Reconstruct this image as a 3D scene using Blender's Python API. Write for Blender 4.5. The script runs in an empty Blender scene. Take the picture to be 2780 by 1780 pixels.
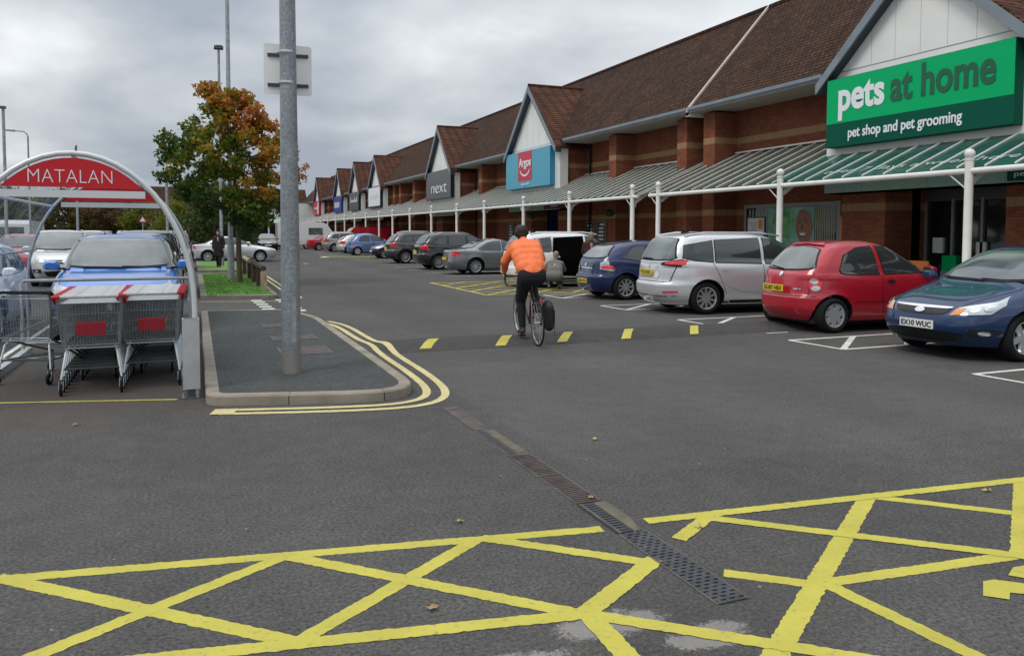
import bpy, bmesh, math, random
from mathutils import Vector, Matrix
from math import sin, cos, pi, radians, atan2, sqrt
random.seed(7)
SC = bpy.context.scene
COL = SC.collection

# ---------------------------------------------------------------- camera
FPX, CXP, CYP = 2120.0, 1390.0, 735.0
PITCH, ROLL = radians(2.85), radians(0.15)
YAW = atan2(867*cos(PITCH), FPX)
CAMH = 1.67
Fv = Vector((sin(YAW)*cos(PITCH), cos(YAW)*cos(PITCH), -sin(PITCH)))
R0 = Vector((cos(YAW), -sin(YAW), 0)); U0 = R0.cross(Fv)
Rv = cos(ROLL)*R0 + sin(ROLL)*U0; Uv = -sin(ROLL)*R0 + cos(ROLL)*U0
cam = bpy.data.cameras.new('camera'); camo = bpy.data.objects.new('camera', cam); COL.objects.link(camo)
cam.sensor_width = 36; cam.lens = FPX/2780*36; cam.shift_y = (CYP-890)/2780
cam.clip_end = 4000; cam.clip_start = 0.05
camo.matrix_world = Matrix(((Rv.x, Uv.x, -Fv.x, 0), (Rv.y, Uv.y, -Fv.y, 0), (Rv.z, Uv.z, -Fv.z, CAMH), (0, 0, 0, 1)))
SC.camera = camo
SC.view_settings.view_transform = 'Standard'; SC.view_settings.look = 'None'
SC.view_settings.exposure = 0.0; SC.view_settings.gamma = 1.0
K = 2780/2405
def G(x, y, z=0.0):
    "ground point measured off the photograph (2405 px wide view)"
    x *= K; y *= K
    d = Fv + Rv*((x-CXP)/FPX) - Uv*((y-CYP)/FPX)
    t = (z-CAMH)/d.z
    return Vector((d.x*t, d.y*t, z))

# ---------------------------------------------------------------- world + sun
SUN_EL, SUN_AZ = radians(52), radians(248)      # azimuth clockwise from +Y
w = bpy.data.worlds.new('World'); SC.world = w; w.use_nodes = True
nt = w.node_tree; N = nt.nodes; Lk = nt.links; N.clear()
def nn(t, **k):
    n = N.new(t)
    for a, b in k.items(): setattr(n, a, b)
    return n
out = nn('ShaderNodeOutputWorld'); bg = nn('ShaderNodeBackground'); bg.inputs[1].default_value = 0.1
sky = nn('ShaderNodeTexSky'); sky.sky_type = 'NISHITA'; sky.sun_disc = False
sky.sun_elevation = SUN_EL; sky.sun_rotation = SUN_AZ
tc = nn('ShaderNodeTexCoord'); sep = nn('ShaderNodeSeparateXYZ'); Lk.new(tc.outputs['Generated'], sep.inputs[0])
mx = nn('ShaderNodeMath', operation='MAXIMUM'); Lk.new(sep.outputs[2], mx.inputs[0]); mx.inputs[1].default_value = 0.0
ad = nn('ShaderNodeMath', operation='ADD'); Lk.new(mx.outputs[0], ad.inputs[0]); ad.inputs[1].default_value = 0.30
dx = nn('ShaderNodeMath', operation='DIVIDE'); Lk.new(sep.outputs[0], dx.inputs[0]); Lk.new(ad.outputs[0], dx.inputs[1])
dy = nn('ShaderNodeMath', operation='DIVIDE'); Lk.new(sep.outputs[1], dy.inputs[0]); Lk.new(ad.outputs[0], dy.inputs[1])
cb = nn('ShaderNodeCombineXYZ'); Lk.new(dx.outputs[0], cb.inputs[0]); Lk.new(dy.outputs[0], cb.inputs[1])
def noise(scale, detail, rough, off):
    m = nn('ShaderNodeMapping'); m.inputs['Location'].default_value = off; Lk.new(cb.outputs[0], m.inputs[0])
    n = nn('ShaderNodeTexNoise'); n.inputs['Scale'].default_value = scale; n.inputs['Detail'].default_value = detail
    n.inputs['Roughness'].default_value = rough; n.inputs['Distortion'].default_value = 0.25
    Lk.new(m.outputs[0], n.inputs['Vector']); return n
n1 = noise(0.75, 6, 0.48, (3.1, 1.7, 0)); n2 = noise(2.2, 5, 0.5, (8.2, 4.4, 0))
mxn = nn('ShaderNodeMix'); mxn.data_type = 'FLOAT'; mxn.inputs[0].default_value = 0.32
Lk.new(n1.outputs[0], mxn.inputs[2]); Lk.new(n2.outputs[0], mxn.inputs[3])
rp = nn('ShaderNodeValToRGB'); e = rp.color_ramp.elements
e[0].position = 0.40; e[0].color = (0.35, 0.39, 0.455, 1); e[1].position = 0.61; e[1].color = (0.86, 0.885, 0.91, 1)
e2 = rp.color_ramp.elements.new(0.465); e2.color = (0.47, 0.505, 0.55, 1)
e3 = rp.color_ramp.elements.new(0.53); e3.color = (0.61, 0.64, 0.665, 1)
Lk.new(mxn.outputs[0], rp.inputs[0])
z2 = nn('ShaderNodeMath', operation='POWER'); Lk.new(mx.outputs[0], z2.inputs[0]); z2.inputs[1].default_value = 1.4
z3 = nn('ShaderNodeMath', operation='MULTIPLY_ADD'); Lk.new(z2.outputs[0], z3.inputs[0]); z3.inputs[1].default_value = 13.0; z3.inputs[2].default_value = 10.3
vm = nn('ShaderNodeVectorMath', operation='SCALE'); Lk.new(rp.outputs[0], vm.inputs[0]); Lk.new(z3.outputs[0], vm.inputs['Scale'])
mix = nn('ShaderNodeMix'); mix.data_type = 'RGBA'; mix.inputs[0].default_value = 0.06
Lk.new(vm.outputs[0], mix.inputs[6]); Lk.new(sky.outputs[0], mix.inputs[7])
Lk.new(mix.outputs[2], bg.inputs[0]); Lk.new(bg.outputs[0], out.inputs[0])
sd = bpy.data.lights.new('sun', 'SUN'); sd.energy = 1.2; sd.angle = radians(18); sd.color = (1, 0.96, 0.9)
so = bpy.data.objects.new('sun', sd); COL.objects.link(so)
sdir = Vector((sin(SUN_AZ)*cos(SUN_EL), cos(SUN_AZ)*cos(SUN_EL), sin(SUN_EL)))
so.rotation_euler = sdir.to_track_quat('Z', 'Y').to_euler(); so.location = (0, 0, 60)

# ---------------------------------------------------------------- materials
MATS = {}
def mat(name, col, rough=0.6, metal=0.0, coat=0.0, var=0.0, vscale=6.0, bump=0.0, bscale=40.0, emit=None, spec=0.5, trans=0.0, alpha=1.0):
    if name in MATS: return MATS[name]
    m = bpy.data.materials.new(name); m.use_nodes = True; t = m.node_tree
    b = t.nodes['Principled BSDF']
    b.inputs['Base Color'].default_value = (*col, 1); b.inputs['Roughness'].default_value = rough
    b.inputs['Metallic'].default_value = metal; b.inputs['Coat Weight'].default_value = coat
    b.inputs['Coat Roughness'].default_value = 0.04
    b.inputs['Specular IOR Level'].default_value = spec; b.inputs['Transmission Weight'].default_value = trans
    b.inputs['Alpha'].default_value = alpha
    if var or bump:
        c = t.nodes.new('ShaderNodeTexCoord')
    if var:
        n = t.nodes.new('ShaderNodeTexNoise'); n.inputs['Scale'].default_value = vscale; n.inputs['Detail'].default_value = 6
        t.links.new(c.outputs['Object'], n.inputs['Vector'])
        r = t.nodes.new('ShaderNodeValToRGB')
        r.color_ramp.elements[0].position = 0.3; r.color_ramp.elements[1].position = 0.7
        r.color_ramp.elements[0].color = (*[x*(1-var) for x in col], 1); r.color_ramp.elements[1].color = (*[min(1, x*(1+var)) for x in col], 1)
        t.links.new(n.outputs[0], r.inputs[0]); t.links.new(r.outputs[0], b.inputs['Base Color'])
    if bump:
        n = t.nodes.new('ShaderNodeTexNoise'); n.inputs['Scale'].default_value = bscale; n.inputs['Detail'].default_value = 4
        t.links.new(c.outputs['Object'], n.inputs['Vector'])
        bp = t.nodes.new('ShaderNodeBump'); bp.inputs['Strength'].default_value = bump; bp.inputs['Distance'].default_value = 0.01
        t.links.new(n.outputs[0], bp.inputs['Height']); t.links.new(bp.outputs[0], b.inputs['Normal'])
    MATS[name] = m; return m
def newmat(name):
    m = bpy.data.materials.new(name); m.use_nodes = True
    MATS[name] = m
    return m, m.node_tree, m.node_tree.nodes['Principled BSDF']
def tn(t, typ, **k):
    n = t.nodes.new(typ)
    for a, b in k.items():
        if a.startswith('i_'): n.inputs[a[2:].replace('_', ' ')].default_value = b
        else: setattr(n, a, b)
    return n
def ramp(t, src, stops):
    r = t.nodes.new('ShaderNodeValToRGB'); el = r.color_ramp.elements
    el[0].position, el[0].color = stops[0][0], (*stops[0][1], 1)
    el[1].position, el[1].color = stops[-1][0], (*stops[-1][1], 1)
    for p, c in stops[1:-1]: x = el.new(p); x.color = (*c, 1)
    t.links.new(src, r.inputs[0]); return r
def mixc(t, f, a, b, bt='MIX'):
    m = t.nodes.new('ShaderNodeMix'); m.data_type = 'RGBA'; m.blend_type = bt
    for s, i in ((f, 0), (a, 6), (b, 7)):
        if hasattr(s, 'is_linked') or hasattr(s, 'links'): t.links.new(s, m.inputs[i])
        else: m.inputs[i].default_value = s if i == 0 else (*s, 1)
    return m.outputs[2]
def mth(t, op, a, b=None, c=None):
    m = t.nodes.new('ShaderNodeMath'); m.operation = op
    for i, s in enumerate((a, b, c)):
        if s is None: continue
        if hasattr(s, 'links'): t.links.new(s, m.inputs[i])
        else: m.inputs[i].default_value = s
    return m.outputs[0]

def asphalt(name, c0, c1, stain=True, dark=0.0):
    m, t, b = newmat(name)
    co = tn(t, 'ShaderNodeTexCoord'); P = co.outputs['Object']
    def nz(s, d, r=0.6):
        n = tn(t, 'ShaderNodeTexNoise'); n.inputs['Scale'].default_value = s; n.inputs['Detail'].default_value = d; n.inputs['Roughness'].default_value = r
        t.links.new(P, n.inputs['Vector']); return n.outputs[0]
    big = ramp(t, nz(0.35, 5), [(0.3, c0), (0.7, c1)]).outputs[0]
    fine = ramp(t, nz(48, 4, 0.85), [(0.36, (0.30, 0.30, 0.30)), (0.5, (0.95, 0.95, 0.95)), (0.64, (1.65, 1.63, 1.60))]).outputs[0]
    c = mixc(t, 0.78, big, fine, 'MULTIPLY')
    v = tn(t, 'ShaderNodeTexVoronoi'); v.inputs['Scale'].default_value = 38; t.links.new(P, v.inputs['Vector'])
    pits = ramp(t, v.outputs[0], [(0.05, (0.25, 0.25, 0.25)), (0.26, (1, 1, 1))]).outputs[0]
    c = mixc(t, 0.5, c, pits, 'MULTIPLY')
    med = ramp(t, nz(4.5, 6, 0.7), [(0.3, (0.80, 0.80, 0.80)), (0.7, (1.16, 1.15, 1.13))]).outputs[0]
    c = mixc(t, 0.8, c, med, 'MULTIPLY')
    if stain:
        sp = tn(t, 'ShaderNodeSeparateXYZ'); t.links.new(P, sp.inputs[0])
        def blob(px, py, rx, ry, lo, hi):
            a = mth(t, 'DIVIDE', mth(t, 'SUBTRACT', sp.outputs[0], px), rx); bb = mth(t, 'DIVIDE', mth(t, 'SUBTRACT', sp.outputs[1], py), ry)
            d = mth(t, 'ADD', mth(t, 'MULTIPLY', a, a), mth(t, 'MULTIPLY', bb, bb))
            return mth(t, 'SUBTRACT', 1.0, mth(t, 'SMOOTH_MIN', d, 1.0, 0.3))
        # pale worn concrete showing through at the crossing, in the foreground
        wn = mth(t, 'MULTIPLY', mth(t, 'ADD', nz(8, 8, 0.85), mth(t, 'MULTIPLY', nz(60, 5, .85), .75)), .64)
        for (px, py, rx, ry) in ((1.02, 2.72, 0.7, 0.16), (1.62, 2.86, 0.5, 0.22), (1.95, 2.62, 0.4, 0.2)):
            k = blob(px, py, rx, ry, 0, 1)
            f = ramp(t, mth(t, 'MULTIPLY', mth(t, 'ADD', k, 0.10), mth(t, 'MULTIPLY', wn, 1.9)), [(0.90, (0, 0, 0)), (1.04, (0.9, 0.9, 0.9))]).outputs[0]
            c = mixc(t, f, c, (0.32, 0.30, 0.28))
        # ring of dark wet dirt
        k = blob(1.9, 2.78, 1.3, 0.55, 0, 1)
        c = mixc(t, mth(t, 'MULTIPLY', k, 0.25), c, (0.055, 0.045, 0.042))
        # brown trolley bay dirt
        k = blob(-1.3, 9.6, 2.4, 2.6, 0, 1)
        c = mixc(t, mth(t, 'MULTIPLY', k, mth(t, 'MULTIPLY', nz(2, 5), 0.9)), c, (0.115, 0.08, 0.06))
        # patch repairs with straight saw cuts and faint tyre tracks
        def rect(x0, x1, y0, y1): return mth(t, 'MULTIPLY', mth(t, 'COMPARE', sp.outputs[0], (x0+x1)/2, (x1-x0)/2), mth(t, 'COMPARE', sp.outputs[1], (y0+y1)/2, (y1-y0)/2))
        c = mixc(t, mth(t, 'MULTIPLY', rect(3.4, 6.9, 13.2, 30), .28), c, (0.075, 0.073, 0.071))
        c = mixc(t, mth(t, 'MULTIPLY', rect(2.5, 8.4, 4.6, 9.3), .10), c, (0.15, 0.142, 0.135))
        tw = tn(t, 'ShaderNodeTexWave'); tw.inputs['Scale'].default_value = .16; tw.inputs['Distortion'].default_value = 1.2; tw.inputs['Detail'].default_value = 3; t.links.new(P, tw.inputs['Vector'])
        c = mixc(t, .35, c, ramp(t, tw.outputs[0], [(0.1, (0.86, 0.86, 0.86)), (0.8, (1.08, 1.08, 1.07))]).outputs[0], 'MULTIPLY')
        spk = tn(t, 'ShaderNodeTexVoronoi'); spk.inputs['Scale'].default_value = 3.4; spk.inputs['Randomness'].default_value = 1; t.links.new(P, spk.inputs['Vector'])
        c = mixc(t, ramp(t, spk.outputs[0], [(0.022, (.8, .8, .8)), (0.034, (0, 0, 0))]).outputs[0], c, (0.30, 0.29, 0.27))
        # oil drips on the bays in front of the shops
        bx = mth(t, 'COMPARE', sp.outputs[0], 11.2, 2.6)
        c = mixc(t, mth(t, 'MULTIPLY', bx, ramp(t, nz(0.9, 4), [(0.5, (0, 0, 0)), (0.62, (0.5, 0.5, 0.5))]).outputs[0]), c, (0.06, 0.055, 0.05))
    t.links.new(c, b.inputs['Base Color']); b.inputs['Roughness'].default_value = 0.9; b.inputs['Specular IOR Level'].default_value = 0.22
    bp = tn(t, 'ShaderNodeBump'); bp.inputs['Strength'].default_value = 0.55; bp.inputs['Distance'].default_value = 0.006
    t.links.new(nz(90, 3, 0.7), bp.inputs['Height']); t.links.new(bp.outputs[0], b.inputs['Normal'])
    return m
asphalt('asphalt', (0.074, 0.0715, 0.069), (0.102, 0.099, 0.095))
asphalt('pave_asphalt', (0.060, 0.064, 0.064), (0.080, 0.083, 0.082), stain=False)
def roadpaint(name, col, wear=0.45):
    m, t, b = newmat(name)
    co = tn(t, 'ShaderNodeTexCoord'); P = co.outputs['Object']
    n = tn(t, 'ShaderNodeTexNoise'); n.inputs['Scale'].default_value = 30; n.inputs['Detail'].default_value = 6; n.inputs['Roughness'].default_value = .7; t.links.new(P, n.inputs['Vector'])
    n2 = tn(t, 'ShaderNodeTexNoise'); n2.inputs['Scale'].default_value = 3; n2.inputs['Detail'].default_value = 6; t.links.new(P, n2.inputs['Vector'])
    f = ramp(t, n.outputs[0], [(0.56, (0, 0, 0)), (0.70, (wear, wear, wear))]).outputs[0]
    c = mixc(t, f, col, (0.17, 0.16, 0.13))
    c = mixc(t, 0.5, c, ramp(t, n2.outputs[0], [(0.3, (0.66, 0.65, 0.62)), (0.7, (1.1, 1.1, 1.1))]).outputs[0], 'MULTIPLY')
    t.links.new(c, b.inputs['Base Color']); b.inputs['Roughness'].default_value = 0.75
    bp = tn(t, 'ShaderNodeBump'); bp.inputs['Strength'].default_value = 0.4; bp.inputs['Distance'].default_value = 0.004
    t.links.new(n.outputs[0], bp.inputs['Height']); t.links.new(bp.outputs[0], b.inputs['Normal'])
    return m
roadpaint('yellow_paint', (0.53, 0.475, 0.072), 0.6)
roadpaint('cream_paint', (0.62, 0.53, 0.25), 0.7)
roadpaint('white_paint', (0.66, 0.65, 0.60), 0.7)
def brick():
    m, t, b = newmat('brick')
    co = tn(t, 'ShaderNodeTexCoord'); sp = tn(t, 'ShaderNodeSeparateXYZ'); t.links.new(co.outputs['Object'], sp.inputs[0])
    u = mth(t, 'ADD', sp.outputs[0], sp.outputs[1]); cbn = tn(t, 'ShaderNodeCombineXYZ')
    t.links.new(u, cbn.inputs[0]); t.links.new(sp.outputs[2], cbn.inputs[1])
    br = tn(t, 'ShaderNodeTexBrick'); t.links.new(cbn.outputs[0], br.inputs['Vector'])
    br.inputs['Color1'].default_value = (0.205, 0.064, 0.038, 1); br.inputs['Color2'].default_value = (0.275, 0.095, 0.053, 1)
    br.inputs['Mortar'].default_value = (0.15, 0.075, 0.05, 1); br.inputs['Scale'].default_value = 1.0
    br.inputs['Brick Width'].default_value = 0.225; br.inputs['Row Height'].default_value = 0.075; br.inputs['Mortar Size'].default_value = 0.008
    n = tn(t, 'ShaderNodeTexNoise'); n.inputs['Scale'].default_value = 1.3; n.inputs['Detail'].default_value = 6; t.links.new(co.outputs['Object'], n.inputs['Vector'])
    c = mixc(t, 0.6, br.outputs[0], ramp(t, n.outputs[0], [(0.3, (0.72, 0.70, 0.70)), (0.7, (1.25, 1.2, 1.15))]).outputs[0], 'MULTIPLY')
    for lo, hi in ((4.71, 4.93), (2.25, 2.46)):
        f = mth(t, 'COMPARE', sp.outputs[2], (lo+hi)/2, (hi-lo)/2)
        bb = tn(t, 'ShaderNodeTexBrick'); t.links.new(cbn.outputs[0], bb.inputs['Vector'])
        bb.inputs['Color1'].default_value = (0.33, 0.20, 0.10, 1); bb.inputs['Color2'].default_value = (0.38, 0.235, 0.125, 1); bb.inputs['Mortar'].default_value = (0.24, 0.14, 0.08, 1)
        bb.inputs['Scale'].default_value = 1.0; bb.inputs['Brick Width'].default_value = 0.075; bb.inputs['Row Height'].default_value = 0.225; bb.inputs['Mortar Size'].default_value = 0.008
        c = mixc(t, f, c, bb.outputs[0])
    t.links.new(c, b.inputs['Base Color']); b.inputs['Roughness'].default_value = 0.95; b.inputs['Specular IOR Level'].default_value = .12
    bp = tn(t, 'ShaderNodeBump'); bp.inputs['Strength'].default_value = 0.5; bp.inputs['Distance'].default_value = 0.006; bp.invert = True
    t.links.new(br.outputs['Fac'], bp.inputs['Height']); t.links.new(bp.outputs[0], b.inputs['Normal'])
brick()
def tiles(name, c0, c1):
    m, t, b = newmat(name)
    co = tn(t, 'ShaderNodeTexCoord'); sp = tn(t, 'ShaderNodeSeparateXYZ'); t.links.new(co.outputs['Object'], sp.inputs[0])
    cbn = tn(t, 'ShaderNodeCombineXYZ'); t.links.new(mth(t, 'ADD', sp.outputs[1], mth(t, 'MULTIPLY', sp.outputs[0], 0.35)), cbn.inputs[0]); t.links.new(sp.outputs[2], cbn.inputs[1])
    br = tn(t, 'ShaderNodeTexBrick'); t.links.new(cbn.outputs[0], br.inputs['Vector']); br.inputs['Scale'].default_value = 1
    br.inputs['Brick Width'].default_value = 0.20; br.inputs['Row Height'].default_value = 0.115; br.inputs['Mortar Size'].default_value = 0.014; br.inputs['Bias'].default_value = 0.1
    br.inputs['Color1'].default_value = (*c0, 1); br.inputs['Color2'].default_value = (*c1, 1); br.inputs['Mortar'].default_value = (*[x*0.3 for x in c0], 1)
    n = tn(t, 'ShaderNodeTexNoise'); n.inputs['Scale'].default_value = 0.9; n.inputs['Detail'].default_value = 8; n.inputs['Roughness'].default_value = .65; t.links.new(co.outputs['Object'], n.inputs['Vector'])
    c = mixc(t, 0.8, br.outputs[0], ramp(t, n.outputs[0], [(0.3, (0.65, 0.67, 0.64)), (0.7, (1.4, 1.3, 1.22))]).outputs[0], 'MULTIPLY')
    n3 = tn(t, 'ShaderNodeTexNoise'); n3.inputs['Scale'].default_value = 14; n3.inputs['Detail'].default_value = 3; t.links.new(co.outputs['Object'], n3.inputs['Vector'])
    c = mixc(t, ramp(t, n3.outputs[0], [(0.63, (0, 0, 0)), (0.70, (0.5, 0.5, 0.5))]).outputs[0], c, (0.26, 0.22, 0.16))
    t.links.new(c, b.inputs['Base Color']); b.inputs['Roughness'].default_value = 0.95; b.inputs['Specular IOR Level'].default_value = .08
    saw = mth(t, 'FRACT', mth(t, 'DIVIDE', sp.outputs[2], 0.115))
    bp = tn(t, 'ShaderNodeBump'); bp.inputs['Strength'].default_value = 0.9; bp.inputs['Distance'].default_value = 0.03; bp.invert = True
    t.links.new(saw, bp.inputs['Height']); t.links.new(bp.outputs[0], b.inputs['Normal'])
tiles('roof_tiles', (0.045, 0.026, 0.019), (0.073, 0.042, 0.030))
tiles('dormer_tiles', (0.078, 0.038, 0.028), (0.118, 0.058, 0.041))
mat('white_render', (0.74, 0.74, 0.70), 0.8, var=0.06, vscale=0.8)
mat('panel_white', (0.84, 0.84, 0.80), 0.55, var=0.06, vscale=0.8)
mat('gutter_grey', (0.20, 0.235, 0.265), 0.45, var=0.12, vscale=2)
mat('navy_board', (0.035, 0.046, 0.062), 0.4, var=0.2, vscale=2)
mat('soffit', (0.46, 0.43, 0.37), 0.8)
mat('lead_cream', (0.52, 0.45, 0.40), 0.8, var=0.12, vscale=3)
mat('white_steel', (0.74, 0.73, 0.69), 0.4, var=0.07, vscale=3)
mat('dark_glass', (0.012, 0.015, 0.016), 0.05, spec=0.8)
mat('dark_frame', (0.09, 0.095, 0.10), 0.45)
mat('grey_frame', (0.27, 0.28, 0.28), 0.45)
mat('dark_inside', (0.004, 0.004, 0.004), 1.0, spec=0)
mat('fascia_green', (0.36, 0.45, 0.41), 0.5, var=0.05)
mat('black_plastic', (0.012, 0.012, 0.013), 0.55, spec=.3)
mat('rubber', (0.012, 0.012, 0.013), 0.85, bump=0.3, spec=.2)
mat('alloy', (0.58, 0.59, 0.60), 0.28, metal=0.75)
mat('hub_grey', (0.42, 0.43, 0.44), 0.4, metal=0.4)
mat('chrome', (0.75, 0.76, 0.78), 0.12, metal=1.0)
mat('lamp_clear', (0.55, 0.57, 0.58), 0.06, metal=0.55, coat=1)
mat('lamp_red', (0.72, 0.016, 0.035), 0.12, coat=1)
mat('lamp_amber', (0.65, 0.24, 0.05), 0.12, coat=1)
mat('car_glass', (0.028, 0.034, 0.036), 0.05, spec=0.75, coat=0.6)
mat('car_glass_light', (0.10, 0.12, 0.12), 0.07, spec=0.75, coat=0.6, var=0.5, vscale=1.6)
mat('plate_yellow', (0.75, 0.52, 0.02), 0.4)
mat('plate_white', (0.75, 0.75, 0.72), 0.4)
mat('ink', (0.01, 0.01, 0.012), 0.5)
mat('kerb', (0.27, 0.235, 0.185), 0.9, var=0.25, vscale=3, bump=0.6, bscale=60)
mat('kerb_old', (0.20, 0.17, 0.14), 0.9, var=0.3, vscale=3, bump=0.6, bscale=60)
mat('galv', (0.30, 0.325, 0.34), 0.5, metal=0.35, var=0.28, vscale=9)
mat('galv_pale', (0.42, 0.43, 0.43), 0.5, metal=0.2, var=0.15, vscale=5)
mat('wood_dark', (0.05, 0.028, 0.018), 0.8, var=0.4, vscale=8)
mat('wood_pale', (0.34, 0.26, 0.16), 0.8, var=0.3, vscale=8)

# ---------------------------------------------------------------- mesh helpers
class MB:
    def __init__(s): s.v = []; s.f = []; s.m = []; s.mats = []
    def mi(s, name):
        if name not in s.mats: s.mats.append(name)
        return s.mats.index(name)
    def add(s, vs, fs, m):
        o = len(s.v); k = s.mi(m); s.v += [tuple(p) for p in vs]
        for f in fs: s.f.append([i+o for i in f]); s.m.append(k)
    def box(s, x0, x1, y0, y1, z0, z1, m):
        vs = [(x, y, z) for z in (z0, z1) for y in (y0, y1) for x in (x0, x1)]
        s.add(vs, [(0, 2, 3, 1), (4, 5, 7, 6), (0, 1, 5, 4), (2, 6, 7, 3), (0, 4, 6, 2), (1, 3, 7, 5)], m)
    def prism(s, poly, axis, a0, a1, m):
        "poly of 2D points extruded along axis; for 'y' poly=(x,z), 'x' poly=(y,z), 'z' poly=(x,y)"
        def P(p, a): return {'y': (p[0], a, p[1]), 'x': (a, p[0], p[1]), 'z': (p[0], p[1], a)}[axis]
        n = len(poly); vs = [P(p, a0) for p in poly]+[P(p, a1) for p in poly]
        s.add(vs, [list(range(n)), list(range(2*n-1, n-1, -1))]+[(i, i+n, (i+1) % n+n, (i+1) % n) for i in range(n)], m)
    def tube(s, pts, r, m, n=8, caps=True):
        pts = [Vector(p) for p in pts]; rs = r if isinstance(r, (list, tuple)) else [r]*len(pts); vs = []; fs = []
        up = None
        for i, p in enumerate(pts):
            d = (pts[min(i+1, len(pts)-1)]-pts[max(i-1, 0)]).normalized()
            if up is None: up = Vector((0, 0, 1)) if abs(d.z) < .9 else Vector((1, 0, 0))
            a = d.cross(up).normalized(); b = a.cross(d).normalized(); up = b
            for k in range(n):
                an = 2*pi*k/n+pi/n; vs.append(p+a*cos(an)*rs[i]+b*sin(an)*rs[i])
        for i in range(len(pts)-1):
            for k in range(n): fs.append((i*n+k, i*n+(k+1) % n, (i+1)*n+(k+1) % n, (i+1)*n+k))
        if caps: fs.append(list(range(n-1, -1, -1))); fs.append([(len(pts)-1)*n+k for k in range(n)])
        s.add(vs, fs, m)
    def lathe(s, prof, m, n=24, axis='z', c=(0, 0, 0)):
        "prof list of (r,h)"
        vs = []
        for r, h in prof:
            for k in range(n):
                a = 2*pi*k/n
                q = {'z': (r*cos(a), r*sin(a), h), 'y': (r*cos(a), h, r*sin(a)), 'x': (h, r*cos(a), r*sin(a))}[axis]
                vs.append((q[0]+c[0], q[1]+c[1], q[2]+c[2]))
        fs = []
        for i in range(len(prof)-1):
            for k in range(n):
                fs.append((i*n+k, i*n+(k+1) % n, (i+1)*n+(k+1) % n, (i+1)*n+k))
        s.add(vs, fs, m)
    def ball(s, c, r, m, n=14, sc=(1, 1, 1)):
        vs = []; fs = []; h = n//2
        for i in range(h+1):
            t = pi*i/h
            for k in range(n): vs.append((c[0]+r*sc[0]*sin(t)*cos(2*pi*k/n), c[1]+r*sc[1]*sin(t)*sin(2*pi*k/n), c[2]+r*sc[2]*cos(t)))
        for i in range(h):
            for k in range(n): fs.append((i*n+k, (i+1)*n+k, (i+1)*n+(k+1) % n, i*n+(k+1) % n))
        s.add(vs, fs, m)
    def build(s, name, parent=None, smooth=None, loc=(0, 0, 0)):
        me = bpy.data.meshes.new(name); me.from_pydata(s.v, [], s.f)
        for k in s.mats: me.materials.append(MATS[k])
        me.polygons.foreach_set('material_index', s.m)
        if smooth is not None:
            me.polygons.foreach_set('use_smooth', [True]*len(me.polygons))
            try: me.set_sharp_from_angle(angle=radians(smooth))
            except Exception: pass
        me.update()
        bm = bmesh.new(); bm.from_mesh(me); bmesh.ops.recalc_face_normals(bm, faces=bm.faces); bm.to_mesh(me); bm.free()
        o = bpy.data.objects.new(name, me); o.location = loc; COL.objects.link(o)
        if parent: o.parent = parent
        return o
def tag(o, label, cat, group=None, kind=None):
    if label: o['label'] = label
    if cat: o['category'] = cat
    if group: o['group'] = group
    if kind: o['kind'] = kind
    return o
def thing(name, label, cat, loc=(0, 0, 0), rz=0.0, group=None):
    o = bpy.data.objects.new(name, None); COL.objects.link(o); o.location = loc; o.rotation_euler = (0, 0, rz)
    o.empty_display_size = 0.2
    return tag(o, label, cat, group)
def struct(o, label=None):
    o['kind'] = 'structure'
    if label: o['label'] = label
    return o
def kids(o): return [c for c in bpy.data.objects if c.parent == o]
_kc = {}
def copy_tree(root, loc, rz, label, group=None, cmap=None):
    cmap = cmap or KIDS
    def rec(o, par):
        c = o.copy(); COL.objects.link(c)
        if par: c.parent = par
        _kc[c.name] = [rec(ch, c) for ch in cmap(o)]
        return c
    r = rec(root, None); r.location = loc; r.rotation_euler = (0, 0, rz)
    r['label'] = label
    if group: r['group'] = group
    return r
def KIDS(o):
    if o.name not in _kc: _kc[o.name] = kids(o)
    return _kc[o.name]
FONT = None
def text_mesh(s, size, off=0.0, ext=0.01, sx=1.0, space=1.0):
    cu = bpy.data.curves.new('t', 'FONT'); cu.body = s; cu.size = size; cu.offset = off; cu.extrude = ext
    cu.space_character = space; cu.resolution_u = 4
    cu.align_x = 'LEFT'
    o = bpy.data.objects.new('t', cu); COL.objects.link(o)
    dg = bpy.context.evaluated_depsgraph_get(); me = bpy.data.meshes.new_from_object(o.evaluated_get(dg))
    bpy.data.objects.remove(o)
    if len(me.vertices):
        x0 = min(v.co.x for v in me.vertices); x1 = max(v.co.x for v in me.vertices)
        for v in me.vertices: v.co.x = (v.co.x-x0)*sx
        me['w'] = (x1-x0)*sx
    return me
def lettering(name, s, size, origin, xdir, ydir, m, parent, off=0.0, ext=0.012, width=None, space=1.0):
    me = text_mesh(s, size, off, ext, 1.0, space)
    wd = me['w']; k = (width/wd) if width else 1.0
    X = Vector(xdir).normalized(); Y = Vector(ydir).normalized(); Z = X.cross(Y); O = Vector(origin)
    for v in me.vertices: v.co = O + X*v.co.x*k + Y*v.co.y + Z*v.co.z
    me.materials.clear(); me.materials.append(MATS[m])
    o = bpy.data.objects.new(name, me); COL.objects.link(o)
    if parent: o.parent = parent
    return o
WX, WY = (0, -1, 0), (0, 0, 1)     # writing on walls that face the road
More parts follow.
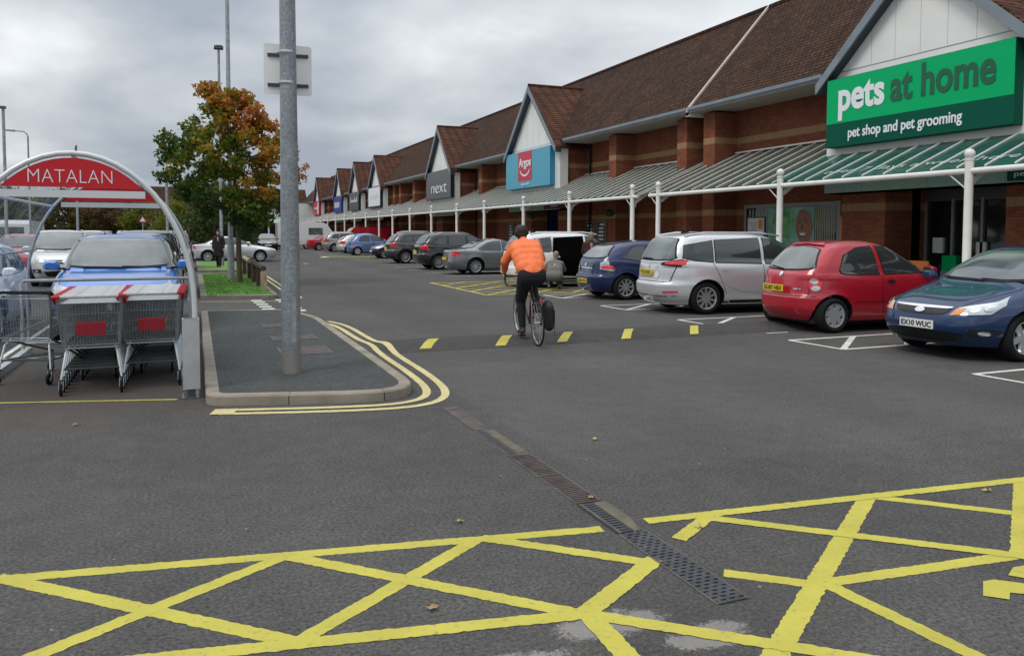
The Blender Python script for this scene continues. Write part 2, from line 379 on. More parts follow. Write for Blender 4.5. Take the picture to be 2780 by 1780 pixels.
# ================================================================ GROUND
m = MB(); m.add([(-900, -60, 0), (900, -60, 0), (900, 1800, 0), (-900, 1800, 0)], [(0, 1, 2, 3)], 'asphalt')
struct(m.build('road'), 'grey asphalt surface of the retail park road and car park')
rj = random.Random(3)
ZL = [0]
def stripe(mb, pts, wd, m, z=None, jit=0.0034, step=0.02):
    "painted line with slightly ragged edges"
    ZL[0] += 1
    if z is None and (pts[0][1]+pts[-1][1])/2 < 6.5: z = 0.0018+0.0002*(ZL[0] % 14)
    if z is None: z = 0.003+0.00025*(ZL[0] % 14)
    P = [Vector((p[0], p[1])) for p in pts]
    Q = [P[0]]
    for a, b in zip(P, P[1:]):
        n = max(1, int((b-a).length/step))
        n = min(n, 220)
        for i in range(1, n+1): Q.append(a.lerp(b, i/n))
    vs = []; fs = []
    for i, q in enumerate(Q):
        d = (Q[min(i+1, len(Q)-1)]-Q[max(i-1, 0)]).normalized(); nr = Vector((-d.y, d.x))
        for sg in (-1, 1):
            r = q+nr*sg*(wd/2+rj.uniform(-jit, jit)*1.3)
            vs.append((r.x, r.y, z(r.x, r.y) if callable(z) else z))
    for i in range(len(Q)-1): fs.append((2*i, 2*i+1, 2*i+3, 2*i+2))
    mb.add(vs, fs, m)
def poly(mb, pts, m, z):
    mb.add([(p[0], p[1], z) for p in pts], [list(range(len(pts)))], m)
# --- foreground yellow box
m = MB()
def ys(a, b, wd=0.085): stripe(m, [G(*a), G(*b)], wd, 'yellow_paint')
ys((-60, 1365), (1414, 1242)); ys((-10, 1355), (715, 1512)); ys((1125, 1264), (702, 1506)); ys((670, 1306), (60, 1549)); ys((675, 1306), (1385, 1446))
ys((1130, 1263), (1530, 1322)); ys((1540, 1312), (1368, 1445), .10); ys((60, 1578), (1385, 1441)); ys((1383, 1444), (1480, 1548), .10); ys((1390, 1444), (2080, 1556))
ys((1517, 1224), (2480, 1118)); ys((1660, 1216), (1594, 1267)); ys((1660, 1216), (2400, 1306)); ys((2036, 1168), (1812, 1552), .10); ys((2055, 1167), (2420, 1209))
ys((1700, 1345), (1926, 1374)); ys((1922, 1371), (2440, 1296)); ys((1930, 1366), (2330, 1560)); ys((2402, 1128), (2398, 1312), .10)
struct(m.build('yellow_box_marking'), 'yellow cross hatched keep clear box painted in the foreground')
m = MB(); z = 0.0052
poly(m, [G(2309, 1366), G(2335, 1362), G(2425, 1374), G(2425, 1398), G(2372, 1393), G(2371, 1409), G(2309, 1400)], 'yellow_paint', z)
pts = [G(2425, 1326), G(2380, 1333), G(2372, 1345), G(2368, 1352), G(2425, 1362)]
poly(m, pts, 'yellow_paint', z)
struct(m.build('yellow_letter_marking'), 'edge of a yellow painted letter on the road at the right')
# --- paved corner island with lamp post
def offs(path, d):
    out = []; n = len(path)
    for i in range(n):
        a = Vector(path[i-1] if i else path[i])[:2]; a = Vector(path[max(i-1, 0)][:2]); b = Vector(path[min(i+1, n-1)][:2])
        t = (b-a).normalized(); nr = Vector((t.y, -t.x)); p = Vector(path[i][:2])+nr*d
        out.append((p.x, p.y))
    return out
def rounded(poly_, rad, seg=6):
    out = []; n = len(poly_)
    for i in range(n):
        p = Vector(poly_[i]); a = Vector(poly_[i-1]); b = Vector(poly_[(i+1) % n]); r = rad[i]
        if r <= 0: out.append(tuple(p)); continue
        da = (a-p).normalized(); db = (b-p).normalized(); p0 = p+da*r; p1 = p+db*r
        for k in range(seg+1):
            t = k/seg; out.append(tuple((1-t)**2*p0+2*t*(1-t)*p+t*t*p1))
    return out
def island(name, outline, rad, top, label, kerb='kerb', h=0.10, kw=0.125, klabel=None, seg=7):
    o = rounded(outline, rad, seg); n = len(o)
    # outline is counter-clockwise; inner ring moved inwards
    inn = []
    for i in range(n):
        a = Vector(o[i-1]); b = Vector(o[(i+1) % n]); t = (b-a).normalized(); nr = Vector((-t.y, t.x))
        inn.append(tuple(Vector(o[i])+nr*kw))
    m = MB(); vs = []; fs = []
    for ring, zz in ((o, 0.0), ([tuple(Vector(p)*0.999+Vector(q)*0.001) for p, q in zip(o, inn)], h-0.015), ([tuple(Vector(p)*0.9+Vector(q)*0.1) for p, q in zip(o, inn)], h), (inn, h), (inn, h-0.03)):
        vs += [(p[0], p[1], zz) for p in ring]
    for r in range(4):
        for i in range(n): fs.append((r*n+i, r*n+(i+1) % n, (r+1)*n+(i+1) % n, (r+1)*n+i))
    m.add(vs, fs, kerb)
    # joints between kerb stones
    acc = 0
    for i in range(n):
        a = Vector(o[i]); b = Vector(o[(i+1) % n]); L = (b-a).length
        while acc < L:
            p = a.lerp(b, acc/L); t = (b-a).normalized(); nr = Vector((-t.y, t.x))
            q = p-nr*0.0015; r = p+nr*(kw+.001)
            m.add([(q.x-t.x*.004, q.y-t.y*.004, 0.0), (q.x+t.x*.004, q.y+t.y*.004, 0.0), (q.x+t.x*.004, q.y+t.y*.004, h-.014), (q.x-t.x*.004, q.y-t.y*.004, h-.014)], [(0, 1, 2, 3)], 'ink')
            q = p+nr*.012
            m.add([(q.x-t.x*.004, q.y-t.y*.004, h+.0015), (q.x+t.x*.004, q.y+t.y*.004, h+.0015), (r.x+t.x*.004, r.y+t.y*.004, h+.0015), (r.x-t.x*.004, r.y-t.y*.004, h+.0015)], [(0, 1, 2, 3)], 'ink')
            acc += 0.915
        acc -= L
    struct(m.build(name+'_kerb'), klabel)
    c0 = sum((Vector(p) for p in inn), Vector((0, 0)))/n
    m = MB(); m.add([(p[0], p[1], h-0.008) for p in inn]+[(c0.x, c0.y, h-.008)], [(i, (i+1) % n, n) for i in range(n)], top)
    return struct(m.build(name), label), inn
ISL = [(0.09, 7.93), (1.05, 7.67), (2.12, 7.38), (2.13, 14.7), (1.7, 16.35), (0.12, 16.6)]
island('pavement', ISL, [0.2, 0, 0.8, 0.5, 0.35, 0.2], 'pave_asphalt', 'dark tarmac pavement island under the tall lamp post', klabel='concrete kerb stones edging the tarmac pavement island')
mat('grass', (0.11, 0.23, 0.045), 0.9, var=0.35, vscale=3, bump=1.0, bscale=30)
_, g1 = island('verge', [(0.14, 20.6), (1.95, 20.0), (2.05, 30.6), (0.14, 31.0)], [0.2, 0.3, 0.3, 0.2], 'grass', 'short green grass verge under the maple tree', 'kerb_old', klabel='brown kerb stones round the near grass verge')
_, g2 = island('far_verge', [(0.14, 34.1), (2.05, 33.7), (2.05, 43.6), (0.14, 44.0)], [0.2, 0.3, 0.3, 0.2], 'grass', 'far grass verge beyond the maple tree', 'kerb_old', klabel='kerb stones round the far grass verge')
def grass_tufts(name, x0, x1, y0, y1, n, label):
    m = MB(); r = random.Random(5)
    mat('grass_blade', (0.13, 0.27, 0.05), 0.8, var=0.4, vscale=2)
    for _ in range(n):
        x = r.uniform(x0, x1); y = r.uniform(y0, y1); a = r.uniform(0, pi); h = r.uniform(.02, .05); dx, dy = .012*cos(a), .012*sin(a); lx, ly = r.uniform(-.02, .02), r.uniform(-.02, .02)
        m.add([(x-dx, y-dy, .09), (x+dx, y+dy, .09), (x+lx, y+ly, .09+h)], [(0, 1, 2)], 'grass_blade')
    tag(m.build(name), label, 'grass', kind='stuff')
grass_tufts('grass', .3, 1.85, 20.4, 30.5, 9000, 'short green blades of grass around the tree trunk')
# --- double yellow lines round the corner
def hz(x, y):
    if x < 2.75: e = max(0, (x-2.45)/0.3)
    else: e = 1
    t = (y-HY0)/(HY1-HY0)
    return 0.0 if t <= 0 or t >= 1 else e*0.075*(sin(pi*t)**0.8)
HY0, HY1 = 10.45, 11.75
m = MB()
def smooth_path(p, it=4):
    for _ in range(it):
        q = [p[0]]
        for a, b in zip(p, p[1:]):
            q += [tuple(Vector(a)*.75+Vector(b)*.25), tuple(Vector(a)*.25+Vector(b)*.75)]
        q.append(p[-1]); p = q
    return p
inner = smooth_path([(0.20, 7.70), (1.30, 7.40), (1.90, 7.34), (2.24, 7.66), (2.34, 8.6), (2.34, 10.6), (2.43, 11.4), (2.33, 12.0), (2.34, 13.9), (2.12, 14.6)])
outer = smooth_path([(0.20, 7.54), (1.30, 7.23), (2.00, 7.15), (2.40, 7.52), (2.53, 8.5), (2.53, 10.4), (2.61, 11.3), (2.52, 11.8), (2.52, 13.9), (2.30, 14.65)])
zf = lambda x, y: hz(x, y)+0.006
stripe(m, inner, 0.085, 'cream_paint', zf, 0.003); stripe(m, outer, 0.085, 'cream_paint', zf, 0.003)
stripe(m, [(0.14, 7.64), (0.34, 7.585)], 0.22, 'cream_paint', 0.0085, .006)
struct(m.build('double_yellow_lines'), 'pale double yellow lines curving round the pavement corner')
# --- speed hump
m = MB(); vs = []; fs = []; NX, NY = 40, 14
for i in range(NX+1):
    x = 2.46+(11.0-2.46)*i/NX
    for j in range(NY+1):
        y = HY0+(HY1-HY0)*j/NY; vs.append((x, y, hz(x, y)*(min(1, (11.0-x)/.5))+0.0015))
for i in range(NX):
    for j in range(NY): fs.append((i*(NY+1)+j, (i+1)*(NY+1)+j, (i+1)*(NY+1)+j+1, i*(NY+1)+j+1))
asphalt('hump_asphalt_shaded', (0.058, 0.055, 0.053), (0.080, 0.076, 0.073), stain=False)  # asphalt tone darkened so the colour carries the hump's shading
m.add(vs, fs, 'hump_asphalt_shaded'); struct(m.build('speed_hump', smooth=60), 'low tarmac speed hump across the road with yellow marks')
m = MB()
for a, b in (((999, 820), (1019.3, 795.7)), ((1175.8, 811.3), (1192, 787.7)), ((1320, 803), (1336.4, 779.4)), ((1470.4, 794.9), (1477.7, 772.7)), ((1630.6, 785), (1630, 764.8))):
    p = G(*a, .02); q = G(*b, .075); vs = []; fs = []; n = 12
    for i in range(n+1):
        y = p.y+(q.y-p.y)*i/n
        for s in (-.5, .5):
            x = p.x+(q.x-p.x)*i/n+s*.165+rj.uniform(-.003, .003); vs.append((x, y, hz(x, y)+0.006))
    for i in range(n): fs.append((2*i, 2*i+1, 2*i+3, 2*i+2))
    m.add(vs, fs, 'yellow_paint')
struct(m.build('hump_marks'), 'row of yellow marks painted on the speed hump')
# --- bays in front of the shops
m = MB()
X0, X1 = 8.6, 13.3
for y0 in (5.40, 8.50, 11.50, 14.56, 17.7):
    y1 = y0+1.03
    stripe(m, [(X0, y0), (X1, y0)], .075, 'white_paint', jit=.003); stripe(m, [(X0-.06, y1), (X1, y1)], .075, 'white_paint', jit=.003)
    stripe(m, [(X0, y0), (X0-.05, y1)], .075, 'white_paint', jit=.003)
    for k in range(4): stripe(m, [(X0+1.25*k, y0), (X0+1.25*(k+1), y1)], .09, 'white_paint', jit=.003)
for y0 in (27.9, 30.6, 33.2, 35.9, 38.6, 43.0, 45.6, 48.2, 50.9, 56.5, 59.2, 61.8, 64.5, 67.2, 70, 72.6):
    stripe(m, [(8.7, y0), (X1, y0)], .09, 'white_paint')
stripe(m, [G(1780, 777), G(1865, 773)], .05, 'white_paint'); stripe(m, [G(1800, 783), G(1850, 780)], .05, 'white_paint')
struct(m.build('bay_lines'), 'white lines and hatched strips between the bays by the shops')
m = MB()
def ybox(x0, x1, y0, y1, n, mm='yellow_paint', wd=.09):
    stripe(m, [(x0, y0), (x1, y0), ], wd, mm); stripe(m, [(x0, y1), (x1, y1)], wd, mm); stripe(m, [(x0, y0), (x0, y1)], wd, mm); stripe(m, [(x1, y0), (x1, y1)], wd, mm)
    for k in range(-n, n):
        for sgn in (1, -1):
            # diagonals clipped to the rectangle
            pts = []
            for i in range(81):
                t = i/80; x = x0+(x1-x0)*t; yy = y0+(y1-y0)*((k/n)+t*1.2) if sgn > 0 else y0+(y1-y0)*(1-((k/n)+t*1.2))
                if y0 <= yy <= y1: pts.append((x, yy))
            if len(pts) > 3: stripe(m, [pts[0], pts[-1]], wd, mm)
ybox(7.15, 13.2, 19.3, 24.6, 4)
struct(m.build('yellow_crossing_box'), 'yellow hatched crossing box in front of the blue fronted shop')
m = MB(); ybox(8.0, 13.2, 50.5, 54.0, 3); struct(m.build('far_yellow_box'), 'faint far yellow hatched box beside the pale blue car')
# --- junction dashes, trolley bay line and car park lines on the left
m = MB()
for i in range(6):
    a = i*0.56
    for xo in (1.5, 2.06):
        x = xo-.02*i; y = 16.75+a
        poly(m, [(x-.13, y), (x+.13, y), (x+.13, y+.3), (x-.13, y+.3)], 'white_paint', 0.0045+.0003*i)
struct(m.build('give_way_dashes'), 'white dashes across the mouth of the side aisle')
m = MB(); stripe(m, [(0.12, 19.85), (1.95, 19.3)], .06, 'cream_paint'); stripe(m, [(2.0, 19.6), (2.3, 20.3), (2.35, 31)], .08, 'cream_paint'); stripe(m, [(2.2, 19.5), (2.5, 20.2), (2.52, 31)], .08, 'cream_paint')
stripe(m, [(0.12, 33.3), (1.95, 32.9)], .06, 'cream_paint')
struct(m.build('verge_yellow_lines'), 'pale yellow lines painted round the grass verges')
m = MB(); stripe(m, [(-4.5, 9.6), (-0.17, 8.36)], .05, 'yellow_paint'); struct(m.build('trolley_bay_line'), 'thin yellow line in front of the trolley shelter')
m = MB()
stripe(m, [(-6, 11.95), (-.1, 11.75)], .07, 'white_paint')
for x in (-2.35, -4.75, -7.15, -9.6): stripe(m, [(x, 11.9), (x, 16.8)], .07, 'white_paint')
for yb in (20.4, 25.2, 30.0, 37.0, 41.8):
    for k in range(14): stripe(m, [(-.1-2.4*k, yb), (-.1-2.4*k, yb+4.8)], .08, 'white_paint')
for a, b in (((712, 619), (724, 619)), ((755, 605), (768, 603))): stripe(m, [G(*a), G(*b)], .35, 'white_paint')
struct(m.build('car_park_lines'), 'white bay lines of the car park on the left')
# --- shop pavement
mat('paving', (0.24, 0.20, 0.17), 0.9, var=0.2, vscale=2, bump=.4)
m = MB(); m.box(13.42, 18.4, -8, 135, -.05, .1, 'paving'); struct(m.build('shop_pavement'), 'paved walkway under the glass canopy along the shops')
m = MB(); m.box(13.28, 13.417, -8, 135, -.05, .112, 'kerb'); struct(m.build('shop_kerb'), 'kerb between parking bays and shop walkway')
# --- drain channel, running straight along x = 2.2
mat('drain_iron', (0.075, 0.078, 0.085), 0.5, metal=.4, var=.4, vscale=10)
mat('drain_rust', (0.095, 0.072, 0.066), 0.7, metal=.2, var=.35, vscale=8)
mat('silt', (0.125, 0.11, 0.08), 0.95, var=.25, vscale=8, bump=.8)
mat('drain_edge', (0.10, 0.09, 0.083), 0.8, var=.3, vscale=8)
mat('drain_hole', (0.028, 0.028, 0.031), .8)
dr = thing('drain_channel', 'line of metal drain gratings set in the asphalt', 'drain', (2.24, 2.82, 0))
DW = .078
def grate(y0, y1, mm, slots=True):
    m = MB(); m.box(-DW-.012, -DW, y0, y1, -.01, .006, 'drain_edge'); m.box(DW, DW+.012, y0, y1, -.01, .006, 'drain_edge')
    m.box(-DW, DW, y0, y1, -.03, .0015, 'drain_hole')
    n = int((y1-y0)/.031)
    for i in range(n):
        ya = y0+(y1-y0)*i/n
        m.box(-DW, DW, ya, ya+.017, .0, .0075, mm)
        if slots:
            for k in (-1, 0, 1): m.box(k*.05-.011+(.012 if i % 2 else -.012), k*.05+.011+(.012 if i % 2 else -.012), ya+.017, ya+.031, .0, .0070, mm)
    return m
grate(0.0, .88, 'drain_iron').build('grating', dr)
m = MB(); m.box(-DW-.014, DW-.06, .89, 1.38, -.02, .0035, 'ink'); m.box(-DW, -DW+.018, .89, 1.38, 0, .008, 'drain_edge')
for i in range(14): m.box(-DW+.02, DW-.07, .9+i*.035, .912+i*.035, .002, .0065, 'drain_iron')
m.build('open_slot', dr)
m = MB(); vs = []; fs = []
rr = random.Random(2)
for i in range(13):
    y = .88+i*.041; wd = .055*sin(pi*min(1, (i+1)/8)*.5)+.012
    for k in range(4): vs.append((DW-.058+wd*1.35*k/3, y, .004+.007*sin(pi*k/3)*rr.uniform(.5, 1.2)))
for i in range(12):
    for k in range(3): fs.append((i*4+k, i*4+k+1, i*4+k+5, i*4+k+4))
m.add(vs, fs, 'silt'); m.build('silt', dr, smooth=60)
grate(1.40, 1.95, 'drain_rust', False).build('grating', dr); grate(1.96, 2.5, 'drain_rust', False).build('grating', dr)
m = MB(); m.box(-DW, DW, 2.51, 3.3, -.02, .0035, 'drain_edge'); m.box(0, DW, 2.55, 3.25, 0, .009, 'silt'); m.box(-DW+.01, -.01, 2.53, 3.28, 0, .005, 'ink'); m.build('open_slot', dr)
m = MB(); m.box(-DW, DW, 3.31, 4.1, -.02, .005, 'drain_rust'); m.box(-DW, DW, 4.11, 4.22, -.02, .006, 'drain_rust'); m.build('grating', dr)
# --- covers on the island
for i, (x0, x1, y0, y1, lb) in enumerate(((1.02, 1.67, 10.2, 10.95, 'rusty ribbed access cover in the island, nearest the lamp post'), (1.05, 1.68, 11.65, 12.2, 'middle rusty access cover in the paved island'), (1.05, 1.55, 13.3, 13.85, 'far rusty access cover in the paved island'))):
    c = thing('access_cover', lb, 'manhole cover', ((x0+x1)/2, (y0+y1)/2, .092), 0, 'rusty access covers in the island')
    w2, h2 = (x1-x0)/2, (y1-y0)/2
    m = MB()
    for a in ((-w2, -w2+.03, -h2, h2), (w2-.03, w2, -h2, h2), (-w2+.03, w2-.03, -h2, -h2+.03), (-w2+.03, w2-.03, h2-.03, h2)): m.box(a[0], a[1], a[2], a[3], 0, .008, 'drain_edge')
    m.build('frame', c)
    m = MB(); m.box(-w2+.031, w2-.031, -h2+.031, h2-.031, 0, .004, 'drain_rust')
    for k in range(12):
        x = -w2+.05+(2*w2-.1)*k/12; m.box(x, x+.02, -h2+.05, h2-.05, .004, .0075, 'drain_rust')
    m.build('plate', c)
# --- fallen leaves
mat('leaf_dry', (0.42, 0.25, 0.12), 0.8, var=.3, vscale=20)
mat('leaf_yellow', (0.52, 0.42, 0.16), 0.8, var=.3, vscale=20)
LV = [((1397, 1031), 'pale dry leaf lying alone mid road beyond the drain', 'leaf_yellow'), ((1080, 1224), 'dry leaf lying above the yellow box', 'leaf_yellow'), ((1389, 1169), 'orange leaf caught on the drain edge', 'leaf_dry'),
      ((1016, 1427), 'brown leaf inside the large yellow hatched diamond', 'leaf_dry'), ((872, 938), 'curled leaf in the gutter beside the island kerb', 'leaf_dry'), ((178, 997), 'dry leaf in front of the trolley bay at the left', 'leaf_dry'), ((1598, 777), 'small leaf beside the last yellow hump mark', 'leaf_dry'),
      ((2318, 1151), 'small leaf just inside the right yellow box line', 'leaf_yellow'), ((1640, 1236), 'tiny leaf beside the drain end', 'leaf_yellow')]
for (px, py), lb, mm in LV:
    p = G(px, py, .008); m = MB(); r = random.Random(px); a0 = r.uniform(0, 6)
    vs = [(0, 0, .004)]; n = 10
    for k in range(n):
        a = a0+2*pi*k/n; rad = (.026 if k % 2 else .012)*r.uniform(.8, 1.2); vs.append((rad*cos(a)*1.3, rad*sin(a), r.uniform(0, .016)))
    m.add(vs, [(0, 1+k, 1+(k+1) % n) for k in range(n)], mm)
    o = m.build('fallen_leaf', loc=p); tag(o, lb, 'leaf', 'fallen leaves on the tarmac')
mat('sign_green', (0.0, 0.42, 0.14), .6, spec=.15); mat('sign_dkgreen', (0.0, 0.085, 0.05), .6, spec=.15); mat('sign_dkgreen2', (0.005, 0.10, 0.045), .35); mat('sign_white', (0.80, 0.82, 0.85), .4)
mat('sign_blue', (0.07, 0.36, 0.50), .4); mat('sign_blue_side', (0.02, 0.22, 0.38), .4); mat('sign_red', (0.52, 0.02, 0.055), .4); mat('sign_char', (0.085, 0.09, 0.095), .4); mat('sign_black', (0.015, 0.015, 0.017), .4)
mat('sign_royal', (0.02, 0.045, 0.26), .4); mat('sign_pale', (0.6, 0.62, 0.66), .5)
mat('joint_grey', (0.50, 0.50, 0.48), .7)
# ================================================================ SHOPS
XW, XP, XG = 17.55, 16.6, 16.1           # main wall, pier front, gable front
ZE = 5.84                                 # soffit height
mat('teal_glass_col', (0.10, 0.26, 0.22), 0.2)
def canopy_glass(name, tint, body, op):
    m, t, b = newmat(name)
    b.inputs['Base Color'].default_value = (*body, 1); b.inputs['Roughness'].default_value = 0.18; b.inputs['Specular IOR Level'].default_value = 0.6
    tr = t.nodes.new('ShaderNodeBsdfTransparent'); tr.inputs[0].default_value = (*tint, 1)
    mx_ = t.nodes.new('ShaderNodeMixShader')
    co = tn(t, 'ShaderNodeTexCoord'); n = tn(t, 'ShaderNodeTexNoise'); n.inputs['Scale'].default_value = 1.6; n.inputs['Detail'].default_value = 6; t.links.new(co.outputs['Object'], n.inputs['Vector'])
    r = ramp(t, n.outputs[0], [(0.3, (op*.75,)*3), (0.7, (min(1, op*1.2),)*3)])
    t.links.new(r.outputs[0], mx_.inputs[0]); t.links.new(tr.outputs[0], mx_.inputs[1]); t.links.new(b.outputs[0], mx_.inputs[2])
    o = [x for x in t.nodes if x.type == 'OUTPUT_MATERIAL'][0]; t.links.new(mx_.outputs[0], o.inputs[0])
canopy_glass('canopy_glass', (0.42, 0.50, 0.44), (0.115, 0.135, 0.105), 0.62)
canopy_glass('canopy_glass_teal', (0.30, 0.62, 0.54), (0.045, 0.155, 0.125), 0.60)
def unit(label, y0, y1, gc, hw, pk, piers, white_end=False, verge=False, doors=True, doormat='dark_glass'):
    u = thing('shop_building', label, 'shop', (XW, (y0+y1)/2, 0))
    def B(mb, name, smooth=None):
        o = mb.build(name, u, smooth); o.matrix_parent_inverse = Matrix.Translation(-u.location); return o
    m = MB()
    # wall with recess for the entrance
    if doors:
        d0, d1 = gc-1.9, gc+1.35
        m.box(XW, XW+.3, y0, d0, 0.1, ZE, 'brick'); m.box(XW, XW+.3, d1, y1, 0.1, ZE, 'brick'); m.box(XW, XW+.3, d0, d1, 2.95, ZE, 'brick')
        m.box(XW+.003, XW+.9, d0-.25, d0, .1, 2.95, 'brick'); m.box(XW+.003, XW+.9, d1, d1+.25, .1, 2.95, 'brick')
    else: m.box(XW, XW+.3, y0, y1, 0.1, ZE, 'brick')
    m.box(XW+6.5, XW+6.7, y0, y1, 0, ZE, 'brick')
    B(m, 'wall')
    for (a, b) in piers:
        m = MB(); m.box(XP, XW+.002, a, b, .1, ZE-.06, 'brick'); B(m, 'pier')
    # entrance piers under the gable
    for (a, b) in ((gc+1.35, gc+hw-.1), (gc-hw+.1, gc-1.9)):
        m = MB(); m.box(XP, XW+.002, a, b, .1, 3.05, 'brick'); B(m, 'pier')
        m = MB(); m.box(XP+.003, XW+.002, a, b, 3.05, ZE-.05, 'brick'); B(m, 'pier')
    # white bay + triangular gable panel
    m = MB(); m.box(XG, XG+.42, gc-hw, gc+hw, 3.06, ZE-.14, 'white_render'); B(m, 'bay_front')
    m = MB(); m.prism([(gc-hw+.02, ZE-.138), (gc+hw-.02, ZE-.138), (gc+hw-.06, ZE-.02), (gc, pk-.12), (gc-hw+.06, ZE-.02)], 'x', XG, XG+.06, 'panel_white')
    for k in range(1, 8):
        y = gc-hw+2*hw*k/8; zt = pk-.16-abs(y-gc)*(pk-ZE-.1)/hw
        if zt > ZE+.3: m.box(XG-.004, XG, y-.006, y+.006, ZE+.12, zt, 'joint_grey')
    m.box(XG-.004, XG, gc-hw+.06, gc+hw-.06, ZE+.09, ZE+.115, 'grey_frame')
    B(m, 'gable_panel')
    # dormer roof slabs
    m = MB(); s = (pk-ZE)/hw; ov = .10; th = .13
    for sg in (-1, 1):
        ye = gc+sg*(hw+ov); zed = pk-s*(hw+ov)
        P = [(gc, pk+.02), (ye, zed), (ye, zed-th), (gc, pk-th-.06)]
        m.prism(P, 'x', XG-.30, 19.4, 'dormer_tiles')
    m.tube([(XG-.3, gc, pk+.03), (19.0, gc, pk+.03)], .07, 'dormer_tiles', 8)
    B(m, 'dormer_roof')
    m = MB()
    for sg in (-1, 1):
        ye = gc+sg*(hw+ov+.02); zed = pk-s*(hw+ov+.02)
        P = [(gc, pk-.035), (ye, zed-.055), (ye, zed-.32), (gc, pk-.34)]
        m.prism(P, 'x', XG-.34, XG-.29, 'gutter_grey')
        P = [(gc, pk-.16), (ye, zed-.18), (ye, zed-.30), (gc, pk-.30)]
        m.prism(P, 'x', XG-.289, XG-.001, 'navy_board')
    B(m, 'bargeboard')
    # main roof
    m = MB(); sl = (9.88-6.0)/(19.62-16.2)
    a, b = y0, y1
    m.prism([(16.2, 6.0), (19.62, 9.88), (23.1, 6.0)], 'y', a, b, 'roof_tiles')
    m.tube([(19.62, a, 9.88), (19.62, b, 9.88)], .09, 'roof_tiles', 8)
    B(m, 'roof')
    if verge:
        m = MB(); m.prism([(16.12, 5.98), (19.62, 9.95), (19.62, 9.70), (16.12, 5.74)], 'y', a-.12, a-.003, 'lead_cream'); m.box(16.12, 17.5, a-.12, a-.003, 5.72, 5.86, 'panel_white'); B(m, 'verge')
    # gutter + soffit either side of the gable
    for (ga, gb) in ((y0, gc-hw-.25), (gc+hw+.25, y1)):
        if gb-ga < .2: continue
        m = MB(); m.prism([(16.08, 6.03), (16.22, 6.03), (16.22, 5.85), (16.14, 5.85), (16.08, 5.93)], 'y', ga, gb, 'gutter_grey'); B(m, 'gutter')
        m = MB(); m.box(16.14, XW+.002, ga, gb, 5.845, 5.865, 'soffit'); B(m, 'soffit')
    # fascia under the canopy
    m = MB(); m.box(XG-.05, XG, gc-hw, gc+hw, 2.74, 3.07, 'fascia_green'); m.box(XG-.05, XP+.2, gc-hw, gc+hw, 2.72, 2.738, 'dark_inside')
    for k in range(1, 9): m.box(XG-.053, XG-.05, gc-hw+2*hw*k/9-.006, gc-hw+2*hw*k/9+.006, 2.75, 3.06, 'grey_frame')
    B(m, 'fascia')
    if doors:
        e = MB(); e.box(XW+.55, XW+.56, d0, d1, .1, 2.55, doormat); e.box(XW+.5, XW+.9, d0, d1, 2.55, 2.95, 'dark_frame'); B(e, 'entrance_glass')
        e = MB()
        n = 4
        for k in range(n+1):
            y = d0+(d1-d0)*k/n; e.box(XW+.47, XW+.545, y-.035, y+.035, .1, 2.55, 'grey_frame')
        e.box(XW+.48, XW+.54, d0, d1, 2.50, 2.56, 'dark_frame'); e.box(XW+.48, XW+.54, d0, d1, .1, .2, 'dark_frame')
        B(e, 'door_frame')
    # downpipe

    m = MB(); y = gc-hw-.45; m.tube([(XW-.10, y, 5.83), (XW-.10, y, .12)], .055, 'black_plastic', 8); B(m, 'downpipe')
    return u, B
SHOPS = []
u1, B1 = unit('brick pet shop with white gable and brown tiled roof, nearest of the row', 1.0, 23.2, 13.76, 2.9, 8.42, [(22.31, 22.948), (5.6, 6.3)], verge=False)
u2, B2 = unit('brick shop with white gable and sky blue sign, second of the row', 23.35, 44.3, 36.6, 3.15, 9.05, [(23.95, 24.55), (29.05, 29.65)], verge=True, doormat='dark_glass')
u3, B3 = unit('brick shop with white gable over the square charcoal sign', 44.3, 64.3, 52.5, 2.9, 8.95, [(45.6, 46.2), (57.5, 58.1), (61.4, 62.0)])
u4, B4 = unit('brick shop whose gable carries a white framed sign', 64.3, 78.2, 73.1, 2.75, 8.75, [(66.0, 66.6), (68.2, 68.8)])
u5, B5 = unit('brick shop whose gable carries the far dark grey sign', 78.4, 88.4, 83.2, 2.75, 8.95, [(79.2, 79.8)])
u6, B6 = unit('brick shop whose gable carries the royal blue sign', 88.4, 102.2, 93.3, 2.75, 9.0, [(97.6, 98.2)])
u7, B7 = unit('farthest brick shop of the row with the red sign', 102.2, 121, 110.3, 2.75, 9.0, [(104.6, 105.2), (116, 116.6)])
# pet shop window and entrance details
mat('poster_green', (0.10, 0.34, 0.10), 0.4, var=.5, vscale=5); mat('poster_aqua', (0.16, 0.40, 0.33), 0.4, var=.35, vscale=2)
mat('blind', (0.30, 0.31, 0.22), 0.6); mat('skin_brown', (0.30, 0.13, 0.075), 0.5, var=.25, vscale=9); mat('orange_sign', (0.75, 0.22, 0.04), 0.5); mat('paper', (0.72, 0.74, 0.76), 0.6)
wq = MB(); wq.box(XW-.03, XW+.001, 17.55, 21.85, .9, 2.6, 'grey_frame'); B1(wq, 'window_frame')
wq = MB(); wq.box(XW-.04, XW-.031, 17.68, 21.72, 1.0, 2.48, 'dark_glass'); wo = B1(wq, 'window')
pq = thing('poster', 'window poster with a smiling bald man against green foliage', 'poster', (XW-.045, 19.3, .9))
def PB(mb, name, root, smooth=None): 
    o = mb.build(name, root, smooth); o.matrix_parent_inverse = Matrix.Translation(-root.location); return o
wq = MB()
for k in range(9): wq.box(XW-.046, XW-.042, 17.74+.09*k, 17.79+.09*k, 1.0, 2.44, 'blind')
PB(wq, 'blind_stripes', pq); wq = MB()
for k in range(5): wq.box(XW-.046, XW-.042, 20.85+.16*k, 20.93+.16*k, 1.0, 2.44, 'blind')
PB(wq, 'blind_stripes', pq)
